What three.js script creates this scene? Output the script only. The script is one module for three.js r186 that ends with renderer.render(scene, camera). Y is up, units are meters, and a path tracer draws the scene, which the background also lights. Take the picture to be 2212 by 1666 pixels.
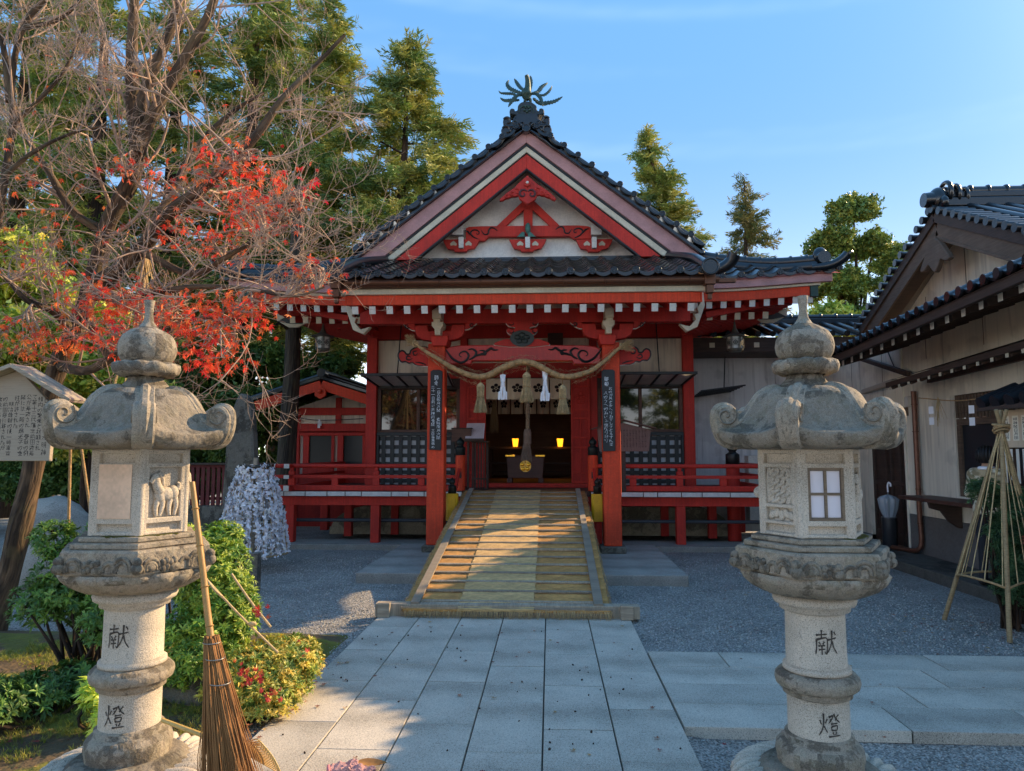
import * as THREE from 'three';
import { mergeGeometries, toCreasedNormals } from 'three/addons/utils/BufferGeometryUtils.js';
import { RoundedBoxGeometry } from 'three/addons/geometries/RoundedBoxGeometry.js';
import { MarchingCubes } from 'three/addons/objects/MarchingCubes.js';

// ---------------------------------------------------------------- camera, sky, sun, exposure
const scene = new THREE.Scene();
const FOCAL = 1550, PITCH = 5.27 * Math.PI / 180, YAW = 3.0 * Math.PI / 180, EYE = 1.6;   // focal length in units of a 2212 x 1666 picture
const camera = new THREE.PerspectiveCamera(2 * Math.atan(833 / FOCAL) * 180 / Math.PI, 1024 / 771, 0.05, 400);
camera.position.set(0, EYE, 0);
camera.rotation.order = 'YXZ';
camera.rotation.y = YAW; camera.rotation.x = PITCH;
const renderer = new THREE.WebGLRenderer({ antialias: true });
renderer.toneMapping = THREE.LinearToneMapping;
renderer.toneMappingExposure = 3.6;
renderer.shadowMap.enabled = true;

const SUN = new THREE.Vector3(0.735, 0.474, -0.485).normalize();
const sun = new THREE.DirectionalLight(0xffdba8, 2.3);
sun.target.position.set(0, 0, -6); sun.position.copy(SUN).multiplyScalar(40).add(sun.target.position);
sun.castShadow = true; sun.shadow.mapSize.set(4096, 4096);
Object.assign(sun.shadow.camera, { left: -22, right: 22, top: 22, bottom: -22, near: 1, far: 90 });
scene.add(sun, sun.target);

const mulberry = (a) => () => { a = (a + 0x6d2b79f5) | 0; let t = Math.imul(a ^ (a >>> 15), 1 | a); t = (t + Math.imul(t ^ (t >>> 7), 61 | t)) ^ t; return ((t ^ (t >>> 14)) >>> 0) / 4294967296; };
const rnd = mulberry(7);
const rr = (a, b, r = rnd) => a + (b - a) * r();
const clamp = (x, a = 0, b = 1) => Math.min(b, Math.max(a, x));
const smooth = (a, b, x) => { const t = clamp((x - a) / (b - a)); return t * t * (3 - 2 * t); };
const lerp = (a, b, t) => a + (b - a) * t;
// tileable value noise on the unit square
const lattices = new Map();
function vnoise(u, v, n, seed = 0, m = n) {
  const key = (seed * 4096 + n) * 4096 + m;
  let L = lattices.get(key);
  if (!L) { const r = mulberry(seed * 7919 + n * 31 + m); L = new Float32Array(n * m).map(() => r()); lattices.set(key, L); }
  const x = (u - Math.floor(u)) * n, y = (v - Math.floor(v)) * m, xi = Math.floor(x), yi = Math.floor(y);
  let fx = x - xi, fy = y - yi; fx = fx * fx * (3 - 2 * fx); fy = fy * fy * (3 - 2 * fy);
  const x0 = xi % n, x1 = (xi + 1) % n, y0 = (yi % m) * n, y1 = ((yi + 1) % m) * n;
  return lerp(lerp(L[x0 + y0], L[x1 + y0], fx), lerp(L[x0 + y1], L[x1 + y1], fx), fy);
}
function fbm(u, v, n, oct = 4, seed = 0, m = n) { let s = 0, a = 0.5, t = 0; for (let i = 0; i < oct; i++) { s += a * vnoise(u, v, n, seed + i, m); t += a; n *= 2; m *= 2; a *= 0.5; } return s / t; }

// the sky: clear winter air, paler towards the horizon and towards the sun, with thin cirrus streaks
{
  const W = 1024, H = 512, data = new Float32Array(W * H * 4), d = new THREE.Vector3();
  for (let j = 0; j < H; j++) for (let i = 0; i < W; i++) {
    const el = ((j + 0.5) / H - 0.5) * Math.PI, az = ((i + 0.5) / W - 0.5) * 2 * Math.PI;
    d.set(Math.cos(el) * Math.cos(az), Math.sin(el), Math.cos(el) * Math.sin(az));
    const h = Math.max(0, d.y), hor = Math.pow(1 - h, 8), cs = clamp(d.dot(SUN), -1, 1), ang = Math.acos(cs);
    const ray = 0.92 + 0.13 * cs * cs, glow = 3.2 * Math.exp(-ang / 0.09) + 0.035 * Math.exp(-ang / 0.5);
    let r = lerp(0.058, 0.95, hor) * ray, g = lerp(0.148, 0.95, hor) * ray, b = lerp(0.290, 0.92, hor) * ray;
    const uu = az / (2 * Math.PI) + 0.5, streak = fbm(uu * 1.0 + h * 0.9, h * 1.4 + uu * 0.6, 5, 5, 3, 22);
    const ci = smooth(0.56, 0.82, streak) * smooth(0.05, 0.35, h) * 0.045;
    r += glow * 0.62 + ci; g += glow * 0.60 + ci; b += glow * 0.50 + ci * 0.9;
    data.set([r, g, b, 1], (j * W + i) * 4);
  }
  const sky = new THREE.DataTexture(data, W, H, THREE.RGBAFormat, THREE.FloatType);
  sky.mapping = THREE.EquirectangularReflectionMapping; sky.magFilter = THREE.LinearFilter; sky.needsUpdate = true;
  scene.background = sky; scene.environment = sky;
}

// ---------------------------------------------------------------- photograph pixels (2212 x 1666) to points on a plane
const FW = new THREE.Vector3(0, 0, -1).applyEuler(camera.rotation), RT = new THREE.Vector3(1, 0, 0).applyEuler(camera.rotation), UP = new THREE.Vector3(0, 1, 0).applyEuler(camera.rotation);
const rayOf = (px, py) => FW.clone().addScaledVector(RT, (px - 1106) / FOCAL).addScaledVector(UP, -(py - 833) / FOCAL);
const onZ = (px, py, z) => { const d = rayOf(px, py); return d.multiplyScalar(z / d.z).add(camera.position); };
const onY = (px, py, y = 0) => { const d = rayOf(px, py); return d.multiplyScalar((y - EYE) / d.y).add(camera.position); };
const onX = (px, py, x) => { const d = rayOf(px, py); return d.multiplyScalar(x / d.x).add(camera.position); };

// ---------------------------------------------------------------- textures
function tex(w, h, fn, srgb = true) {
  const data = new Uint8Array(w * h * 4);
  for (let j = 0; j < h; j++) for (let i = 0; i < w; i++) {
    const c = fn((i + 0.5) / w, (j + 0.5) / h), o = (j * w + i) * 4;
    if (typeof c === 'number') { data[o] = data[o + 1] = data[o + 2] = clamp(c) * 255; } else { data[o] = clamp(c[0]) * 255; data[o + 1] = clamp(c[1]) * 255; data[o + 2] = clamp(c[2]) * 255; }
    data[o + 3] = 255;
  }
  const t = new THREE.DataTexture(data, w, h); t.magFilter = THREE.LinearFilter; t.minFilter = THREE.LinearMipmapLinearFilter; t.wrapS = t.wrapT = THREE.RepeatWrapping;
  if (srgb) t.colorSpace = THREE.SRGBColorSpace; t.needsUpdate = true;
  return t;
}
const rep = (t, sx, sy = sx) => { const c = t.clone(); c.repeat.set(1 / sx, 1 / sy); c.needsUpdate = true; return c; };   // uv is in metres: one tile spans sx by sy metres
const hash = mulberry(99), SPK = new Float32Array(512 * 512).map(() => hash());
const speck = (u, v, n) => SPK[((Math.floor(v * n) % 512) * 512 + Math.floor(u * n) % 512)];
const T = {
  granite: tex(512, 512, (u, v) => { const s = speck(u, v, 256), s2 = speck(v + 0.3, u, 128), f = fbm(u, v, 3, 6, 11); const k = 0.91 + 0.30 * (f - 0.5) + (s < 0.16 ? -0.20 : s > 0.86 ? 0.13 : 0.0) + (s2 < 0.05 ? -0.16 : 0); return [k, k * 0.99, k * 0.97]; }),
  paint: tex(512, 512, (u, v) => { const st = fbm(u, v, 90, 2, 111, 3), p = fbm(u, v, 4, 5, 113), c = smooth(0.70, 0.76, fbm(u, v, 30, 4, 117)); const k = 0.93 + 0.12 * (st - 0.5) + 0.22 * (p - 0.5) + 0.10 * (fbm(u, v, 80, 2, 22) - 0.5); return [k + c * 0.05, k * 0.98 + c * 0.16, k * 0.97 + c * 0.16]; }),
  mottle: tex(512, 512, (u, v) => { const k = 0.95 + 0.22 * (fbm(u, v, 5, 6, 21) - 0.5) + 0.10 * (fbm(u, v, 60, 2, 22) - 0.5); return [k, k, k]; }),
  weather: tex(1024, 1024, (u, v) => {                     // old granite: lichen, black algae in patches, pale scabs
    const a = fbm(u, v, 5, 6, 31), b = fbm(u, v, 9, 6, 35), s = speck(u, v, 256), f = fbm(u, v, 40, 4, 38);
    let r = 0.84 + 0.16 * (f - 0.5), g = r * 0.975, bl = r * 0.92;
    const dark = smooth(0.50, 0.63, a + 0.25 * (f - 0.5)), lich = smooth(0.56, 0.64, b + 0.3 * (f - 0.5)), pale = smooth(0.62, 0.66, fbm(u, v, 16, 4, 39));
    r = lerp(r, 0.42, dark * 0.62); g = lerp(g, 0.40, dark * 0.62); bl = lerp(bl, 0.37, dark * 0.62);
    r = lerp(r, 0.62, lich * 0.3); g = lerp(g, 0.61, lich * 0.3); bl = lerp(bl, 0.52, lich * 0.3);
    r = lerp(r, 0.86, pale * 0.5); g = lerp(g, 0.86, pale * 0.5); bl = lerp(bl, 0.81, pale * 0.5);
    const k = s < 0.2 ? -0.12 : s > 0.85 ? 0.09 : 0; return [r + k, g + k, bl + k];
  }),
  wood: tex(512, 512, (u, v) => { const w = fbm(u * 1 + 0.02 * fbm(u, v, 6, 2, 41), v, 3, 3, 42, 64), g = fbm(u, v, 2, 3, 44, 160), p = fbm(u, v, 4, 4, 45); const k = 0.90 + 0.22 * (w - 0.5) + 0.26 * (g - 0.5) + 0.25 * (p - 0.5); return [k, k * 0.985, k * 0.96]; }),
  straw: tex(512, 512, (u, v) => { const g = fbm(u, v, 14, 3, 51, 150), p = fbm(u, v, 5, 4, 53), s = speck(u, v, 200); const k = 0.86 + 0.5 * (g - 0.5) + 0.28 * (p - 0.5) + (s > 0.95 ? 0.12 : 0); return [k, k * 0.97, k * 0.9]; }),
  gravel: tex(1024, 1024, (u, v) => { const a = vnoise(u, v, 150, 61), b = vnoise(u, v, 260, 62), c = fbm(u, v, 5, 4, 63), s = speck(u, v, 256); const k = 0.78 + 0.34 * (a - 0.5) + 0.36 * (b - 0.5) + 0.22 * (c - 0.5) + (s > 0.93 ? 0.16 : s < 0.08 ? -0.18 : 0); return [k, k * 0.995, k * 0.985]; }),
  bark: tex(512, 512, (u, v) => { const g = fbm(u + 0.03 * fbm(u, v, 8, 2, 70), v, 22, 4, 71, 5), p = fbm(u, v, 6, 5, 72), m = smooth(0.55, 0.7, fbm(u, v, 7, 5, 75)); const k = 0.66 + 0.75 * (g - 0.5) + 0.4 * (p - 0.5); return [lerp(k, 0.72, m * 0.5), lerp(k * 0.95, 0.74, m * 0.5), lerp(k * 0.88, 0.62, m * 0.5)]; }),
  soil: tex(512, 512, (u, v) => { const a = fbm(u, v, 8, 6, 81), m = smooth(0.48, 0.62, fbm(u, v, 4, 6, 83)), s = speck(u, v, 256); const k = 0.8 + 0.5 * (a - 0.5) + (s > 0.94 ? 0.16 : 0); return [lerp(0.42, 0.50, m) * k, lerp(0.35, 0.50, m) * k, lerp(0.25, 0.18, m) * k]; }),
  plasterWorn: tex(512, 512, (u, v) => { const st = fbm(u, v, 70, 3, 121, 2), b = fbm(u, v, 4, 6, 123), m = smooth(0.56, 0.72, fbm(u, v, 9, 5, 127)), d = smooth(0.62, 0.80, fbm(u, v, 40, 3, 129, 3)); const k = 0.95 + 0.10 * (st - 0.5) + 0.14 * (b - 0.5) - 0.07 * m - 0.10 * d; return [k, k * 0.99, k * 0.965]; }),
  clothy: tex(256, 256, (u, v) => { const k = 0.92 + 0.05 * (vnoise(u, v, 128, 91, 8) - 0.5) + 0.05 * (vnoise(u, v, 8, 92, 128) - 0.5) + 0.1 * (fbm(u, v, 3, 4, 93) - 0.5); return [k, k, k * 0.985]; }),
};
const B = {
  fine: tex(512, 512, (u, v) => fbm(u, v, 60, 3, 101), false),
  coarse: tex(512, 512, (u, v) => fbm(u, v, 12, 6, 103), false),
  wood: tex(512, 512, (u, v) => fbm(u, v, 2, 3, 44, 160), false),
  straw: tex(512, 512, (u, v) => fbm(u, v, 14, 3, 51, 150), false),
  gravel: tex(1024, 1024, (u, v) => 0.5 * vnoise(u, v, 150, 61) + 0.5 * vnoise(u, v, 260, 62), false),
  bark: tex(512, 512, (u, v) => fbm(u + 0.03 * fbm(u, v, 8, 2, 70), v, 22, 4, 71, 5), false),
};
const std = (color, o = {}) => {
  const { map, size = 1, bump, bsize = size, bumpScale = 0.002, ...rest } = o, [sx, sy] = Array.isArray(size) ? size : [size, size], [bx, by] = Array.isArray(bsize) ? bsize : [bsize, bsize];
  const physical = rest.clearcoat || rest.transmission || rest.sheen;
  return new (physical ? THREE.MeshPhysicalMaterial : THREE.MeshStandardMaterial)({ color, roughness: 0.8, ...(map ? { map: rep(map, sx, sy) } : {}), ...(bump ? { bumpMap: rep(bump, bx, by), bumpScale } : {}), side: THREE.DoubleSide, ...rest });
};
const M = {
  red: std('#cf3424', { map: T.paint, size: 1.3, bump: B.wood, bsize: 0.8, bumpScale: 0.0012, roughness: 0.7 }),
  redDeep: std('#c22e22', { map: T.paint, size: 1.1, bump: B.wood, bsize: 0.8, bumpScale: 0.0012, roughness: 0.7 }),
  redFaded: std('#c08f8b', { map: T.mottle, size: 0.9, bump: B.wood, bsize: 0.7, roughness: 0.65 }),
  redBright: std('#e4481f', { map: T.paint, size: 1.4, bump: B.wood, bsize: 0.8, roughness: 0.7 }),
  white: std('#ece7db', { map: T.mottle, size: 1.2, roughness: 0.7 }),
  whiteWorn: std('#e3dfd8', { map: T.mottle, size: 0.35, bump: B.fine, bumpScale: 0.002, roughness: 0.8 }),
  cream: std('#d8cdb2', { map: T.mottle, size: 1.3, roughness: 0.7 }),
  plaster: std('#eae1cf', { map: T.plasterWorn, size: 2.3, bump: B.fine, bumpScale: 0.0008, roughness: 0.9 }),
  officeWall: std('#efe8d8', { map: T.plasterWorn, size: 2.7, bump: B.fine, bumpScale: 0.0008, roughness: 0.9 }),
  tile: std('#14171b', { map: T.mottle, size: 0.23, bump: B.coarse, bsize: 0.35, bumpScale: 0.0012, roughness: 0.3, clearcoat: 0.5, clearcoatRoughness: 0.16 }),
  tileB: std('#1d2024', { map: T.mottle, size: 0.31, bump: B.coarse, bsize: 0.3, bumpScale: 0.0012, roughness: 0.36, clearcoat: 0.45, clearcoatRoughness: 0.22 }),
  tileC: std('#101316', { map: T.mottle, size: 0.19, bump: B.coarse, bsize: 0.3, bumpScale: 0.0012, roughness: 0.26, clearcoat: 0.55, clearcoatRoughness: 0.14 }),
  black: std('#17191a', { map: T.mottle, size: 0.5, roughness: 0.45 }),
  lattice: std('#20282a', { map: T.mottle, size: 0.5, roughness: 0.5 }),
  darkWood: std('#4c3a31', { map: T.wood, size: [0.5, 0.9], bump: B.wood, bsize: [0.5, 0.9], roughness: 0.7 }),
  brownWood: std('#6a4a3c', { map: T.wood, size: [0.5, 0.9], bump: B.wood, bsize: [0.5, 0.9], roughness: 0.65 }),
  greyWood: std('#b0a390', { map: T.wood, size: [0.45, 0.8], bump: B.wood, bsize: [0.45, 0.8], bumpScale: 0.003, roughness: 0.85 }),
  paleWood: std('#c8b79b', { map: T.wood, size: [0.6, 1.0], bump: B.wood, bsize: [0.6, 1.0], roughness: 0.8 }),
  copper: std('#6b4632', { map: T.mottle, size: 0.4, roughness: 0.42, metalness: 0.55 }),
  bronze: std('#3a5048', { map: T.mottle, size: 0.25, bump: B.coarse, bsize: 0.2, roughness: 0.55, metalness: 0.35 }),
  bronzeGreen: std('#4d7a6c', { map: T.mottle, size: 0.2, roughness: 0.6, metalness: 0.25 }),
  gold: std('#d8a53a', { roughness: 0.25, metalness: 0.95 }),
  rope: std('#dcb98c', { map: T.straw, size: [0.12, 0.12], bump: B.straw, bsize: [0.12, 0.12], bumpScale: 0.004, roughness: 0.95 }),
  strawPale: std('#e8cfa4', { map: T.straw, size: 0.15, roughness: 0.95 }),
  mat: std('#f4cf98', { map: T.straw, size: [0.5, 0.35], bump: B.straw, bsize: [0.5, 0.35], bumpScale: 0.004, roughness: 1 }),
  matOld: std('#e4ae6c', { map: T.straw, size: [0.45, 0.33], bump: B.straw, bsize: [0.45, 0.33], bumpScale: 0.004, roughness: 1 }),
  paper: std('#f0eff0', { roughness: 0.85 }),
  lantern: std('#b9afa2', { map: T.weather, size: 0.62, bump: B.coarse, bsize: 0.22, bumpScale: 0.006, roughness: 0.92 }),
  lanternClean: std('#d8ccba', { map: T.granite, size: 0.5, bump: B.fine, bsize: 0.25, bumpScale: 0.002, roughness: 0.9 }),
  lanternDark: std('#a39a8e', { map: T.weather, size: 0.45, bump: B.coarse, bsize: 0.2, bumpScale: 0.006, roughness: 0.93 }),
  inkStone: std('#574e46', { map: T.granite, size: 0.4, roughness: 0.95 }),
  stone: std('#b0aca4', { map: T.granite, size: 0.8, bump: B.fine, bsize: 0.5, roughness: 0.9 }),
  darkStone: std('#8d8983', { map: T.weather, size: 0.9, bump: B.coarse, bsize: 0.5, bumpScale: 0.01, roughness: 0.95 }),
  gravel: std('#bdb9b2', { map: T.gravel, size: 1.9, bump: B.gravel, bsize: 1.9, bumpScale: 0.018, roughness: 0.95 }),
  soil: std('#ffffff', { map: T.soil, size: 1.4, bump: B.coarse, bsize: 0.5, bumpScale: 0.02, roughness: 1 }),
  bark: std('#8a7662', { map: T.bark, size: [0.5, 0.9], bump: B.bark, bsize: [0.5, 0.9], bumpScale: 0.02, roughness: 0.95 }),
  twig: std('#b89c86', { map: T.mottle, size: 0.3, roughness: 0.9 }),
  darkBark: std('#5d4a3c', { map: T.bark, size: [0.6, 1.2], bump: B.bark, bsize: [0.6, 1.2], bumpScale: 0.02, roughness: 0.95 }),
  bamboo: std('#b98a4a', { map: T.mottle, size: 0.3, roughness: 0.5 }),
  bambooDry: std('#a8906a', { map: T.wood, size: 0.4, roughness: 0.7 }),
  twigBroom: std('#a06e3c', { map: T.mottle, size: 0.2, roughness: 0.85 }),
  glassDark: std('#0d1011', { roughness: 0.04, metalness: 0.0, clearcoat: 1, clearcoatRoughness: 0.02 }),
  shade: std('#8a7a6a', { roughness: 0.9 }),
  moss: std('#6d6a1e', { map: T.mottle, size: 0.1, bump: B.fine, bsize: 0.1, bumpScale: 0.01, roughness: 1 }),
};

// ---------------------------------------------------------------- building blocks
const V3 = (x, y, z) => new THREE.Vector3(x, y, z);
function flatUV(g) {                                        // uv in metres along the face's own plane
  if (g.index) g = g.toNonIndexed();
  const p = g.attributes.position, uv = new Float32Array(p.count * 2), a = V3(), b = V3(), c = V3(), n = V3();
  for (let i = 0; i < p.count; i += 3) {
    a.fromBufferAttribute(p, i); b.fromBufferAttribute(p, i + 1); c.fromBufferAttribute(p, i + 2);
    n.crossVectors(b.clone().sub(a), c.clone().sub(a)); const x = Math.abs(n.x), y = Math.abs(n.y), z = Math.abs(n.z);
    [a, b, c].forEach((q, k) => { const o = (i + k) * 2; if (y >= x && y >= z) { uv[o] = q.x; uv[o + 1] = q.z; } else if (x >= z) { uv[o] = q.z; uv[o + 1] = q.y; } else { uv[o] = q.x; uv[o + 1] = q.y; } });
  }
  g.setAttribute('uv', new THREE.BufferAttribute(uv, 2));
  for (const k of Object.keys(g.attributes)) if (!['position', 'normal', 'uv', 'color'].includes(k)) g.deleteAttribute(k);
  return g;
}
function swapUV(g) { const u = g.attributes.uv; for (let i = 0; i < u.count; i++) u.setXY(i, u.getY(i), u.getX(i)); return g; }   // turn the grain by a quarter
const taken = {};
const numbered = (n) => { const k = taken[n] = (taken[n] ?? -1) + 1; return k ? n + '_' + String(k).padStart(3, '0') : n; };
const at0 = new WeakMap();                                   // where a thing's own origin lies; shapes are written in world metres
const originOf = (o) => at0.get(o) ?? V3();
function shadowOn(o) { o.castShadow = o.receiveShadow = true; return o; }
function thing(name, label, category, [x, y, z] = [0, 0, 0], group) {
  const o = new THREE.Group(); o.name = numbered(name); o.position.set(x, y, z); o.userData = { label, category }; if (group) o.userData.group = group;
  at0.set(o, V3(x, y, z)); scene.add(o); return o;
}
function obj(name, geos, m, parent = scene, uvKeep = false) {
  let list = (Array.isArray(geos) ? geos : [geos]).filter(Boolean).map((g) => uvKeep ? (g.index ? g.toNonIndexed() : g) : flatUV(g));
  let g = list.length > 1 ? mergeGeometries(list) : list[0];
  const o0 = originOf(parent);
  if (o0.lengthSq()) { g = g.clone(); g.translate(-o0.x, -o0.y, -o0.z); }
  const o = shadowOn(new THREE.Mesh(g, m)); o.name = parent === scene ? numbered(name) : name; at0.set(o, o0); parent.add(o); return o;
}
function put(name, g, m, parent, x, y, z, turn) {            // a mesh that shares its geometry with its look-alikes
  const o0 = originOf(parent), o = shadowOn(new THREE.Mesh(g, m)); o.name = parent === scene ? numbered(name) : name;
  o.position.set(x - o0.x, y - o0.y, z - o0.z); if (turn) o.rotation.set(...turn); at0.set(o, V3(x, y, z)); parent.add(o); return o;
}
const tag = (o, label, category, group) => { Object.assign(o.userData, { label, category }); if (group) o.userData.group = group; return o; };
const kind = (o, k, label, category) => { o.userData.kind = k; if (label) o.userData.label = label; if (category) o.userData.category = category; return o; };
function box(x0, x1, y0, y1, z0, z1, r = 0.006) {
  const w = Math.abs(x1 - x0), h = Math.abs(y1 - y0), d = Math.abs(z1 - z0); r = Math.min(r, w / 3, h / 3, d / 3);
  const g = r > 0.0005 ? new RoundedBoxGeometry(w, h, d, 1, r) : new THREE.BoxGeometry(w, h, d);
  return g.translate((x0 + x1) / 2, (y0 + y1) / 2, (z0 + z1) / 2);
}
function bar(a, b, w, h = w, r = 0.004, up = V3(0, 1, 0)) {  // a squared timber from a to b
  const d = b.clone().sub(a), len = d.length(), z = d.normalize(), x = V3().crossVectors(up, z).normalize(), y = V3().crossVectors(z, x), g = box(-w / 2, w / 2, -h / 2, h / 2, -len / 2, len / 2, r);
  const uvg = flatUV(g); return uvg.applyMatrix4(new THREE.Matrix4().makeBasis(x, y, z).setPosition(a.clone().add(b).multiplyScalar(0.5)));
}
const rod = (a, b, r0, r1 = r0, n = 8) => { const d = b.clone().sub(a), g = new THREE.CylinderGeometry(r1, r0, d.length(), n, 1); g.applyQuaternion(new THREE.Quaternion().setFromUnitVectors(V3(0, 1, 0), d.normalize())); return g.translate((a.x + b.x) / 2, (a.y + b.y) / 2, (a.z + b.z) / 2); };
const tube = (pts, r, seg = pts.length * 4, n = 6) => new THREE.TubeGeometry(new THREE.CatmullRomCurve3(pts), seg, r, n);
function taper(pts, radius, seg = pts.length * 4, n = 7, closedEnds = true) {   // tube whose radius is radius(t)
  const curve = new THREE.CatmullRomCurve3(pts), fr = curve.computeFrenetFrames(seg), pos = [], uv = [], idx = []; let run = 0, prev = null;
  for (let i = 0; i <= seg; i++) {
    const p = curve.getPointAt(i / seg), r = radius(i / seg); if (prev) run += p.distanceTo(prev); prev = p;
    for (let k = 0; k <= n; k++) { const a = k / n * 2 * Math.PI, c = Math.cos(a), s = Math.sin(a), N = fr.normals[i], Bn = fr.binormals[i]; pos.push(p.x + r * (c * N.x + s * Bn.x), p.y + r * (c * N.y + s * Bn.y), p.z + r * (c * N.z + s * Bn.z)); uv.push(k / n * 2 * Math.PI * r, run); }
  }
  for (let i = 0; i < seg; i++) for (let k = 0; k < n; k++) { const a = i * (n + 1) + k, b = a + n + 1; idx.push(a, b, a + 1, b, b + 1, a + 1); }
  const g = new THREE.BufferGeometry(); g.setAttribute('position', new THREE.Float32BufferAttribute(pos, 3)); g.setAttribute('uv', new THREE.Float32BufferAttribute(uv, 2)); g.setIndex(idx); g.computeVertexNormals(); return g.toNonIndexed();
}
function extrude(pts, depth, bevel = 0.006, holes = [], curve = 1) {   // pts: [x, y] metres
  const s = pts.isShape ? pts : new THREE.Shape(pts.map((p) => new THREE.Vector2(...p)));
  for (const h of holes) s.holes.push(new THREE.Path(h.map((p) => new THREE.Vector2(...p))));
  return new THREE.ExtrudeGeometry(s, { depth: Math.max(0.001, depth - 2 * bevel), bevelEnabled: bevel > 0, bevelSize: bevel, bevelOffset: -bevel, bevelThickness: bevel, bevelSegments: 1, curveSegments: 6, steps: 1 }).translate(0, 0, bevel);
}
const px2 = (pts, z) => pts.map(([x, y]) => { const p = onZ(x, y, z); return [p.x, p.y]; });
const traced = (pts, z, depth, bevel) => extrude(px2(pts, z), depth, bevel).translate(0, 0, z - depth);   // outline seen in the photograph, standing on the plane z
const mirrorX = (g, xc) => { g = g.clone(); if (g.index) g = g.toNonIndexed(); g.translate(-xc, 0, 0); g.scale(-1, 1, 1); g.translate(xc, 0, 0); const p = g.attributes; for (const k of Object.keys(p)) { const a = p[k], n = a.itemSize; for (let i = 0; i < a.count; i += 3) for (let c = 0; c < n; c++) { const t = a.array[(i + 1) * n + c]; a.array[(i + 1) * n + c] = a.array[(i + 2) * n + c]; a.array[(i + 2) * n + c] = t; } } g.computeVertexNormals(); return g; };
const smoothPts = (pts, n = 6, closed = true) => { const c = new THREE.CatmullRomCurve3(pts.map(([x, y]) => V3(x, y, 0)), closed); return c.getPoints(pts.length * n).map((p) => [p.x, p.y]).slice(0, closed ? -1 : undefined); };
const lathe = (pts, n = 32) => new THREE.LatheGeometry(pts.map(([r, y]) => new THREE.Vector2(r, y)), n);
const creased = (g, a = 0.6) => toCreasedNormals(g.index ? g.toNonIndexed() : g, a);
// ---------------------------------------------------------------- ground, paving
{
  const N = 150, g = new THREE.PlaneGeometry(2, 2, N, N).rotateX(-Math.PI / 2), p = g.attributes.position;
  const warp = (t) => Math.sign(t) * (14 * Math.abs(t) + 126 * Math.pow(Math.abs(t), 5));
  for (let i = 0; i < p.count; i++) {
    const x = warp(p.getX(i)), z = warp(p.getZ(i)) - 7; let y = -0.035 + 0.02 * (fbm(x / 6 + 9, z / 6 + 9, 6, 3, 201) - 0.5);
    if (x > 0.7 && z > -4.45) y -= 0.055 * smooth(0.6, 0.9, x) * smooth(-4.5, -4.3, z);
    p.setXYZ(i, x, y, z);
  }
  g.computeVertexNormals();
  kind(obj('ground', g, M.gravel), 'structure', 'grey gravel ground of the shrine precinct', 'ground');
  // loose pebbles on it where the gravel is near
  const pg = new THREE.DodecahedronGeometry(1, 0).scale(1, 0.6, 0.8), im = new THREE.InstancedMesh(pg, std('#b2aea6', { roughness: 0.95 }), 26000), m = new THREE.Matrix4(), q = new THREE.Quaternion(), e = new THREE.Euler(), c = new THREE.Color(), r = mulberry(5);
  let n = 0;
  while (n < 26000) {
    const z = -2.6 - 8.6 * Math.pow(r(), 1.5), x = rr(-4.6, 5.2, r);
    if ((x > -1.72 && x < 0.8) || (x > 0.75 && z < -4.36 && z > -6.04) || (x < -1.6 && z > -5.9) || (x > 4.3 && z < -6)) continue;
    const s = rr(0.004, 0.011, r); e.set(r() * 6, r() * 6, r() * 6); q.setFromEuler(e);
    let y = -0.032; if (x > 0.7 && z > -4.45) y = -0.088;
    m.compose(V3(x, y + 0.01 * (fbm(x / 6 + 9, z / 6 + 9, 6, 3, 201) - 0.5), z), q, V3(s, s, s)); im.setMatrixAt(n, m); const k = rr(0.45, 1.25, r); im.setColorAt(n, c.setRGB(k, k * rr(0.96, 1.02, r), k * rr(0.92, 1.04, r))); n++;
  }
  im.name = 'gravel'; shadowOn(im); kind(im, 'stuff', 'loose grey pebbles strewn over the precinct ground', 'gravel'); scene.add(im);
}
const slabMats = ['#d2c9ba', '#d8cfc0', '#c8c0b2', '#d5ccbd'].map((c) => std(c, { map: T.granite, size: 0.75, bump: B.fine, bsize: 0.4, bumpScale: 0.0012, roughness: 0.82 }));
function slabMesh(parent, x0, x1, z0, z1, top, i) {
  const w = x1 - x0, d = z1 - z0, g = flatUV(new RoundedBoxGeometry(w - 0.009, 0.07, d - 0.007, 1, 0.004)); const u = g.attributes.uv, a = rnd() * 9, b = rnd() * 9; for (let k = 0; k < u.count; k++) u.setXY(k, u.getX(k) + a, u.getY(k) + b);
  put('slab', g, slabMats[i % 4], parent, (x0 + x1) / 2, top - 0.035 + rr(-0.0015, 0.0015), (z0 + z1) / 2);
}
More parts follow.
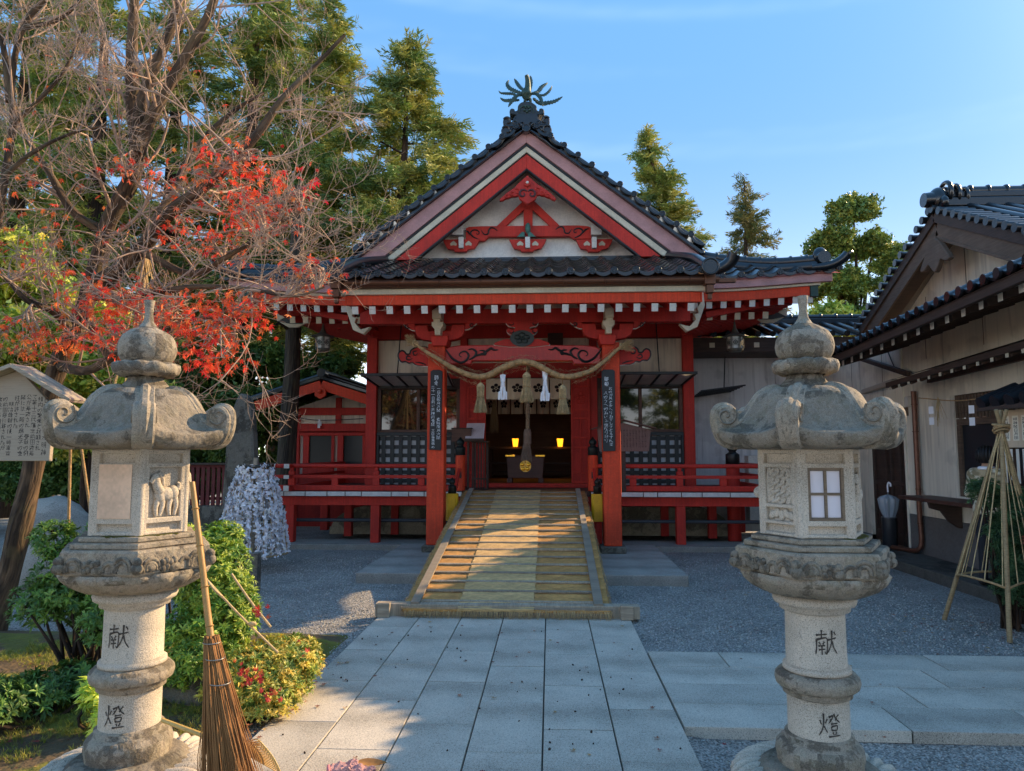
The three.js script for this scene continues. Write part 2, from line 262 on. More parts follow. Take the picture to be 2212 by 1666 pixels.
{
  const path = obj('path', box(-1.675, 0.765, -0.09, -0.018, -7.6, -1.2, 0), std('#6e695f', { map: T.gravel, size: 0.9, roughness: 1 })); kind(path, 'structure', 'straight path of pale granite slabs leading to the ramp', 'path');
  let i = 0; const W = 2.45 / 6;
  for (let c = 0; c < 6; c++) for (let k = -3; k < 8; k++) {
    let z1 = -6.70 + (c % 2 ? 0.385 : 0) + (c === 4 ? 0.05 : 0) + (c === 5 ? 0.09 : 0) + k * 0.775, z0 = z1 - 0.775; z0 = Math.max(z0, -7.6); z1 = Math.min(z1, -1.2); if (z1 - z0 > 0.05) slabMesh(path, -1.68 + c * W, -1.68 + (c + 1) * W, z0, z1, 0, i = i * 5 + 3 + c);
  }
  const side = obj('side_path', box(0.785, 9.0, -0.14, -0.018, -5.99, -4.41, 0), std('#5d594f', { map: T.gravel, size: 0.9, roughness: 1 })); kind(side, 'structure', 'branch path of granite slabs running off towards the shrine office', 'path');
  for (let k = 0; k < 4; k++) { let x = 0.775; const off = [0.56, 1.15, 0.80, 1.30][k]; for (let n = 0; x < 8.9; n++) { const x1 = Math.min(9, n ? x + 0.79 + (n % 3 - 1) * 0.012 : 0.775 + off); slabMesh(side, x, x1, -6.0 + k * 0.4, -5.6 + k * 0.4, 0, n * 3 + k * 5); x = x1; } }
  // mossy planting bed beside the path
  const g = new THREE.PlaneGeometry(5.2, 6.2, 52, 62).rotateX(-Math.PI / 2).translate(-4.28, 0, -3.6), p = g.attributes.position;
  for (let k = 0; k < p.count; k++) { const x = p.getX(k), z = p.getZ(k), e = Math.min(smooth(-1.68, -2.1, x), smooth(-6.7, -6.1, z)); p.setY(k, -0.055 + e * (0.08 + 0.10 * (fbm(x / 5 + 3, z / 5 + 8, 8, 4, 211) - 0.35))); }
  g.computeVertexNormals(); kind(obj('planting_bed', g, M.soil), 'structure', 'low mossy earth bed beside the granite path', 'planting bed');
}
// stone platform in front of the hall and the long kerb
const platform = tag(obj('stone_platform', [box(-2.42, 1.68, -0.08, 0.10, -12.0, -9.0, 0.012)], M.stone), 'flat grey stone platform under the foot of the red hall', 'platform');
const kerb = tag(obj('stone_kerb', [box(-6.2, 5.6, -0.08, 0.06, -12.75, -12.003, 0.012)], M.stone), 'long stone kerb running below the red veranda', 'kerb');

// the boarded ramp with straw mats
{
  const A = V3(-0.43, 0.085, -7.12), Bt = V3(-0.45, 0.945, -12.22), d = Bt.clone().sub(A), len = d.length(), ang = Math.atan2(Bt.y - A.y, -(Bt.z - A.z));
  const ramp = thing('ramp', 'sloping wooden ramp covered with straw mats leading up to the red hall', 'ramp', [A.x, 0, A.z]);
  const on = (g) => g.rotateX(ang).translate(A.x, A.y, A.z);                        // local: x across, z = -run along the slope, y out of it
  obj('deck', on(box(-1.0, 1.0, -0.09, -0.035, -len, 0, 0.004)), M.darkWood, ramp);
  for (const s of [-1, 1]) obj('stringer', on(box(s * 0.93 - 0.04, s * 0.93 + 0.04, -0.26, -0.092, -len, -0.35, 0.004)), M.darkWood, ramp);
  const step = len / 18.5, r = mulberry(17);
  const strip = (x0, x1, y, z0, z1, m, name) => {                                    // a woven mat with an uneven nap
    const g = new THREE.BoxGeometry(x1 - x0, 0.022, z1 - z0, Math.ceil((x1 - x0) / 0.025), 1, Math.ceil((z1 - z0) / 0.04)).translate((x0 + x1) / 2, y, (z0 + z1) / 2), p = g.attributes.position;
    for (let i = 0; i < p.count; i++) { const h = fbm(p.getX(i) / 2.1 + 5, p.getZ(i) / 5.3 + 5, 20, 3, 231, 60); if (p.getY(i) > y) p.setY(i, p.getY(i) + 0.014 * (h - 0.4)); const ed = Math.abs(Math.abs(p.getX(i) - (x0 + x1) / 2) - (x1 - x0) / 2) < 0.001; if (ed) p.setX(i, p.getX(i) + 0.016 * (r() - 0.5)); }
    g.computeVertexNormals(); return obj(name, on(g), m, ramp);
  };
  strip(-1.01, -0.40, -0.012, -len, 0.05, M.matOld, 'straw_mat'); strip(0.20, 1.01, -0.013, -len, 0.045, M.matOld, 'straw_mat'); strip(-0.47, 0.27, -0.001, -len, 0.055, M.mat, 'straw_mat');
  const slatG = [M.greyWood, std('#9a8d7c', { map: T.wood, size: [0.8, 0.3], bump: B.wood, bsize: [0.8, 0.3], roughness: 0.85 }), std('#b89e80', { map: T.wood, size: [0.9, 0.3], bump: B.wood, bsize: [0.9, 0.3], roughness: 0.85 })];
  for (let k = 0; k < 18; k++) { const z = -0.14 - k * step * 1.02, w = k === 6 || k === 11 ? 0.062 : rr(0.034, 0.044, r), g = box(-0.90, 0.90, 0.004, 0.022, z - w / 2, z + w / 2, 0.003).rotateY(rr(-0.006, 0.006, r)); obj('slat', on(swapUV(flatUV(g))), slatG[k === 6 || k === 11 ? 2 : k % 2], ramp, true); }
  for (const s of [-1, 1]) { const z2 = -len * 0.52; obj('edge_board', on(box(s * 0.895 - 0.045, s * 0.895 + 0.045, 0.024, 0.046, z2, -0.02, 0.003)), slatG[1], ramp); obj('edge_board', on(box(s * 0.895 - 0.04, s * 0.895 + 0.04, 0.024, 0.044, -len, z2 - 0.004, 0.003)), slatG[0], ramp); }
  obj('foot_beam', [swapUV(flatUV(box(-1.72, 0.86, -0.01, 0.115, -7.26, -7.125, 0.008)))], M.greyWood, ramp, true);
  for (const x of [-1.62, 0.73]) obj('end_block', box(x - 0.06, x + 0.06, 0.0, 0.135, -7.118, -7.05, 0.006), M.greyWood, ramp);
  for (const [a, b, m] of [[-1.46, -0.85, 2], [-0.845, 0.62, 1]]) obj('front_board', swapUV(flatUV(box(a, b, 0.025, 0.095, -7.118, -7.09, 0.003))), slatG[m], ramp, true);
  // straw ends hanging over the sides and the foot
  const st = [], sr = mulberry(23);
  for (let i = 0; i < 1500; i++) { const t = sr(), s = sr() < 0.5 ? -1 : 1, z = -len * t, x = s * rr(0.98, 1.03, sr), L = rr(0.02, 0.07, sr); st.push(rod(V3(x, -0.0, z), V3(x + s * rr(-0.005, 0.03, sr), -L, z + rr(-0.02, 0.02, sr)), 0.0022, 0.0012, 3)); }
  for (let i = 0; i < 420; i++) { const x = rr(-1.0, 1.02, sr), L = rr(0.05, 0.11, sr); st.push(rod(V3(x, -0.005, 0.045), V3(x + rr(-0.03, 0.03, sr), -0.075, rr(0.04, 0.13, sr)), 0.002, 0.001, 3)); }
  kind(obj('straw_fringe', on(mergeGeometries(st.map((g) => flatUV(g)))), M.strawPale, ramp), 'stuff');
}
// ---------------------------------------------------------------- the red hall
const XC = -0.40, HX = (x) => XC + x;
const K2 = (x, y) => [1030.1 + x * 0.14646, 325.3 + y * 0.14646], K3 = (x, y) => [921.66 + x * 0.2278, 677.69 + y * 0.2278], K4 = (x, y) => [1002.98 + x * 0.13481, 135.54 + y * 0.13481];
const k2 = (l) => l.map((p) => K2(...p)), k3 = (l) => l.map((p) => K3(...p)), k4 = (l) => l.map((p) => K4(...p));
const ink = (pts, z, r, seg = 6) => taper(pts.map(([x, y]) => onZ(x, y, z)), (t) => r * (0.35 + 0.65 * Math.sin(Math.PI * clamp(t * 0.9 + 0.1))), pts.length * 4, seg);
const both = (g) => [g, mirrorX(g, XC)];
const hall = thing('shrine_hall', 'vermilion wooden shrine hall with black tiled gable roof', 'shrine hall', [XC, 0, -13.6]);
{
  const H = hall, MR = M.red, MD = M.redDeep;
  // --- porch pillars on stone shoes
  for (const s of [-1, 1]) {
    const x = HX(1.335 * s);
    const p = obj('pillar', box(x - 0.133, x + 0.133, 0.2, 3.26, -11.133, -10.867, 0.02), M.redBright, H);
    obj('pillar_base', [box(x - 0.19, x + 0.19, 0.098, 0.2, -11.19, -10.81, 0.02)], M.darkStone, p);
  }
  // --- rainbow beam between the pillars, cloud-shaped nosings, carved black scrolls
  const zb = -10.93, beam = obj('rainbow_beam', traced(k3([[172, 335], [230, 312], [310, 300], [600, 296], [1200, 296], [1520, 300], [1600, 312], [1648, 335], [1648, 478], [1395, 480], [1382, 447], [430, 447], [417, 480], [172, 478]]), zb, 0.16, 0.012), std('#c43328', { map: T.paint, size: 1.1, roughness: 0.45 }), H);
  const vine = [[[172, 330], [215, 390], [250, 430], [330, 465], [385, 432], [397, 392], [368, 360], [325, 368], [308, 395], [330, 412]], [[405, 437], [455, 405], [470, 365], [430, 335], [392, 345]], [[455, 405], [520, 385], [560, 385], [545, 355], [500, 350]], [[520, 385], [580, 350], [610, 330], [640, 345], [680, 342]]];
  for (const l of vine) for (const g of both(ink(k3(l), zb + 0.004, 0.021))) obj('carved_scroll', g, M.black, beam);
  const cloud = [[1790, 340], [1850, 302], [1915, 296], [1968, 312], [2002, 338], [2012, 366], [2045, 366], [2062, 344], [2085, 334], [2110, 345], [2124, 372], [2118, 412], [2092, 442], [2050, 440], [2020, 456], [1985, 450], [1960, 470], [1930, 480], [1880, 482], [1790, 480]];
  for (const f of [0, 1]) {
    const m = (g) => f ? mirrorX(g, XC) : g, c = smoothPts(k3(cloud), 3), mid = [1900, 400];
    const n = obj('cloud_nosing', m(traced(c, -10.95, 0.10, 0.006)), M.redDeep, H), big = c.map(([x, y]) => [x + (x > K3(1800, 0)[0] ? 1.6 : 0), y + 1.8]);
    obj('white_edge', m(traced(big, -10.965, 0.09, 0.004)), M.white, n);
    obj('outline', [m(ink(k3(cloud.slice(0, -1)), -10.948, 0.014)), m(ink(k3([[1940, 340], [1975, 345], [1972, 375], [1945, 378], [1935, 358]]), -10.948, 0.013)), m(ink(k3([[2000, 400], [2030, 385], [2045, 410], [2020, 425], [1985, 410]]), -10.948, 0.012)), m(ink(k3([[1850, 475], [1900, 455], [1960, 445]]), -10.948, 0.012))], M.black, n);
    // capital block, boat-shaped bracket arm with scroll tips, cream bracket head
    const cb = obj('capital', m(traced(k3([[1632, 195], [1800, 195], [1800, 232], [1782, 292], [1650, 292], [1632, 232]]), -10.80, 0.40, 0.008)), MR, H);
    const arm = obj('bracket_arm', m(traced(k3([[1472, 93], [1600, 93], [1610, 150], [1825, 150], [1835, 93], [1960, 93], [1955, 160], [1935, 200], [1890, 228], [1800, 243], [1640, 243], [1545, 228], [1495, 200], [1478, 160]]), -10.90, 0.18, 0.008)), MD, H);
    for (const e of [[[1352, 72], [1470, 72], [1478, 140], [1440, 135], [1400, 112]], [[2075, 72], [1962, 72], [1955, 140], [1990, 135], [2030, 112]]]) { const t = obj('scroll_tip', m(traced(k3(e), -10.93, 0.10, 0.006)), MD, arm); obj('white_edge', m(traced(k3(e).map(([x, y]) => [x, y + 1.6]), -10.945, 0.07, 0.003)), M.white, t); const cx = (e[0][0] * 1.2 + e[1][0] * 0.8) / 2; obj('carved_scroll', m(ink(k3([[cx - 25, 112], [cx + 10, 118], [cx + 26, 100], [cx + 8, 86], [cx - 6, 96], [cx + 4, 104]]), -10.926, 0.011)), M.black, t); }
    obj('bracket_head', m(traced(k3([[1700, 30], [1768, 30], [1768, 62], [1785, 62], [1785, 100], [1757, 130], [1755, 186], [1702, 186], [1698, 130], [1672, 100], [1672, 62], [1700, 62]]), -10.70, 0.30, 0.006)), M.cream, H);
    obj('bracket_head', m(traced(k3([[1690, -60], [1776, -60], [1776, 28], [1690, 28]]), -10.62, 0.40, 0.006)), M.cream, H);
  }
  // frog-leg strut with plum crest
  const frog = smoothPts(k3([[750, 78], [860, 72], [905, 72], [960, 72], [1058, 78], [1035, 115], [975, 130], [985, 150], [1045, 140], [1050, 165], [1015, 195], [985, 200], [1010, 240], [1060, 240], [1110, 255], [1165, 280], [1165, 296], [640, 296], [640, 280], [700, 255], [750, 240], [800, 240], [828, 200], [790, 195], [760, 168], [765, 140], [825, 150], [838, 130], [780, 118]]), 3);
  const fg = obj('frog_leg_strut', traced(frog, -10.90, 0.12, 0.006), MD, H);
  obj('white_edge', traced(frog.map(([x, y]) => [x + (x - 1128) * 0.012, y + 1.2]), -10.92, 0.10, 0.003), M.white, fg);
  const crest = onZ(...K3(905, 235), -10.89), pc = []; const disc = new THREE.CylinderGeometry(0.165, 0.165, 0.03, 24).rotateX(Math.PI / 2).scale(1.12, 0.76, 1).translate(crest.x, crest.y, -10.89); pc.push(disc);
  for (let k = 0; k < 5; k++) { const a = Math.PI / 2 + k * 2 * Math.PI / 5; pc.push(new THREE.SphereGeometry(0.045, 10, 8).scale(1.1, 0.85, 0.5).translate(crest.x + 0.075 * Math.cos(a), crest.y + 0.055 * Math.sin(a), -10.872)); } pc.push(new THREE.SphereGeometry(0.02, 8, 6).translate(crest.x, crest.y, -10.868));
  obj('plum_crest', pc, std('#2c3733', { map: T.mottle, size: 0.2, roughness: 0.5 }), fg);
  for (const l of [[[780, 170], [800, 185], [825, 172], [820, 155]], [[775, 95], [800, 110], [825, 98], [815, 85]]]) for (const g of both(ink(k3(l), -10.896, 0.010))) obj('carved_scroll', g, M.black, fg);
  // --- long eave beam and tie beams back to the hall
  obj('eave_beam', box(HX(-2.55), HX(2.55), 3.58, 3.80, -11.09, -10.91, 0.01), M.redDeep, H);
  for (const s of [-1, 1]) { obj('tie_beam', box(HX(1.335 * s) - 0.07, HX(1.335 * s) + 0.07, 3.02, 3.24, -13.45, -11.14, 0.01), MD, H);
    obj('beam_nose', s > 0 ? traced([[1468, 700], [1490, 705], [1503, 690], [1500, 680], [1509, 676], [1506, 664], [1513, 655], [1510, 632], [1519, 628], [1523, 660], [1507, 706], [1484, 716]], -10.90, 0.12, 0.006) : mirrorX(traced([[1468, 700], [1490, 705], [1503, 690], [1500, 680], [1509, 676], [1506, 664], [1513, 655], [1510, 632], [1519, 628], [1523, 660], [1507, 706], [1484, 716]], -10.90, 0.12, 0.006), XC), M.cream, H); }
  // --- porch eaves: rafters with white ends, red and cream fascias, board, gutter
  const raf = flatUV(box(-0.045, 0.045, -0.055, 0.055, -1.35, 0, 0.004)), cap = flatUV(box(-0.046, 0.046, -0.056, 0.056, 0.001, 0.009, 0.001));
  const pitch = 0.30;
  for (let k = 0; k < 20; k++) { const x = HX(-2.40 + k * 4.8 / 19), r = put('rafter', raf, MD, H, x, 3.635, -10.10, [pitch, 0, 0]); put('white_end', cap, M.white, r, x, 3.635, -10.10); }
  obj('soffit', extrude([[-2.5, 0], [2.5, 0], [2.5, 3.8], [-2.5, 3.8]], 0.03, 0).rotateX(-Math.PI / 2 + 0.30).translate(XC, 3.70, -10.13), MD, H);
  const fas = obj('fascia', box(HX(-2.52), HX(2.52), 3.70, 3.84, -10.12, -10.05, 0.006), M.redBright, H);
  for (const s of [-1, 1]) obj('fascia_return', bar(V3(HX(2.53 * s), 3.77, -10.08), V3(HX(2.75 * s), 4.06, -11.3), 0.05, 0.14), M.redBright, fas);
  obj('cream_fascia', box(HX(-2.58), HX(2.58), 3.843, 3.92, -10.10, -10.0, 0.006), M.cream, H);
  obj('eave_board', box(HX(-2.62), HX(2.62), 3.923, 4.05, -10.06, -9.96, 0.006), std('#7a5d4c', { map: T.wood, size: [1.2, 0.4], bump: B.wood, bsize: [1.2, 0.4], roughness: 0.75 }), H);
  // gutter: half pipe, hooks, hopper
  const gut = obj('gutter', [creased(new THREE.CylinderGeometry(0.055, 0.055, 5.25, 12, 1, true, Math.PI / 2, Math.PI).rotateX(Math.PI).rotateZ(Math.PI / 2).translate(XC + 0.12, 3.985, -9.90))], M.copper, H);
  for (let k = 0; k < 9; k++) obj('gutter_hook', [tube([V3(HX(-2.3 + k * 0.58), 4.02, -9.95), V3(HX(-2.3 + k * 0.58), 3.99, -9.835), V3(HX(-2.3 + k * 0.58), 3.93, -9.85), V3(HX(-2.3 + k * 0.58), 3.90, -9.87)], 0.007, 8, 5)], M.copper, gut);
  for (const s of [-1, 1]) obj('rain_hopper', [box(HX(2.62 * s) - 0.075, HX(2.62 * s) + 0.075, 3.90, 4.05, -9.98, -9.83, 0.01), box(HX(2.62 * s) - 0.05, HX(2.62 * s) + 0.05, 3.78, 3.90, -9.96, -9.85, 0.012), box(HX(2.62 * s) - 0.03, HX(2.62 * s) + 0.03, 3.70, 3.78, -9.94, -9.88, 0.008)], M.copper, gut);
  obj('gutter_end', box(HX(2.70), HX(2.98), 3.93, 3.99, -9.95, -9.87, 0.006), M.copper, gut);

  // --- roof: one front slope (porch and wings share it), tiles set one by one
  const SL = 0.349, yRoof = (z) => 4.10 + (-9.85 - z) * SL, ang = Math.atan(SL), lift = (x) => 0.10 * Math.pow(smooth(2.6, 5.0, Math.abs(x)), 1.5), yTile = (x, z) => Math.abs(x) > 2.75 ? 4.34 + (-11.2 - z) * 0.47 + lift(x) : yRoof(z);
  const hipX = (z) => 2.98 + (z + 12.4) / 1.2 * 1.85;                                   // outline of the wings
  {
    const g = [extrude([[-2.66, 0], [2.66, 0], [2.66, 2.72], [-2.66, 2.72]], 0.05, 0).rotateX(-Math.PI / 2 + ang).translate(XC, 4.02, -9.98)];
    const sh = obj('roof_boarding', g, M.brownWood, H);
    // wings: soffit and boarding follow the lift of the corners
    for (const s of [-1, 1]) { const w = new THREE.PlaneGeometry(1, 1, 14, 6), p = w.attributes.position; for (let i = 0; i < p.count; i++) { const a = p.getX(i) + 0.5, b = p.getY(i) + 0.5, z = -11.22 - 1.6 * b, xe = 2.55 + a * 2.4 * (1 - 0.45 * b); p.setXYZ(i, HX(s * xe), 4.27 + (-11.2 - z) * 0.47 + lift(xe), z); } w.computeVertexNormals(); obj('wing_boarding', w, M.redDeep, H); }
  }
  const W = 0.3, Lx = 0.30, prof = (t) => { t = clamp(t); return t < 0.66 ? -0.030 * Math.sin(Math.PI * t / 0.66) : 0.042 * Math.sin(Math.PI * (t - 0.66) / 0.34); };
  function tileGeo() {
    const n = 12, pos = [], idx = []; const P = (t, z, dy) => pos.push((t - 0.5) * W * 1.06, prof(t) + dy, z);
    for (let i = 0; i <= n; i++) { const t = i / n * 1.06 - 0.03; P(t, 0, 0.010); P(t, -Lx, -0.012); P(t, 0, -0.014); }
    for (let i = 0; i < n; i++) { const a = i * 3, b = a + 3; idx.push(a, b, a + 1, b, b + 1, a + 1, a + 2, b + 2, a, b + 2, b, a); }
    const g = new THREE.BufferGeometry(); g.setAttribute('position', new THREE.Float32BufferAttribute(pos, 3)); g.setIndex(idx); return flatUV(creased(g, 0.7));
  }
  const tg = tileGeo(), mats = [M.tile, M.tileB, M.tileC, M.tile], tr = mulberry(31);
  let made = 0;
  const roof = obj('roof', [box(HX(-2.2), HX(2.2), 4.93, 4.985, -12.52, -12.40, 0.01), box(HX(-2.2), HX(2.2), 4.99, 5.04, -12.55, -12.44, 0.012)], M.tileB, H);   // the flashing course under the gable; the tiles are its parts
  for (let r = 0; r < 11; r++) for (let c = -17; c <= 17; c++) {
    const z = -9.82 - r * 0.235, x = c * W; const main = z < -11.2, lim = main ? hipX(z - 0.1) : 2.62;
    if (Math.abs(x) > lim + 0.06) continue;
    put('tile', tg, mats[Math.floor(tr() * 4)], roof, HX(x), yTile(x, z) + rr(-0.004, 0.004, tr), z, [(Math.abs(x) > 2.75 ? 0.44 : ang) + rr(-0.012, 0.012, tr), 0, lift(x) > 0.01 ? Math.sign(x) * 0.12 * smooth(3, 5, Math.abs(x)) : rr(-0.01, 0.01, tr)]); made++;
  }
  // round eave ends with a raised plum crest, and their hanging lips
  const ed = []; { ed.push(new THREE.CylinderGeometry(0.052, 0.052, 0.03, 16).rotateX(Math.PI / 2)); ed.push(new THREE.TorusGeometry(0.046, 0.007, 6, 18).translate(0, 0, 0.015)); for (let k = 0; k < 5; k++) { const a = Math.PI / 2 + k * 1.2566; ed.push(new THREE.SphereGeometry(0.013, 6, 5).translate(0.024 * Math.cos(a), 0.024 * Math.sin(a), 0.013)); } }
  const eg = mergeGeometries(ed.map((g) => flatUV(g))), lip = (() => { const s = []; for (let i = 0; i <= 12; i++) s.push([(i / 12 - 0.5) * W, prof(i / 12) + 0.012]); const t = []; for (let i = 12; i >= 0; i--) t.push([(i / 12 - 0.5) * W, prof(i / 12) - 0.030 - 0.010 * Math.sin(Math.PI * i / 12)]); return flatUV(extrude([...s, ...t], 0.022, 0.003)); })();
  for (let c = -17; c <= 17; c++) { const x = c * W, wing = Math.abs(x) > 2.65, z = wing ? -11.20 : -9.80; if (Math.abs(x) > (wing ? 4.80 : 2.65)) continue; const y = yTile(x, z), e = put('eave_tile', lip, M.tileB, roof, HX(x), y, z, [0, 0, wing ? Math.sign(x) * 0.10 * smooth(3, 5, Math.abs(x)) : 0]); put('crest_disc', eg, M.tileC, e, HX(x) + 0.099, y + 0.006, z + 0.028); }
  // porch verge ends: a thick roll up each side with a big disc, ending in an upturned tube
  for (const s of [-1, 1]) {
    const pts = [V3(HX(2.60 * s), yRoof(-9.80) + 0.03, -9.76), V3(HX(2.64 * s), yRoof(-10.4) + 0.06, -10.4), V3(HX(2.66 * s), yRoof(-11.2) + 0.07, -11.2), V3(HX(2.45 * s), yRoof(-12.0) + 0.08, -12.1)];
    const v = obj('verge_roll', [taper(pts, () => 0.075, 16, 10)], M.tileB, roof);
    obj('verge_disc', [new THREE.CylinderGeometry(0.125, 0.125, 0.06, 24).rotateX(Math.PI / 2).translate(HX(2.60 * s), 4.12, -9.74), new THREE.TorusGeometry(0.108, 0.016, 8, 24).translate(HX(2.60 * s), 4.12, -9.71)], M.tileC, v);
    obj('upturned_tile', [taper([V3(HX(2.62 * s), 4.14, -10.0), V3(HX(2.80 * s), 4.17, -10.05), V3(HX(2.95 * s), 4.26, -10.02), V3(HX(3.0 * s), 4.36, -9.98)], (t) => 0.07 + 0.02 * t, 12, 10), new THREE.CylinderGeometry(0.095, 0.095, 0.03, 16).rotateZ(0.9 * s).translate(HX(3.01 * s), 4.37, -9.98)], M.tile, v);
    // hip ridge of the wing: stacked flat tiles, a roll, round lumps, and an upturned corner tile
    const hp = [V3(HX(2.7 * s), 5.04, -12.35), V3(HX(3.3 * s), 4.84, -12.1), V3(HX(4.05 * s), 4.64, -11.65), V3(HX(4.62 * s), 4.58, -11.28)];
    const hip = obj('hip_ridge', [taper(hp.map((p) => p.clone().add(V3(0, 0.02, 0))), () => 0.085, 20, 10), taper(hp.map((p) => p.clone().add(V3(0, -0.09, 0.02))), () => 0.10, 20, 8)], M.tileB, roof), hc = new THREE.CatmullRomCurve3(hp);
    for (let k = 0; k < 9; k++) { const p = hc.getPointAt(0.06 + k * 0.108); obj('ridge_collar', new THREE.SphereGeometry(0.098, 12, 8).scale(0.45, 1, 1).translate(p.x, p.y + 0.025, p.z), M.tile, hip); }
    obj('ridge_end_tile', [new THREE.SphereGeometry(0.13, 16, 10).scale(0.9, 1.1, 0.6).translate(HX(4.65 * s), 4.65, -11.25), new THREE.CylinderGeometry(0.10, 0.12, 0.08, 16).rotateX(Math.PI / 2).translate(HX(4.67 * s), 4.61, -11.17)], M.tileC, hip);
    obj('corner_tile', [taper([V3(HX(4.5 * s), 4.46, -11.2), V3(HX(4.74 * s), 4.47, -11.12), V3(HX(4.90 * s), 4.54, -11.06), V3(HX(4.98 * s), 4.62, -11.03)], (t) => 0.06 + 0.012 * t, 12, 10), new THREE.CylinderGeometry(0.074, 0.074, 0.03, 14).rotateZ(0.5 * s).translate(HX(4.99 * s), 4.63, -11.03)], M.tile, hip);
  }
  // --- wing eaves: curved fascias, two rows of rafters, brackets
  for (const s of [-1, 1]) {
    const strip = (x0, x1, y0, y1, z, th, m, name, up = 1) => { const n = 16, sh = []; for (let i = 0; i <= n; i++) { const x = lerp(x0, x1, i / n); sh.push([x, y0 + up * lift(x)]); } for (let i = n; i >= 0; i--) { const x = lerp(x0, x1, i / n); sh.push([x, y1 + up * lift(x)]); } let g = extrude(sh, th, 0.004).translate(0, 0, z - th); if (s < 0) g = mirrorX(g, 0); return obj(name, g.translate(XC, 0, 0), m, H); };
    strip(2.60, 4.82, 4.155, 4.33, -11.24, 0.08, M.redFaded, 'wing_board'); strip(2.60, 4.66, 4.115, 4.152, -11.30, 0.08, M.cream, 'wing_cream_fascia', 1); strip(2.60, 4.50, 3.97, 4.112, -11.34, 0.06, M.redBright, 'wing_fascia', 1);
    for (let k = 0; k < 9; k++) { const x = 2.72 + k * 0.225, y = 3.925 + 0.9 * lift(x), r = put('rafter', raf, MD, H, HX(s * x), y, -11.40, [0.22, 0, 0]); put('white_end', cap, M.white, r, HX(s * x), y, -11.40); }
    for (let k = 0; k < 6; k++) { const x = 2.80 + k * 0.225, y = 3.80 + 0.4 * lift(x), r = put('rafter', raf, MD, H, HX(s * x), y, -11.75, [0.20, 0, 0]); put('white_end', cap, M.cream, r, HX(s * x), y, -11.75); }
    // soffit of close-set rafters under the side eave, sloping back to the wall
    for (let k = 0; k < 16; k++) { const z = -11.7 - k * 0.20; obj('soffit_rafter', bar(V3(HX(s * 2.95), 3.82, z), V3(HX(s * (4.48 - 0.01 * k)), 4.10, z), 0.085, 0.10), MD, H); }
    obj('soffit_board', [extrude([[2.9, 3.90], [4.66, 4.19], [4.66, 4.23], [2.9, 3.94]], 3.6, 0).translate(0, 0, -15.3)].map((g) => (s < 0 ? mirrorX(g, 0) : g).translate(XC, 0, 0)), MD, H);
    obj('hip_rafter', bar(V3(HX(s * 2.9), 3.84, -13.5), V3(HX(s * 4.52), 4.15, -11.50), 0.10, 0.12), M.red, H);
    obj('hip_rafter_cap', box(HX(s * 4.57) - 0.06, HX(s * 4.57) + 0.06, 4.03, 4.24, -11.44, -11.33, 0.006), M.bronze, H);
    const ws = (l, z, d) => { const g = traced(l, z, d, 0.005); return s > 0 ? g : mirrorX(g, XC); };
    const wb = obj('wing_bracket', ws([[1560, 705], [1540, 690], [1528, 668], [1500, 660], [1500, 640], [1640, 640], [1700, 655], [1690, 668], [1650, 672], [1620, 668], [1560, 668]], -12.9, 0.12), MD, H); obj('carved_scroll', [ws([[1636, 672], [1650, 660], [1662, 668], [1656, 680], [1646, 676], [1640, 690], [1668, 690], [1700, 684]], -12.88, 0.02)], M.black, wb); obj('white_edge', ws([[1636, 690], [1690, 670], [1702, 664], [1700, 682], [1672, 698], [1650, 698]], -12.885, 0.05), M.cream, wb);
  }
  // --- gable: stepped barge boards, trim, plaster wall, truss
  const AP = (y, x, yb) => [[0, y], [x, yb]];
  const rake = (yo, xo, yi, xi, z, th, m, name, base = 4.94) => { for (const s of [-1, 1]) { const g = extrude(s > 0 ? [[0.0005, yo], [xo, base], [xi, base], [0.0005, yi]] : [[-0.0005, yi], [-xi, base], [-xo, base], [-0.0005, yo]], th, 0.004).translate(XC + 0.02, 0, z - th); obj(name, g, m, H); } };
  rake(7.21, 2.94, 6.99, 2.55, -12.10, 0.10, M.redFaded, 'barge_board'); rake(6.985, 2.545, 6.94, 2.49, -12.13, 0.06, M.black, 'barge_trim'); rake(6.935, 2.485, 6.83, 2.33, -12.14, 0.08, M.cream, 'barge_strip'); rake(6.825, 2.325, 6.81, 2.30, -12.16, 0.06, M.black, 'barge_trim'); rake(6.805, 2.295, 6.55, 1.97, -12.17, 0.10, M.red, 'inner_barge_board'); rake(6.545, 1.965, 6.515, 1.92, -12.16, 0.12, M.black, 'barge_trim');
  rake(7.30, 3.03, 7.215, 2.945, -12.02, 0.12, M.tileC, 'verge_bed');
  obj('gable_wall', extrude([[-2.3, 4.9], [2.3, 4.9], [0, 6.75]], 0.05, 0).translate(XC, 0, -12.75), M.white, H);
  const zt = -12.55;
  for (const [l, n, d] of [[[[292, 1115], [430, 1112], [692, 870], [692, 850], [820, 850], [820, 870], [1075, 1108], [1222, 1106], [840, 735], [690, 735]], 'truss_strut', 0.06], [[[690, 850], [822, 850], [822, 1112], [690, 1112]], 'king_post', 0.08]]) obj(n, traced(k2(l), zt - 0.02, d, 0.004), MR, H);
  const tie = obj('tie_beam', traced(k2([[-165, 1150], [-120, 1125], [60, 1115], [1500, 1102], [1640, 1115], [1690, 1140], [1690, 1300], [1440, 1305], [1370, 1262], [170, 1272], [110, 1330], [-165, 1330]]), zt, 0.10, 0.006), MR, H);
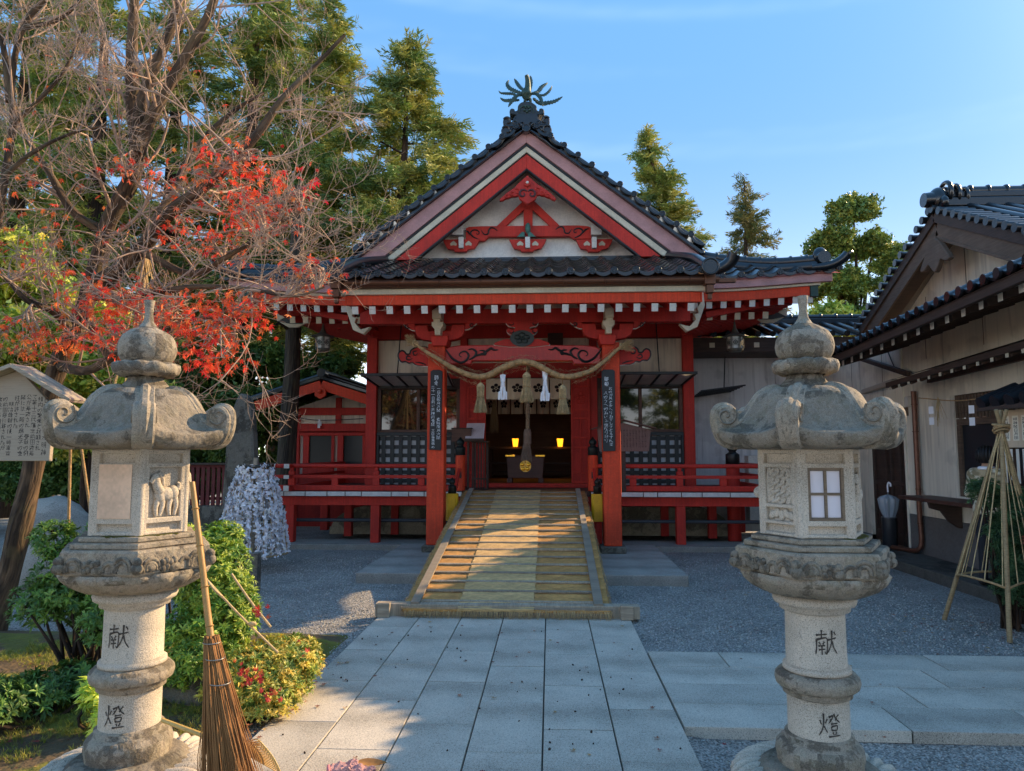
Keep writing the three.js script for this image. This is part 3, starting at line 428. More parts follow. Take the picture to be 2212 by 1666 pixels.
  for (const l of [[[1440, 1290], [1530, 1240], [1560, 1190], [1520, 1150], [1450, 1160], [1430, 1195], [1455, 1215], [1475, 1195]], [[1560, 1220], [1600, 1170], [1650, 1150]], [[1160, 1168], [1210, 1130], [1260, 1125], [1285, 1160], [1300, 1210], [1350, 1220], [1385, 1180], [1400, 1155]]]) for (const g of both(ink(k2(l), zt + 0.003, 0.016))) obj('carved_scroll', g, M.black, tie);
  for (const dx of [-985, 0, 985]) {                                                   // carved bracket caps and white heads
    const b = obj('bracket_cap', traced(k2([[478, 1312], [1025, 1302], [990, 1380], [950, 1440], [850, 1462], [820, 1490], [660, 1492], [640, 1462], [550, 1448], [515, 1390]].map(([x, y]) => [x + dx, y])), zt + 0.01, 0.09, 0.006), MR, H);
    for (const ox of [640, 862]) obj('pierced_heart', traced(k2([[ox, 1330], [ox + 20, 1345], [ox + 50, 1375], [ox + 40, 1405], [ox, 1395], [ox - 42, 1405], [ox - 52, 1375], [ox - 22, 1345]].map(([x, y]) => [x + dx, y])), zt + 0.014, 0.02, 0.003), M.cream, b);
    obj('bracket_head', traced(k2([[712, 1270], [785, 1270], [785, 1362], [782, 1432], [716, 1434], [712, 1362]].map(([x, y]) => [x + dx, y])), zt + 0.10, 0.14, 0.006), M.white, b);
  }
  for (const dx of [-985, 985]) obj('white_block', traced(k2([[660, 1090], [820, 1090], [820, 1240], [660, 1240]].map(([x, y]) => [x + dx * 1.04, y])), zt + 0.05, 0.12, 0.005), M.white, H);
  const pine = onZ(...K2(752, 1150), zt + 0.05); obj('bronze_ornament', [new THREE.SphereGeometry(0.055, 10, 10).scale(0.9, 1.9, 0.8).translate(pine.x, pine.y, zt + 0.06), ...both(traced(k2([[752, 1270], [752, 1200], [790, 1195], [870, 1272]]), zt + 0.08, 0.05, 0.005)).map((g, i) => i ? g.translate(-0.0, 0, 0) : g)], M.bronzeGreen, H);
  // pendant carving under the apex
  const ps = [[745, 362], [905, 500], [940, 520], [1000, 560], [1060, 600], [1110, 645], [1170, 705], [1150, 735], [1110, 720], [1080, 700], [1040, 690], [1000, 665], [960, 665], [920, 650], [885, 660], [865, 710], [820, 745], [745, 795], [672, 745], [625, 710], [612, 662], [580, 672], [545, 675], [500, 680], [460, 700], [420, 705], [380, 735], [335, 740], [345, 700], [400, 660], [440, 620], [500, 580], [560, 540], [590, 500]];
  const pend = obj('gable_pendant', traced(k2(ps), -12.12, 0.08, 0.010), M.redDeep, H), sp = (cx, cy, r, s) => { const l = []; for (let i = 0; i <= 14; i++) { const a = i / 14 * 4.4 * Math.PI / 2 + 0.6, q = r * (1 - 0.8 * i / 14); l.push([cx + s * q * Math.cos(a), cy - q * Math.sin(a)]); } return l; };
  for (const [cx, cy, r, s] of [[680, 640, 68, 1], [810, 640, 68, -1]]) obj('carved_scroll', ink(k2(sp(cx, cy, r, s)), -12.115, 0.022), std('#4d2628', { roughness: 0.6 }), pend);
  for (const [cx, cy, r, s] of [[600, 605, 50, -1], [890, 595, 50, 1], [520, 640, 34, 1], [970, 630, 34, -1], [440, 675, 30, 1], [1050, 665, 30, -1]]) obj('carved_scroll', ink(k2(sp(cx, cy, r, s)), -12.115, 0.017), M.redDeep, pend);
  obj('rosette', [new THREE.CylinderGeometry(0.05, 0.06, 0.05, 6).rotateX(Math.PI / 2).translate(onZ(...K2(745, 490), -12.1).x, onZ(...K2(745, 490), -12.1).y, -12.10)], M.red, pend); obj('rosette_boss', new THREE.SphereGeometry(0.026, 10, 8).translate(onZ(...K2(745, 480), -12.1).x, onZ(...K2(745, 480), -12.1).y, -12.07), M.white, pend);
  // --- verge tiles up both rakes, the roll over them, the roof slopes behind
  const vt = (() => { const s = [], n = 10; for (let i = 0; i <= n; i++) s.push([i / n * 0.31 - 0.01, 0.030 - 0.050 * Math.pow(Math.sin(Math.PI * clamp(i / n * 0.94)), 1.3)]); for (let i = n; i >= 0; i--) s.push([i / n * 0.31 - 0.01, -0.020 - 0.05 * Math.sin(Math.PI * i / n)]); return flatUV(extrude(s, 0.24, 0.006)); })(), vtM = mirrorX(vt, 0);
  const k0 = 7.31, kS = (7.31 - 5.02) / 3.03, ra = Math.atan(kS), rl = Math.hypot(3.03, 2.29), nV = 12;
  for (const s of [-1, 1]) {
    for (let k = 0; k < nV; k++) { const t = (0.22 + k * (rl - 0.25) / nV) / rl, x = 3.03 * t, y = k0 + 0.03 - x * kS; const v = put('verge_tile', s > 0 ? vt : vtM, mats[k % 3], roof, HX(s * x) + 0.02, y, -12.20, [0, 0, -s * ra]); put('crest_disc', eg, M.tileC, v, HX(s * (x + 0.0)) + 0.02, y + 0.012, -11.955); }
    obj('verge_cover', [taper([V3(HX(0), k0 + 0.09, -12.16), V3(HX(s * 1.5), k0 + 0.09 - 1.5 * kS, -12.16), V3(HX(s * 3.03), k0 + 0.11 - 3.03 * kS, -12.16)], () => 0.042, 14, 8)], M.tileB, roof);
    const g = new THREE.PlaneGeometry(1, 1, 90, 4), p = g.attributes.position; for (let i = 0; i < p.count; i++) { const a = p.getX(i) + 0.5, b = p.getY(i) + 0.5, x = 3.1 * b, z = -12.2 - 5.6 * a; p.setXYZ(i, HX(s * x), k0 + 0.05 - x * kS + 0.03 * Math.sin(a * 5.6 / 0.3 * 2 * Math.PI), z); } g.computeVertexNormals(); obj('roof_slope', g, M.tile, roof);
    const g2 = new THREE.PlaneGeometry(1, 1, 60, 4), q = g2.attributes.position; for (let i = 0; i < q.count; i++) { const a = q.getX(i) + 0.5, b = q.getY(i) + 0.5, x = 3.05 + 1.72 * b, z0 = lerp(-12.3, -11.35, b), z = z0 - a * 4.5; q.setXYZ(i, HX(s * x), 4.95 - 0.55 * b + 0.03 * Math.sin(z / 0.3 * 2 * Math.PI), z); } g2.computeVertexNormals(); obj('side_slope', g2, M.tile, roof);
  }
  obj('main_ridge', [box(HX(-0.12) + 0.02, HX(0.12) + 0.02, 7.25, 7.62, -17.6, -12.35, 0.03)], M.tileB, roof);
  // --- ridge-end ornament: cloud scrolls, a shield and a crest disc
  const zr = -12.02, half = [[985, 1060], [985, 810], [1140, 815], [1180, 870], [1200, 925], [1230, 930], [1250, 870], [1300, 850], [1345, 890], [1348, 960], [1310, 1005], [1360, 1020], [1385, 1070], [1370, 1130], [1420, 1180], [1450, 1250], [1490, 1285], [1540, 1258], [1555, 1310], [1545, 1380], [1500, 1400], [1420, 1360], [1300, 1260], [1180, 1160], [1060, 1090]];
  const shl = smoothPts(k4(half), 3), on = (l) => traced(l, zr, 0.16, 0.012), orn = obj('ridge_end_ornament', both(on(shl)).map((g) => g.translate(0.02, 0, 0)), M.tileB, roof);
  const sw = (cx, cy, r, s, a0 = 0.6, tn = 4.4) => { const l = []; for (let i = 0; i <= 16; i++) { const a = a0 + i / 16 * tn, q = r * (1 - 0.75 * i / 16); l.push([cx + s * q * Math.cos(a), cy - q * Math.sin(a)]); } return l; };
  for (const l of [sw(1280, 930, 75, 1), sw(1290, 1075, 85, 1), sw(1190, 1085, 45, -1), sw(1085, 1005, 38, 1), [[1200, 1160], [1330, 1200], [1400, 1290], [1480, 1340], [1540, 1300]], [[1160, 1180], [1290, 1260], [1390, 1350], [1470, 1390]], [[1060, 960], [1120, 975], [1180, 955], [1200, 925]], [[1150, 1000], [1220, 1015], [1290, 1000]]]) for (const g of both(ink(k4(l), zr + 0.01, 0.026))) obj('cloud_scroll', g.translate(0.02, 0, 0), M.tile, orn);
  const shp = onZ(...K4(995, 1075), zr); obj('crest_boss', [new THREE.CylinderGeometry(0.072, 0.075, 0.09, 20).rotateX(Math.PI / 2).translate(shp.x, shp.y, zr + 0.03), new THREE.TorusGeometry(0.062, 0.012, 8, 20).translate(shp.x, shp.y, zr + 0.075)], M.tileC, orn);
  obj('shield', traced(k4([[835, 815], [1165, 815], [1180, 880], [1205, 925], [1140, 970], [1060, 955], [1020, 1005], [975, 1005], [940, 955], [860, 970], [795, 925], [825, 880]]), zr + 0.03, 0.05, 0.008), M.tileB, orn);
  const capo = smoothPts(k4([[735, 820], [728, 760], [755, 730], [800, 740], [812, 770], [850, 755], [860, 690], [900, 640], [960, 620], [1060, 620], [1110, 650], [1155, 690], [1165, 755], [1195, 770], [1205, 735], [1250, 728], [1278, 760], [1272, 820]]), 3);
  const sad = obj('saddle_tile', traced(capo, zr + 0.02, 0.26, 0.012), std('#20282a', { map: T.mottle, size: 0.2, roughness: 0.5, clearcoat: 0.2 }), orn);
  obj('arched_panel', [ink(k4([[880, 800], [900, 720], [950, 695], [1050, 695], [1090, 720], [1110, 800]]), zr + 0.03, 0.014), ...[[-40, 20], [40, 20], [-25, -25], [25, -25], [0, 45]].map(([a, b]) => { const p = onZ(...K4(1005 + a, 750 + b), zr); return new THREE.SphereGeometry(0.026, 8, 6).translate(p.x, p.y, zr + 0.022); })], M.bronze, sad);
}
// the bronze phoenix on the ridge end
{
  const z = -12.1, c = onZ(...K4(1010, 640), z), ph = thing('phoenix_statue', 'green bronze phoenix with spread plumes standing on the roof peak', 'statue', [c.x, c.y, z]);
  const K = (l, dz = 0) => l.map(([x, y], i) => { const p = onZ(...K4(x, y), z); p.z += dz * i / Math.max(1, l.length - 1); return p; });
  obj('body', [taper(K([[1010, 600], [1000, 540], [1000, 480], [1015, 420], [1018, 370], [1015, 300], [1005, 255], [1000, 230]], 0.06), (t) => t < 0.25 ? lerp(0.05, 0.105, t / 0.25) : t < 0.5 ? lerp(0.105, 0.055, (t - 0.25) / 0.25) : lerp(0.055, 0.036, (t - 0.5) * 2), 30, 10), new THREE.SphereGeometry(0.045, 10, 8).scale(0.8, 1, 1.2).translate(...K([[1008, 245]])[0].toArray()), new THREE.ConeGeometry(0.022, 0.10, 6).rotateX(Math.PI / 2).translate(K([[1010, 250]])[0].x, K([[1010, 255]])[0].y, z + 0.09), ...[[985, 190], [1005, 180], [1025, 200]].map((q) => rod(K([[1008, 240]])[0], K([q])[0], 0.016, 0.004, 5))], M.bronze, ph);
  for (const x of [965, 1065]) obj('leg', rod(K([[x + (x < 1000 ? 15 : -12), 580]])[0], K([[x, 628]])[0], 0.03, 0.022, 7), M.bronze, ph);
  const feather = (l, w, dz, name) => {                       // a curved plume with a toothed vane
    const pts = K(l, dz), cv = new THREE.CatmullRomCurve3(pts), n = 44, a = [], b = [];
    for (let i = 0; i <= n; i++) { const t = i / n, p = cv.getPointAt(t), d = cv.getTangentAt(t), nx = -d.y, ny = d.x, ww = w * Math.pow(Math.sin(Math.PI * clamp(0.10 + 0.9 * t)), 0.5) * (0.66 + 0.34 * ((i % 4) / 3)); a.push([p.x + nx * ww, p.y + ny * ww, p.z]); b.push([p.x - nx * ww, p.y - ny * ww, p.z]); }
    const pos = [], idx = []; for (let i = 0; i <= n; i++) { const m = cv.getPointAt(i / n); pos.push(...a[i], m.x, m.y, m.z + 0.014, ...b[i], m.x, m.y, m.z - 0.014); } for (let i = 0; i < n; i++) { const o = i * 4, q = o + 4; for (const [s, t] of [[0, 1], [1, 2], [2, 3], [3, 0]]) idx.push(o + s, q + s, o + t, q + s, q + t, o + t); }
    const g = new THREE.BufferGeometry(); g.setAttribute('position', new THREE.Float32BufferAttribute(pos, 3)); g.setIndex(idx); obj(name, [creased(g, 0.5), taper(pts, (t) => 0.016 * (1 - 0.7 * t), 14, 5)], M.bronze, ph);
  };
  for (const [l, w, dz] of [[[[1045, 470], [1050, 350], [1060, 220], [1055, 90]], 0.042, -0.25], [[[970, 450], [900, 360], [850, 260], [790, 125]], 0.04, -0.28], [[[930, 490], [820, 430], [720, 350], [675, 250], [700, 160]], 0.04, -0.25], [[[1090, 490], [1180, 420], [1240, 300], [1335, 190]], 0.042, -0.28], [[[1130, 500], [1260, 500], [1340, 430], [1390, 340], [1405, 280]], 0.026, -0.2], [[[860, 545], [780, 490], [660, 470], [580, 450], [545, 405]], 0.026, -0.1], [[[880, 600], [760, 580], [640, 560], [565, 495]], 0.034, -0.15], [[[1100, 570], [1200, 620], [1330, 600], [1450, 550], [1578, 455]], 0.038, -0.2], [[[1120, 590], [1180, 630], [1270, 640], [1380, 600]], 0.026, -0.1]]) feather(l, w * 1.3, dz, 'tail_plume');
  feather([[950, 520], [860, 540], [790, 620], [712, 760]], 0.045, 0.12, 'wing'); feather([[1070, 500], [1150, 520], [1215, 600], [1262, 760]], 0.045, 0.14, 'wing');
}
// ---------------------------------------------------------------- brush lettering: strokes on a 0-9 grid, or "=" with simpler signs fitted into boxes (x0 y0 x1 y1)
const SIGN = {
  日: '2129 218189 2585 2989', 月: '3136270929'.slice(0, 6) + '09 318189 3484 3686', 口: '1218 128288 1787', 木: '0393 5059 5318 5388', 禾: '8010 5159 0393 5418 5488', ネ: '5052 1282450 3559 5577'.replace('450', '5508'), 艹: '0595 3209 6209'.slice(0, 4) + ' 3139 6169',
  大: '0494 5053451709 5473 9'.slice(0, 14) + ' 557899', 十: '0595 5059', 田: '1119 119199 1595 5159 1999', 土: '1484 5059 0999', 人: '5143270 9'.slice(0, 6) + '09 516799', 亻: '6024 4349', 女: '5036279 9'.slice(0, 6) + '89 803709 0494', 子: '218145 4548294 0595'.slice(0, 16).replace('294', '38') + ' 0595', 彳: '6013 6326 4549',
  氵: '2042 1333 0929'.slice(0, 9) + ' 093 6'.slice(0, 0) + ' 0936', 言: '4050 0292 2474 2676 2829 288889 2989', 頁: '0090 4032 2228 228288 2484 2686 2888 3819 6889', 心: '1418 32384878 86 5153 8386'.replace(' 86', '76'), 隹: '3014 2339 5042 2393 2585 2787 2989 6369', 斤: '8022 2226 09 2592 6569'.replace(' 09', '09'), 寸: '0393 6068 58 2536'.replace('68 58', '6958'),
  攵: '4014 2393 7356 09 4678 99'.replace('56 09', '5609').replace('78 99', '7899'), 火: '5046 09 5689 2335 8365'.replace('46 09', '4609'), 糸: '5024 4465 8016'.slice(0, 9) + ' 803565 5659 3718 6788', 日小: '2129', 一: '0595', 二: '1383 0898', 三: '1181 2575 0999', 主: '4050 0383 1585 0999 5359', 内: '1219 129299 88 503617 5578'.replace('99 88', '9989'),
  公: '4014 6094 4625 79'.slice(0, 9) + ' 452888 6799', 士: '0393 5059 2989', 中: '1216 129296 1696 5059', 王: '1181 1585 0999 5159', 斉: '5052 0292 2263 99 8236 09'.replace('63 99', '6395').replace('36 09', '3605') + ' 2609 2629 7679 2777', 旧: '1119 3129 319199 3595 3999'.replace('3129', '4149').replace('319199', '419199').replace('3595', '4595').replace('3999', '4999'),
  世: '0494 2129 5157 8187 2999'.replace('2999', '2999') + ' 5787', 身: '5040 2027 207089 2272 2474 0696 7619'.slice(0, 30), 天: '1181 0494 5147 09 5599'.replace('47 09', '4709'), 馬: '2026 2080 2282 2484 5056 2686 89 69 1819'.replace('86 89 69', '868969') + ' 3839 5859 7172'.slice(0, 10), 東: '0191 2327 237377 2575 2777 5059 5718 5788', 京: '5051 0292 2437 247477 2777 5759 3818 6888'.replace('2437', '2427'), 車: '0191 2226 227276 2474 2676 0888 5059',
  走: '2181 5054 0494 5459 5686 3618 3899'.replace('3618 3899', '3517 2799'), 次: '1233 0926 6042 5282 74 7346 09 7599'.replace('82 74', '8274').replace('46 09', '4609'), 五: '1181 4129 2575 79 0999'.replace('75 79', '7579'), 代: '=亻@0039 弋@3099', 弋: '0393 4046 89 99 7081'.replace('46 89 99', '468999'), 春: '1181 1383 0595 4105 5395 3539 356569 3767 3969', 
  の: '5345 18 0424 62 8285 69 59'.replace(/ /g, '').replace(/^/, ''), を: '2272 4024 55 5346 2838 89'.slice(0, 4) + ' 402435 5557 35 27388 9'.slice(0, 0) + ' 402546 8244 3739 79'.replace('39 79', '3979'), さ: '1373 4066 3739 69'.replace('39 69', '3969').replace('3739', '2738'), れ: '2029 0333 17 3325 4252 5788 97'.replace('33 17', '3317').replace('3325', '2542').replace('4252 5788 97', '62577897'), て: '1282 54 4668 89'.replace('82 54', '8254').replace('4668 89', '54465879'.slice(2)), が: '1363 6857 4019 7295 7081 9091'.replace('63 6857', '63685'.slice(0, 2) + '6857'), に: '2027 18 5383 5767 87'.replace('27 18', '2718').replace('5767 87', '576787'), は: '2029 4393 6168 49 4769 87'.replace('68 49', '6849').replace('4769', '47578'.slice(0, 4)), た: '1353 3009 5585 5787 '.trim() + ' 5989', す: '0292 5056 3545 5657 39'.replace('3545 5657 39', '35455749'), る: '2070 2656 74 8678 49 3747'.replace('70 2656 74', '702564'.slice(0, 2) + '2564').replace('8678 49 3747', '84865939'), な: '1353 3017 6082 6468 4858 79'.slice(0, 14) + ' 64684948 7899'.replace('48 78', '5878'), ど: '3045 7324 1648 89 7081 9091'.replace('24 1648 89', '34173888'),
  お: '1363 3038 2718 35 7588 69 7293'.replace('38 2718 35 7588 69', '3818255587'.slice(0, 4) + '1736768869'), か: '1363 6878 4029 7294'.replace('63 6878', '636858'), へ: '0523 4398'.replace(' ', ''), り: '2025 7077 59'.replace('77 59', '7759'), み: '1252 2809 2637 94 8489'.replace('52 2809 2637 94', '522719273896'), し: '3037 4979 86'.replace(/ /g, ''), と: '3044 8234 2738 88'.replace('34 2738 88', '3417388 8'.replace(' ', '')), も: '4047 5979 86 1363 1666'.replace('47 5979 86', '47597986'), ば: '2029 4383 6168 49 4787 7081 9091'.replace('68 49', '6849'), う: '3050 2474 8668 39'.slice(0, 4) + ' 24538468 39'.replace('68 39', '6839'), い: '2227 3836 7276'.replace('27 3836', '273836'), ふ: '4152 4366 48 3717 7597'.replace('66 48 3717', '66483716'.slice(0, 6)), け: '2028 4393 7076 59'.replace('76 59', '7659'), め: '2346 57 6213 2759 7094'.slice(0, 4) + '57 62281746 8489 69'.replace('46 8489 69', '35848869'),
  明: '=日@0147 月@5099', 神: '=ネ@0049 田@5297 一@6566 ｜@5099', '｜': '5059', 領: '=人@0044 令@0449 頁@5099', 令: '1181 6164 36 4649'.replace('61 64 36', '816546'), 紫: '=止@0044 比@5094 糸@0499', 止: '5058 5585 2428 0999', 比: '2028 0848 2444 6068 8886 9365'.replace('68 8886', '688886'), 阿: '=阝@0039 可@4099', 阝: '1119 117143 76 36'.replace('43 76 36', '437636'), 可: '0191 8189 79 1447 144464 1757'.replace('89 79', '8979').replace('1447', '1447'.slice(0, 2) + '17').replace('144464', '145457'),
  稲: '=禾@0049 旧@5499 爫@5094', 爫: '8114 1839 5057 8479'.slice(0, 4) + ' 2547 5557 8466', 荷: '=艹@0093 亻@0339 可@4399', 繁: '=毎@0054 攵@5095 糸@0499', 毎: '3003 1282 2327 2383 87 0595 2787'.replace('83 87', '8387'), 栄: '=爫@0093 木@0399 一@0394', 祈: '=ネ@0049 斤@5099', 願: '=厂@0049 白@2246 小@1549 頁@5099', 厂: '1191 1109', 白: '5042 2229 227279 2575 2979', 小: '5059 2508 7598'.replace('2508', '2417').replace('7598', '7487'), 第: '=竹@0093 弔@0399', 竹: '2004 1242 6054 5292 2535 7585', 弔: '1181 84 1484 1417 87 88 5029 5059'.replace('81 84', '8184').replace('17 87 88', '178788'), 藩: '=艹@0093 氵@0339 釆@4396 田@4699', 釆: '7121 5059 0494 5418 5488', 前: '3142 7162 0393 1519 154549 1747 7579 9599'.replace('7579 9599', '6568 9599'), 泰: '=三@0095 人@0269 水@2599', 水: '5059 0434 16 9465 5689'.replace('34 16', '3416'), 奉: '=三@0095 人@0269 十@2499',
  秋: '=禾@0049 火@4199', 例: '=亻@0039 歹@2069 刂@7099', 歹: '0090 4014 3575 19'.replace('75 19', '7519'), 刂: '2026 8089 79'.replace('89 79', '8979'), 祭: '=タ@0045 又@5094 示@0499', タ: '4014 2272 19 3546'.replace('72 19', '7219'), 又: '1181 19 2499'.replace('81 19', '8119'), 示: '2171 0494 5459 2608 7698', 般: '=舟@0049 几@5094 又@5499', 舟: '5031 2028 208088 0595 4243 4647', 几: '3017 3080 87 97'.replace('80 87 97', '808797').replace('3017', '3009'), 婦: '=女@0049 ヨ@4094 巾@4499', ヨ: '1181 88 1585 1888'.replace('81 88', '8188'), 巾: '1218 129297 5059', 参: '=ム@2083 大@0195 三@2599', ム: '5018 89 6599'.replace('18 89', '1888'), 拝: '=扌@0039 三@4099 ｜@4099', 扌: '0393 5059 39 0795'.replace('59 39', '5949'), 許: '=言@0049 午@4099', 午: '3014 2282 0595 5259',
  治: '=氵@0039 ム@4094 口@4599', 維: '=糸@0049 隹@4099', 新: '=立@0044 木@0449 斤@5099', 立: '5052 1383 3436 7466 0888'.replace('3436', '3446').replace('7466', '7466'), 後: '=彳@0039 糸@4095 夂@4499', 夂: '4014 3372 19 3499'.replace('72 19', '7219'), 時: '=日@0147 土@4094 寸@4499', 邸: '=氏@0069 阝@6099', 氏: '8022 2228 47 2585 5069 99'.replace('28 47', '2847').replace('69 99', '6999'), 移: '=禾@0049 タ@4095 タ@4499', 崇: '=山@0093 宗@0399', 山: '5057 1317 9397 1797', 宗: '=冖@0093 示@0299', 冖: '1115 119195', 敬: '=艹@0053 句@0359 攵@5099', 句: '3014 2282 89 69 2575 2577'.replace('82 89 69', '828969'), 懇: '=豸@0046 艮@5096 心@0699', 豸: '8010 3333 7317 5459 39'.replace('59 39', '5939'), 艮: '2182 2129 2575 8185 2949 5599'.replace('2182', '2181'), 請: '=言@0049 青@4099', 青: '1181 1383 0595 2629 267679 2878 5055',
  御: '=彳@0029 缶@2069 阝@6099', 缶: '3014 2282 5259 0595 1619 1989', 製: '=制@0095 衣@0499', 制: '=缶@0069 刂@6099', 衣: '5052 0393 4317 4549 69 5699'.replace('49 69', '4968'), 師: '=𠂤@0049 帀@4099', '𠂤': '5031 2129 217174 2474 2979 2676 7679', 帀: '0191 1318 139398 5159', 蛇: '=虫@0049 它@4099', 虫: '1215 128285 1585 5059 0899', 它: '=冖@0093 ヒ@0299', ヒ: '8313 2128 88 86'.replace('28 88 86', '288886'), 喜: '=士@0093 口@1346 口@1699 一@0677', 終: '=糸@0049 夂@4095 二@5599', 初: '=ネ@0049 刀@4099', 刀: '1181 88 68 4119'.replace('81 88 68', '818868'), 絵: '=糸@0049 人@4095 二@4596 ム@4599', 納: '=糸@0049 内@4099',
  鈴: '=金@0049 令@4099', 金: '5013 5093 2474 2676 5459 0999', 走る: '0595',
};
function strokesOf(ch, x0 = 0, y0 = 0, x1 = 1, y1 = 1, out = [], depth = 0) {
  const d = SIGN[ch]; if (!d || depth > 4) return out;
  const fx = (v) => lerp(x0, x1, (v + 0.2) / 9.4), fy = (v) => lerp(y0, y1, (v + 0.2) / 9.4);
  if (d[0] === '=') for (const p of d.slice(1).split(' ')) { const [c, b] = p.split('@'); strokesOf(c, fx(+b[0]), fy(+b[1]), fx(+b[2]), fy(+b[3]), out, depth + 1); }
  else for (const s of d.split(' ')) { const l = []; for (let i = 0; i + 1 < s.length; i += 2) l.push([fx(+s[i]), fy(+s[i + 1])]); if (l.length) out.push(l); }
  return out;
}
function brush(g, ch, x, y, w, h, thick, jitter = 0, r = rnd) {           // one sign painted on a canvas
  for (const l of strokesOf(ch)) { const P = l.map(([a, b]) => [x + a * w + (r() - 0.5) * jitter, y + b * h + (r() - 0.5) * jitter]); for (let i = 0; i < Math.max(1, P.length - 1); i++) { const a = P[i], b = P[i + 1] ?? [a[0] + thick, a[1] + thick]; g.lineWidth = thick * rr(0.8, 1.2, r); g.beginPath(); g.moveTo(...a); g.lineTo(...b); g.stroke(); } }
}
function lettered(w, h, paint) { const c = document.createElement('canvas'); c.width = w; c.height = h; const g = c.getContext('2d'); g.lineCap = g.lineJoin = 'round'; paint(g); const t = new THREE.CanvasTexture(c); t.colorSpace = THREE.SRGBColorSpace; t.magFilter = THREE.LinearFilter; t.anisotropy = 4; return t; }
function grainBase(g, w, h, base, amp, r, along = 'v') { g.fillStyle = base; g.fillRect(0, 0, w, h); for (let i = 0; i < 900; i++) { const k = r(); g.strokeStyle = k < 0.5 ? `rgba(0,0,0,${amp * r()})` : `rgba(255,250,235,${amp * r()})`; g.lineWidth = rr(0.5, 2, r); const a = r() * w, b = r() * h, L = rr(20, 160, r); g.beginPath(); if (along === 'v') { g.moveTo(a, b); g.lineTo(a + rr(-1, 1, r), b + L); } else { g.moveTo(a, b); g.lineTo(a + L, b + rr(-1, 1, r)); } g.stroke(); } }
function flatPrint(g, x0, x1, y0, y1) { if (g.index) g = g.toNonIndexed(); const p = g.attributes.position, uv = g.attributes.uv; for (let i = 0; i < p.count; i++) uv.setXY(i, (p.getX(i) - x0) / (x1 - x0), (p.getY(i) - y0) / (y1 - y0)); return g; }
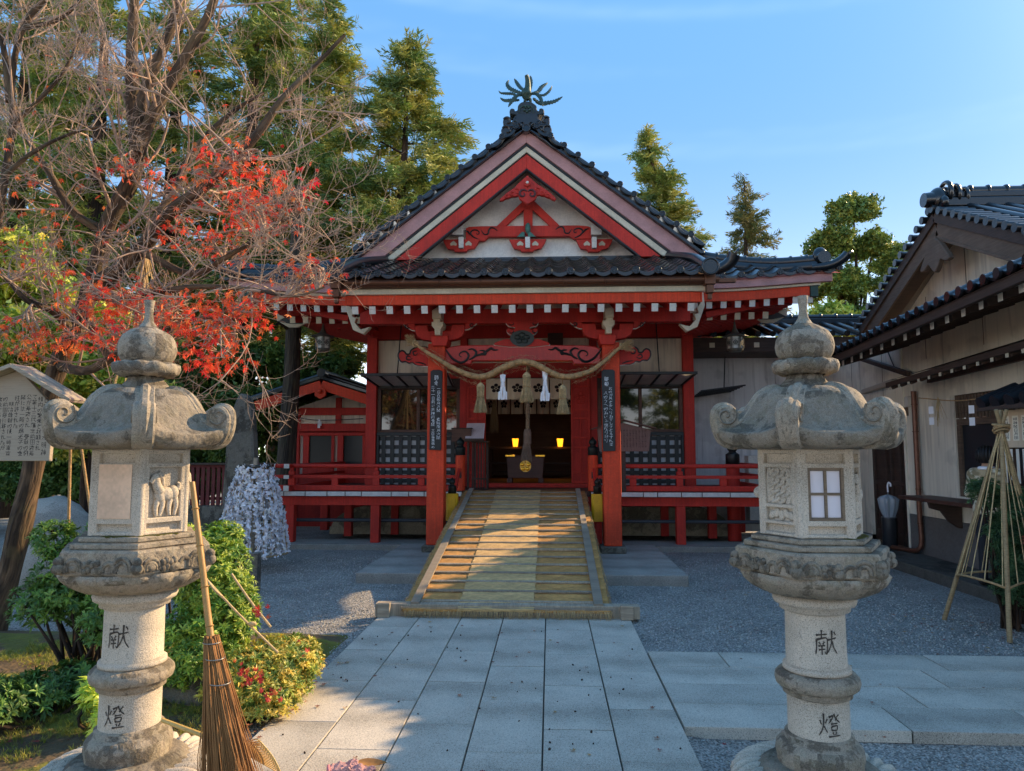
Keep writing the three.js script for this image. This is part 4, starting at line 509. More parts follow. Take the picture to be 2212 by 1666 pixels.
// ---------------------------------------------------------------- the hall's front wall, doors, veranda, railings
{
  const H = hall, MR = M.red, MD = M.redDeep, zw = -13.6;
  for (const s of [-1, 1]) {
    const B2 = (x0, x1, y0, y1, z0, z1, r) => box(HX(s * x0), HX(s * x1), y0, y1, z0, z1, r);
    obj('post', B2(2.90, 3.10, 0.94, 4.02, -13.72, -13.5, 0.012), MR, H); obj('post', B2(1.16, 1.30, 0.94, 3.76, -13.70, -13.51, 0.010), MD, H);
    obj('wall_plaster', B2(1.30, 2.90, 3.10, 3.74, -13.68, -13.62, 0), M.plaster, H); obj('wall_plaster', B2(0.001, 2.90, 4.025, 4.75, -13.68, -13.62, 0), M.plaster, H);
    obj('wall_tie', B2(1.302, 2.898, 2.99, 3.098, -13.68, -13.54, 0.008), MD, H);
    obj('window_lintel', B2(1.302, 2.898, 2.79, 2.988, -13.70, -13.58, 0.006), M.darkWood, H);
    // window: brown frame, mullion, two panes
    const win = obj('window', [B2(1.302, 1.37, 1.97, 2.788, -13.70, -13.58, 0.004), B2(2.83, 2.898, 1.97, 2.788, -13.70, -13.58, 0.004), B2(2.08, 2.14, 1.97, 2.788, -13.69, -13.60, 0.004), B2(1.372, 2.828, 1.97, 2.02, -13.69, -13.59, 0.004)], M.brownWood, H);
    obj('pane', B2(1.372, 2.078, 2.022, 2.786, -13.655, -13.645, 0), M.glassDark, win); obj('pane', B2(2.142, 2.828, 2.022, 2.786, -13.648, -13.638, 0), M.glassDark, win);
    // square lattice over white boards
    const lat = obj('lattice_board', B2(1.31, 2.89, 0.98, 1.94, -13.66, -13.63, 0), std('#c6cace', { map: T.mottle, size: 0.8, roughness: 0.7 }), H);
    obj('lattice_frame', [B2(1.302, 2.898, 1.905, 1.968, -13.65, -13.55, 0.004), B2(2.85, 2.898, 0.975, 1.903, -13.65, -13.55, 0.004), B2(1.302, 1.35, 0.975, 1.903, -13.65, -13.55, 0.004)], M.lattice, lat);
    for (let k = 0; k < 9; k++) { const x = 1.44 + k * 0.166; obj('lattice_bar', B2(x - 0.038, x + 0.038, 0.98, 1.90, -13.605, -13.585, 0.003), M.lattice, lat); }
    for (let k = 0; k < 6; k++) { const y = 1.05 + k * 0.16; obj('lattice_bar', B2(1.352, 2.848, y - 0.036, y + 0.036, -13.628, -13.607, 0.003), M.lattice, lat); }
    obj('sill', B2(1.302, 2.898, 0.94, 0.973, -13.68, -13.52, 0.004), MR, H);
    // glazed awning hung on rods
    const aw = obj('awning', [bar(V3(HX(s * 1.42), 2.99, -12.78), V3(HX(s * 3.02), 2.99, -12.78), 0.035, 0.05), bar(V3(HX(s * 1.42), 2.83, -13.55), V3(HX(s * 2.88), 2.83, -13.55), 0.03, 0.03), ...[0, 1, 2, 3, 4, 5].map((k) => bar(V3(HX(s * (1.44 + k * 0.312)), 2.985, -12.79), V3(HX(s * (1.44 + k * 0.285)), 2.835, -13.55), 0.025, 0.035))], M.black, H);
    obj('awning_sheet', [(() => { const g = new THREE.BufferGeometry(), q = [V3(HX(s * 1.42), 3.015, -12.77), V3(HX(s * 3.02), 3.015, -12.77), V3(HX(s * 2.88), 2.855, -13.56), V3(HX(s * 1.42), 2.855, -13.56)]; g.setFromPoints([q[0], q[1], q[2], q[0], q[2], q[3]]); g.computeVertexNormals(); return g; })()], std('#d5d3cc', { transmission: 0.45, roughness: 0.9, map: T.mottle, size: 0.8 }), aw);
    obj('awning_rod', rod(V3(HX(s * 2.35), 3.0, -12.79), V3(HX(s * 2.35), 4.05, -13.1), 0.011, 0.011, 6), M.black, aw);
    // side wall of the hall
    obj('side_wall', [B2(2.95, 3.05, 0.94, 4.3, -18.4, -13.73, 0)], MD, H);
    // folded door leaf with recessed panels and a carved crest
    const leaf = obj('door', B2(0.80, 1.155, 1.02, 2.97, -13.50, -13.47, 0.003), MD, H), fr = (x0, x1, y0, y1) => obj('door_rail', B2(x0, x1, y0, y1, -13.468, -13.445, 0.004), M.red, leaf);
    fr(0.80, 0.835, 1.02, 2.97); fr(1.12, 1.155, 1.02, 2.97); for (const [a, b] of [[1.02, 1.06], [1.19, 1.23], [1.66, 1.70], [1.84, 1.88], [2.20, 2.24], [2.36, 2.40], [2.80, 2.84], [2.94, 2.97]]) fr(0.836, 1.119, a, b);
    for (const [a, b] of [[1.062, 1.188], [1.232, 1.658], [1.702, 1.838], [1.882, 2.198], [2.242, 2.358]]) fr(0.965, 0.99, a, b);
    const cc = V3(HX(s * 0.978), 2.6, -13.466); obj('door_crest', [0, 1, 2, 3, 4].map((k) => new THREE.TorusGeometry(0.038, 0.008, 6, 14).translate(cc.x + 0.062 * Math.cos(1.571 + k * 1.2566), cc.y + 0.075 * Math.sin(1.571 + k * 1.2566), cc.z)), M.red, leaf);
    // veranda legs, side beam, sleepers
    for (const [x, z] of [[4.06, -12.3], [2.58, -12.3], [4.06, -14.2], [4.06, -15.8]]) obj('veranda_leg', B2(x - 0.075, x + 0.075, 0.06, 0.69, z - 0.075, z + 0.075, 0.008), MR, H);
    for (const [x, z] of [[3.3, -13.2], [2.5, -13.5], [3.0, -13.7]]) obj('inner_leg', B2(x - 0.07, x + 0.07, 0.06, 0.85, z - 0.07, z + 0.07, 0.006), MD, H);
    obj('veranda_beam', B2(1.1, 4.35, 0.69, 0.84, -12.38, -12.22, 0.008), MR, H); obj('beam_cap', B2(4.352, 4.362, 0.685, 0.845, -12.385, -12.215, 0.001), M.white, H);
    obj('veranda_beam', B2(3.98, 4.14, 0.69, 0.84, -18.0, -12.39, 0.008), MR, H);
    // floor boards: white painted ends showing along the edge
    let x = 1.08; const r = mulberry(s + 60); while (x < 4.2) { const w = Math.min(rr(0.22, 0.52, r), 4.23 - x), p = obj('floor_plank', B2(x, x + w - 0.006, 0.845, 0.93, -18, -12.11, 0.004), M.brownWood, H); obj('white_end', B2(x + 0.004, x + w - 0.010, 0.850 + rr(0, 0.006, r), 0.926, -12.108, -12.096, 0.003), M.whiteWorn, p); x += w; }
    // railing: round top rail, square middle and bottom rails, studs, newel with bronze cap
    const rail = obj('railing', [rod(V3(HX(s * 1.2), 1.355, -12.3), V3(HX(s * 4.35), 1.355, -12.3), 0.036, 0.036, 12)], MR, H);
    obj('middle_rail', B2(1.2, 4.38, 1.145, 1.20, -12.33, -12.27, 0.006), MR, rail); obj('bottom_rail', B2(1.2, 4.38, 0.935, 1.025, -12.36, -12.24, 0.008), MR, rail);
    for (const px of [2.58, 4.06]) obj('rail_post', [B2(px - 0.055, px + 0.055, 1.026, 1.145, -12.34, -12.26, 0.006), B2(px - 0.05, px + 0.05, 1.201, 1.27, -12.34, -12.26, 0.01), B2(px - 0.03, px + 0.03, 1.27, 1.325, -12.33, -12.27, 0.01)], MR, rail);
    for (const px of [1.8, 3.3]) obj('rail_post', B2(px - 0.055, px + 0.055, 1.026, 1.144, -12.335, -12.265, 0.006), MR, rail);
    obj('rail_tip', new THREE.SphereGeometry(0.04, 12, 8).scale(0.4, 1, 1).translate(HX(s * 4.36), 1.355, -12.3), M.white, rail); for (const [y, h] of [[1.172, 0.03], [0.98, 0.047]]) obj('rail_tip', B2(4.381, 4.40, y - h, y + h, -12.335, -12.265, 0.004), M.white, rail);
    const sr = obj('side_railing', rod(V3(HX(s * 4.06), 1.355, -12.02), V3(HX(s * 4.06), 1.355, -17.6), 0.036, 0.036, 10), MR, H); obj('side_rail_bar', [B2(4.03, 4.09, 1.145, 1.20, -17.6, -12.34, 0.004), B2(4.03, 4.09, 1.145, 1.20, -12.26, -12.04, 0.004), B2(4.0, 4.12, 0.935, 1.025, -17.6, -12.365, 0.004), B2(4.0, 4.12, 0.935, 1.025, -12.235, -12.04, 0.004)], MR, sr);
    for (const [y, h] of [[1.355, 0.037], [1.172, 0.03], [0.98, 0.047]]) obj('rail_tip', B2(4.06 - 0.045, 4.06 + 0.045, y - h, y + h, -12.035, -12.018, 0.004), M.white, sr);
    const nw = obj('newel', [new THREE.CylinderGeometry(0.085, 0.085, 0.60, 16).translate(HX(s * 1.13), 1.24, -12.3)], M.redBright, H);
    const gib = (x, y, z, k) => lathe([[0.001, 0], [0.088, 0], [0.09, 0.16], [0.092, 0.165], [0.092, 0.18], [0.06, 0.20], [0.045, 0.215], [0.06, 0.235], [0.072, 0.27], [0.06, 0.31], [0.03, 0.335], [0.012, 0.36], [0.001, 0.375]].map(([a, b]) => [a * k, b * k]), 18).translate(x, y, z);
    obj('newel_cap', gib(HX(s * 1.13), 1.50, -12.3, 0.95), std('#1e2826', { map: T.mottle, size: 0.2, roughness: 0.45, metalness: 0.3 }), nw);
    obj('newel_slot', B2(1.10, 1.135, 1.15, 1.26, -12.218, -12.21, 0.01), M.black, nw);
    const lower = obj('lower_newel', [new THREE.CylinderGeometry(0.07, 0.07, 0.84, 14).translate(HX(s * 1.14), 0.52, -11.35)], MR, H); obj('newel_cap', gib(HX(s * 1.14), 0.93, -11.35, 0.72), std('#23241f', { roughness: 0.4, metalness: 0.4 }), lower);
    obj('stair_rail', bar(V3(HX(s * 1.14), 0.80, -11.42), V3(HX(s * 1.14), 1.30, -12.22), 0.05, 0.06), MR, H);
    const sl = obj('post_sleeve', [extrude([[-0.095, -0.06], [-0.06, -0.095], [0.06, -0.095], [0.095, -0.06], [0.095, 0.06], [0.06, 0.095], [-0.06, 0.095], [-0.095, 0.06]], 0.42, 0).rotateX(-Math.PI / 2).translate(HX(s * 1.14), 0.525, -11.35)], std('#f0b81c', { roughness: 0.55, map: T.mottle, size: 0.6 })); tag(sl, s > 0 ? 'yellow plastic sleeve round the newel by the verse board pillar' : 'yellow plastic sleeve round the newel by the festival dates pillar', 'sleeve', 'yellow post sleeves');
    // plastered mound under the hall
    const md = []; for (let i = 0; i <= 14; i++) { const t = i / 14 * Math.PI / 2; md.push([3.0 + 0.75 * Math.sin(t), 0.06 + 0.52 * Math.cos(t)]); } let mg = extrude([[0, 0.06], [0, 0.58], ...md], 4.6, 0).translate(0, 0, -18.1); if (s < 0) mg = mirrorX(mg, 0); obj('foundation_mound', mg.translate(XC, 0, 0), std('#b5ad9c', { map: T.weather, size: 1.6, roughness: 0.9 }), H);
    obj('brace_pipe', rod(V3(HX(s * 1.25), 0.42, -12.43), V3(HX(s * 4.9), 0.42, -12.43), 0.03, 0.03, 8), std('#3c4146', { roughness: 0.6 }), H);
  }
  obj('wall_tie', box(HX(-2.9), HX(2.9), 3.765, 4.02, -13.72, -13.56, 0.01), MD, H);
  obj('porch_floor', box(HX(-1.075), HX(1.075), 0.845, 0.93, -13.7, -12.28, 0.004), M.brownWood, H); obj('porch_beam', box(HX(-1.1), HX(1.1), 0.60, 0.84, -12.34, -12.26, 0.006), MD, H);
  obj('threshold', box(HX(-1.155), HX(1.155), 0.935, 1.015, -13.66, -13.42, 0.008), MD, H);
  obj('door_lintel', box(HX(-1.155), HX(1.155), 2.98, 3.28, -13.68, -13.50, 0.008), MD, H); obj('wall_plaster', box(HX(-1.155), HX(1.155), 3.283, 3.763, -13.67, -13.61, 0), M.plaster, H);
  obj('signboard', box(HX(0.37), HX(0.66), 3.42, 3.83, -13.46, -13.40, 0.006), M.darkWood, H);
  // the dim room inside
  obj('room', [box(HX(-2.94), HX(2.94), 0.95, 1.0, -18.4, -13.67, 0), box(HX(-2.94), HX(2.94), 3.9, 3.95, -18.4, -13.7, 0), box(HX(-2.94), HX(2.94), 1.0, 3.9, -18.45, -18.4, 0), box(HX(-2.94), HX(-1.16), 0.95, 3.0, -13.71, -13.705, 0), box(HX(1.16), HX(2.94), 0.95, 3.0, -13.71, -13.705, 0)], std('#6b5646', { map: T.wood, size: 1, roughness: 0.7 }), H);
  obj('inner_rail', [bar(V3(HX(-1.15), 1.36, -15.2), V3(HX(1.15), 1.36, -15.2), 0.03, 0.04), bar(V3(HX(-1.15), 1.18, -15.2), V3(HX(1.15), 1.18, -15.2), 0.02, 0.03)], M.darkWood, H);
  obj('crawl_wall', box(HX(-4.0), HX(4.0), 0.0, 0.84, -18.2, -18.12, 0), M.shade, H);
}
// offering box
{
  const x = onZ(...K3(938, 1450), -13.95).x, b = thing('offering_box', 'brown offering box with gilt corner fittings inside the doorway', 'offering box', [x, 1.0, -13.95]), m = std('#5b3a33', { map: T.wood, size: [0.8, 0.4], roughness: 0.55 });
  obj('box_body', extrude([[-0.33, 0.10], [0.33, 0.10], [0.36, 0.50], [-0.36, 0.50]], 0.42, 0.006).translate(x, 1.0, -14.16), m, b);
  for (const s of [-1, 1]) { obj('foot', box(x + s * 0.30 - 0.05, x + s * 0.30 + 0.05, 1.0, 1.098, -14.14, -13.76, 0.006), m, b); obj('gilt_fitting', box(x + s * 0.285 - 0.09, x + s * 0.285 + 0.09, 1.505, 1.54, -14.18, -13.70, 0.004), M.gold, b); obj('rim', box(x + s * 0.0975 - 0.0965, x + s * 0.0975 + 0.0965, 1.503, 1.533, -13.76, -13.715, 0.004), m, b); }
  for (let k = 0; k < 9; k++) obj('top_slat', box(x - 0.19, x + 0.19, 1.502, 1.525, -14.15 + k * 0.043, -14.125 + k * 0.043, 0.003), m, b);
}
// two lit paper lamps on the table inside, and the table
{
  const tb = thing('altar_table', 'low dark altar table deep inside the hall', 'table', [XC, 1.0, -16.6]); obj('tabletop', box(XC - 1.0, XC + 1.0, 1.66, 1.71, -16.9, -16.2, 0.005), M.darkWood, tb); for (const [a, c] of [[-0.95, -16.85], [0.95, -16.85], [-0.95, -16.25], [0.95, -16.25]]) obj('leg', box(XC + a - 0.03, XC + a + 0.03, 1.0, 1.658, c - 0.03, c + 0.03, 0.004), M.darkWood, tb);
  for (const [kx, lb] of [[842, 'lit yellow altar lamp between the bell rope and the note stand'], [1265, 'lit yellow altar lamp between the bell rope and the verse board pillar']]) {
    const p = onZ(...K3(kx, 1228), -16.3), l = thing('altar_lamp', lb, 'lamp', [p.x, 1.71, -16.3], 'lit altar lamps');
    obj('shade', [new THREE.CylinderGeometry(0.088, 0.058, 0.20, 6, 1, true).translate(p.x, p.y, -16.3)], std('#e8a030', { emissive: '#ff9a1e', emissiveIntensity: 0.75, roughness: 0.9 }), l);
    for (let k = 0; k < 6; k++) { const a = k * Math.PI / 3; obj('frame_rib', rod(V3(p.x + 0.06 * Math.sin(a), p.y - 0.1, -16.3 + 0.06 * Math.cos(a)), V3(p.x + 0.09 * Math.sin(a), p.y + 0.1, -16.3 + 0.09 * Math.cos(a)), 0.005, 0.005, 5), M.black, l); }
    obj('base', [new THREE.CylinderGeometry(0.03, 0.06, p.y - 0.1 - 1.71, 8).translate(p.x, (p.y - 0.1 + 1.71) / 2, -16.3), new THREE.CylinderGeometry(0.094, 0.094, 0.012, 6).translate(p.x, p.y + 0.106, -16.3)], M.black, l);
    const pl = new THREE.PointLight('#ffa53a', 0.07, 0, 2); pl.position.set(0, p.y - 1.71, 0.12); pl.castShadow = true; pl.shadow.radius = 3; l.add(pl); pl.name = 'lamp_light';
  }
}
// cloth curtains printed with plum crests
{
  const crestTex = lettered(256, 320, (g) => { g.fillStyle = '#d9c8ac'; g.fillRect(0, 0, 256, 320); const r = mulberry(4); for (let i = 0; i < 500; i++) { g.fillStyle = `rgba(${r() < 0.5 ? '120,100,70' : '255,250,235'},${0.05 * r()})`; g.fillRect(r() * 256, r() * 320, rr(1, 3, r), rr(10, 80, r)); } g.fillStyle = '#241c1c'; for (let k = 0; k < 5; k++) { const a = -Math.PI / 2 + k * 1.2566; g.beginPath(); g.arc(128 + 46 * Math.cos(a), 150 + 46 * Math.sin(a), 26, 0, 7); g.fill(); } g.beginPath(); g.arc(128, 150, 13, 0, 7); g.fill(); g.strokeStyle = '#241c1c'; g.lineWidth = 5; for (let k = 0; k < 5; k++) { const a = -Math.PI / 2 + k * 1.2566; g.beginPath(); g.moveTo(128, 150); g.lineTo(128 + 34 * Math.cos(a), 150 + 34 * Math.sin(a)); g.stroke(); } });
  const cloth = new THREE.MeshStandardMaterial({ map: crestTex, roughness: 0.95, side: THREE.DoubleSide });
  const panel = (parent, x0, x1, y0, y1, z, ph) => { const n = 14, g = new THREE.PlaneGeometry(x1 - x0, y1 - y0, n, 6), p = g.attributes.position; for (let i = 0; i < p.count; i++) { const t = p.getX(i) / (x1 - x0), d = 0.5 - p.getY(i) / (y1 - y0); p.setZ(i, 0.018 * d * Math.sin(t * 9 + ph) + 0.01 * Math.sin(t * 21 + ph * 2) * d); } g.computeVertexNormals(); obj('curtain_panel', g.translate((x0 + x1) / 2, (y0 + y1) / 2, z), cloth, parent, true); };
  const c1 = thing('doorway_curtain', 'cream crest curtain of four panels hung across the doorway lintel', 'curtain', [XC, 2.6, -13.40]);
  obj('curtain_rod', rod(V3(HX(-0.80), 2.975, -13.41), V3(HX(0.80), 2.975, -13.41), 0.012, 0.012, 8), M.darkWood, c1); for (let k = 0; k < 4; k++) panel(c1, HX(-0.79 + k * 0.40), HX(-0.79 + k * 0.40 + 0.375), 2.58, 2.972, -13.40, k * 2.1);
  const c2 = thing('inner_curtain', 'row of small crest curtains hanging deeper inside the hall', 'curtain', [XC, 2.4, -15.3]); obj('curtain_rod', rod(V3(HX(-1.0), 2.80, -15.3), V3(HX(1.0), 2.80, -15.3), 0.012, 0.012, 8), M.darkWood, c2); for (let k = 0; k < 7; k++) panel(c2, HX(-0.98 + k * 0.28), HX(-0.98 + k * 0.28 + 0.25), 2.40, 2.797, -15.29, k * 1.3 + 1);
}
// sacred rope: three strands laid round one another, a tufted end on each side
{
  const z = -10.74, line = [[-110, 285], [-60, 320], [0, 365], [100, 425], [200, 487], [300, 540], [400, 580], [500, 600], [600, 582], [700, 525], [800, 485], [880, 462], [950, 462], [1050, 490], [1150, 545], [1250, 590], [1350, 600], [1450, 580], [1550, 545], [1650, 480], [1740, 405], [1800, 350], [1850, 310]];
  const cv = new THREE.CatmullRomCurve3(line.map((p) => onZ(...K3(...p), z))), n = 220, fr = cv.computeFrenetFrames(n), base = cv.getPointAt(0.5), rp = thing('sacred_rope', 'thick twisted straw rope draped between the two red pillars', 'rope', [base.x, base.y, z]);
  const rad = (t) => lerp(0.026, 0.056, Math.pow(Math.sin(Math.PI * t), 0.7));
  for (let s = 0; s < 3; s++) { const pts = []; for (let i = 0; i <= n; i++) { const t = i / n, p = cv.getPointAt(t), a = i / n * 2 * Math.PI * 10 + s * 2.094, r = rad(t) * 1.02; pts.push(p.addScaledVector(fr.normals[i], r * Math.cos(a)).addScaledVector(V3(0, 0, 1), r * Math.sin(a))); } obj('strand', taper(pts, (t) => rad(t) * 0.80, 420, 8), M.rope, rp, true); }
  const w = [], r = mulberry(41); for (let i = 0; i < 900; i++) { const t = rr(0.04, 0.96, r), p = cv.getPointAt(t), d = cv.getTangentAt(t), a = r() * 6.283, R = rad(t) * 1.9, q = p.clone().add(V3(0, Math.cos(a) * R, Math.sin(a) * R)); w.push(rod(q, q.clone().addScaledVector(d, rr(-0.09, 0.09, r)).add(V3(rr(-0.01, 0.01, r), Math.cos(a) * rr(0, 0.035, r) - 0.008, Math.sin(a) * rr(0, 0.02, r))), 0.0015, 0.0008, 3)); }
  kind(obj('loose_straw', w, M.strawPale, rp), 'stuff');
  for (const [a, b] of [[0.0, [-170, 250]], [1, [1935, 300]]]) { const p = cv.getPointAt(a), e = onZ(...K3(...b), z), tw = []; for (let i = 0; i < 160; i++) tw.push(rod(p.clone().add(V3(rr(-0.03, 0.03, r), rr(-0.03, 0.03, r), rr(-0.03, 0.03, r))), e.clone().add(V3(rr(-0.07, 0.07, r), rr(-0.10, 0.10, r), rr(-0.06, 0.06, r))), 0.003, 0.0015, 3)); obj('rope_end', [...tw, new THREE.TorusGeometry(0.045, 0.012, 6, 14).rotateY(0.8).translate(p.x, p.y, p.z)], M.strawPale, rp); }
  for (const k of [0.06, 0.94]) { const p = cv.getPointAt(k); obj('rope_tie', rod(p, V3(p.x, p.y + 0.02, -10.86), 0.012, 0.012, 6), M.rope, rp); }
  // straw tassels
  for (const [kx, y0, y1, lb] of [[512, 640, 935, 'straw tassel hanging from the sacred rope beside the festival dates pillar'], [948, 540, 838, 'straw tassel hanging at the middle of the sacred rope'], [1290, 660, 948, 'straw tassel hanging from the sacred rope beside the verse board pillar']]) {
    const a = onZ(...K3(kx, y0), z), b = onZ(...K3(kx + 8, y1), z), L = a.y - b.y, ta = thing('straw_tassel', lb, 'tassel', [a.x, b.y, z], 'straw tassels on the rope'), tw = [];
    for (let i = 0; i < 260; i++) { const q = r() * 6.283, e = Math.sqrt(r()), t1 = 0.42, R0 = 0.060 * e, R1 = 0.052 * e, R2 = rr(0.09, 0.115, r) * e, y1_ = a.y - 0.07, y2 = a.y - 0.07 - (L - 0.07) * t1; tw.push(rod(V3(a.x + R0 * Math.cos(q), y1_, z + R0 * Math.sin(q)), V3(a.x + R1 * Math.cos(q), y2, z + R1 * Math.sin(q)), 0.0035, 0.0035, 3), rod(V3(a.x + R1 * Math.cos(q), y2, z + R1 * Math.sin(q)), V3(a.x + R2 * Math.cos(q), b.y + rr(-0.012, 0.02, r), z + R2 * Math.sin(q)), 0.0035, 0.0025, 3)); }
    obj('straw_bundle', [...tw, lathe([[0.001, a.y - 0.02], [0.02, a.y - 0.025], [0.055, a.y - 0.06], [0.058, a.y - 0.10]], 14).translate(a.x, 0, z)], M.strawPale, ta);
    obj('binding', new THREE.TorusGeometry(0.058, 0.008, 6, 18).rotateX(Math.PI / 2).translate(a.x, a.y - 0.07 - (L - 0.07) * 0.42, z), M.rope, ta); obj('cord', rod(V3(a.x, a.y - 0.03, z), V3(a.x, a.y + 0.09, z), 0.006, 0.006, 5), M.rope, ta);
  }
  // zigzag paper streamers
  for (const [kx, y0, y1, lb] of [[722, 545, 812, 'white zigzag paper streamer between the middle tassel and the festival dates pillar'], [1122, 500, 832, 'white zigzag paper streamer between the middle tassel and the verse board pillar']]) {
    const a = onZ(...K3(kx, y0), z + 0.05), b = onZ(...K3(kx, y1), z + 0.05), sh = thing('paper_streamer', lb, 'streamer', [a.x, b.y, z + 0.05], 'paper streamers on the rope'), y = (t) => lerp(a.y, b.y, t);
    obj('cord', rod(V3(a.x, y(0) + 0.06, z + 0.05), V3(a.x, y(0.12), z + 0.05), 0.004, 0.004, 5), M.strawPale, sh);
    for (const d of [-1, 1]) for (let k = 0; k < 5; k++) { const t0 = 0.10 + k * 0.15, x0 = a.x + d * (0.004 + 0.012 * k), w = 0.05, g = new THREE.PlaneGeometry(w, (b.y - a.y) * -0.27, 2, 2); g.rotateZ(d * 0.10).rotateY(d * (k % 2 ? 0.7 : -0.35)).rotateX(0.12 * (k % 3 - 1)); obj('paper_fold', g.translate(x0 - d * 0.018, y(t0 + 0.15), z + 0.06 + 0.012 * (k % 2)), M.paper, sh); }
    for (let k = 0; k < 4; k++) obj('paper_strip', new THREE.PlaneGeometry(0.026, 0.12, 1, 3).rotateY(rr(-0.6, 0.6, r)).rotateZ(rr(-0.12, 0.12, r)).translate(a.x - 0.055 + k * 0.037, y(0.88), z + 0.075), M.paper, sh);
  }
}
// bell rope with a gilt crest at its foot
{
  const z = -11.7, top = onZ(...K3(962, 600), z), mid = onZ(...K3(958, 1110), z), low = onZ(...K3(948, 1240), z), end = onZ(...K3(945, 1400), z), c = onZ(...K3(938, 1447), z), r = mulberry(43);
  const br = thing('bell_rope', 'twisted grey bell rope with a gilt plum crest at its end', 'bell rope', [c.x, c.y - 0.09, z]);
  const L = (t) => V3(lerp(top.x, mid.x, t), lerp(top.y + 0.85, mid.y, t), z);
  for (let s = 0; s < 3; s++) { const pts = []; for (let i = 0; i <= 120; i++) { const t = i / 120, p = L(t), a = t * 2 * Math.PI * 14 + s * 2.094; pts.push(V3(p.x + 0.017 * Math.cos(a), p.y, z + 0.017 * Math.sin(a))); } obj('strand', taper(pts, () => 0.018, 200, 6), std('#a08a76', { map: T.straw, size: 0.08, roughness: 0.95 }), br, true); }
  const mm = std('#8d7a72', { map: T.straw, size: [0.05, 0.2], bump: B.straw, bsize: [0.05, 0.2], roughness: 0.95 });
  obj('grip', [lathe([[0.001, mid.y + 0.03], [0.05, mid.y + 0.02], [0.062, mid.y - 0.03], [0.064, low.y + 0.02], [0.058, low.y]], 16).translate(mid.x - 0.004, 0, z)], mm, br);
  const tw = []; for (let i = 0; i < 220; i++) { const q = r() * 6.283, e = Math.sqrt(r()); tw.push(rod(V3(low.x + 0.055 * e * Math.cos(q), low.y, z + 0.055 * e * Math.sin(q)), V3(end.x + 0.092 * e * Math.cos(q), end.y + rr(-0.03, 0.06, r), z + 0.09 * e * Math.sin(q)), 0.006, 0.005, 4)); } obj('fringe', tw, mm, br);
  const cr = obj('gilt_crest', [new THREE.CylinderGeometry(0.092, 0.092, 0.03, 28).rotateX(Math.PI / 2).translate(c.x, c.y, z + 0.07)], std('#a08042', { roughness: 0.35, metalness: 0.9 }), br);
  for (const [a, b] of [[-0.052, 0.03], [0.052, 0.03], [-0.034, -0.042], [0.034, -0.042]]) obj('crest_petal', [new THREE.SphereGeometry(0.028, 14, 10).scale(1, 1, 0.6).translate(c.x + a, c.y + b, z + 0.088), new THREE.TorusGeometry(0.03, 0.006, 6, 18).translate(c.x + a, c.y + b, z + 0.087)], M.gold, cr);
  obj('crest_petal', [new THREE.SphereGeometry(0.012, 8, 6).translate(c.x, c.y + 0.006, z + 0.09), new THREE.SphereGeometry(0.013, 8, 6).translate(c.x, c.y + 0.065, z + 0.085)], M.gold, cr);
}
// lettered black boards on the pillars
{
  const zf = -10.862, cols = { verse: [[[0.36, 0.12], '御製', 0.062], [[0.66, 0.235], 'おのが身をかへりみすしてともすれば', 0.0425], [[0.30, 0.29], '人のうへのみいふ世なりけり', 0.0485]], dates: [[[0.5, 0.10], '師走', 0.068], [[0.70, 0.235], '一日白蛇月次祭', 0.046], [[0.70, 0.62], '喜稲荷月次祭', 0.046], [[0.26, 0.215], '二十一日終い天神初参祭', 0.047], [[0.28, 0.76], '三日絵馬納め', 0.040]] };
  for (const [key, pts, lb] of [['dates', [[37, 548], [60, 534], [125, 534], [149, 548], [136, 1296], [25, 1292]], 'black board with white festival dates on the pillar beside the note stand'], ['verse', [[1657, 545], [1680, 530], [1765, 530], [1785, 545], [1790, 1303], [1674, 1308]], 'black board with a white brush verse on the pillar beside the roofed notice']]) {
    const P = px2(k3(pts), zf + 0.02), xs = P.map((p) => p[0]), ys = P.map((p) => p[1]), x0 = Math.min(...xs), x1 = Math.max(...xs), y0 = Math.min(...ys), y1 = Math.max(...ys), r = mulberry(key.length * 3);
    const t = lettered(256, 1536, (g) => { g.fillStyle = '#14191c'; g.fillRect(0, 0, 256, 1536); for (let i = 0; i < 300; i++) { g.fillStyle = `rgba(120,130,140,${0.05 * r()})`; g.fillRect(r() * 256, r() * 1536, 1, rr(20, 200, r)); } g.strokeStyle = '#e9edf0'; for (const [[cx, cy], s, dy] of cols[key]) [...s].forEach((ch, i) => { const h = dy * 1536, w = Math.min(h * 1.05, 78) * rr(0.92, 1.05, r); brush(g, ch, cx * 256 - w / 2 + rr(-4, 4, r), cy * 1536 + (i - 0.5) * h, w, h * 0.86, dy > 0.06 ? 6 : 4.6, 5, r); }); });
    const g = flatPrint(extrude(P, 0.022, 0.003).translate(0, 0, zf), x0, x1, y0, y1); const o = obj('pillar_board', g, new THREE.MeshStandardMaterial({ map: t, roughness: 0.5, side: THREE.DoubleSide }), scene, true); tag(o, lb, 'board', 'lettered boards on the pillars');
  }
}
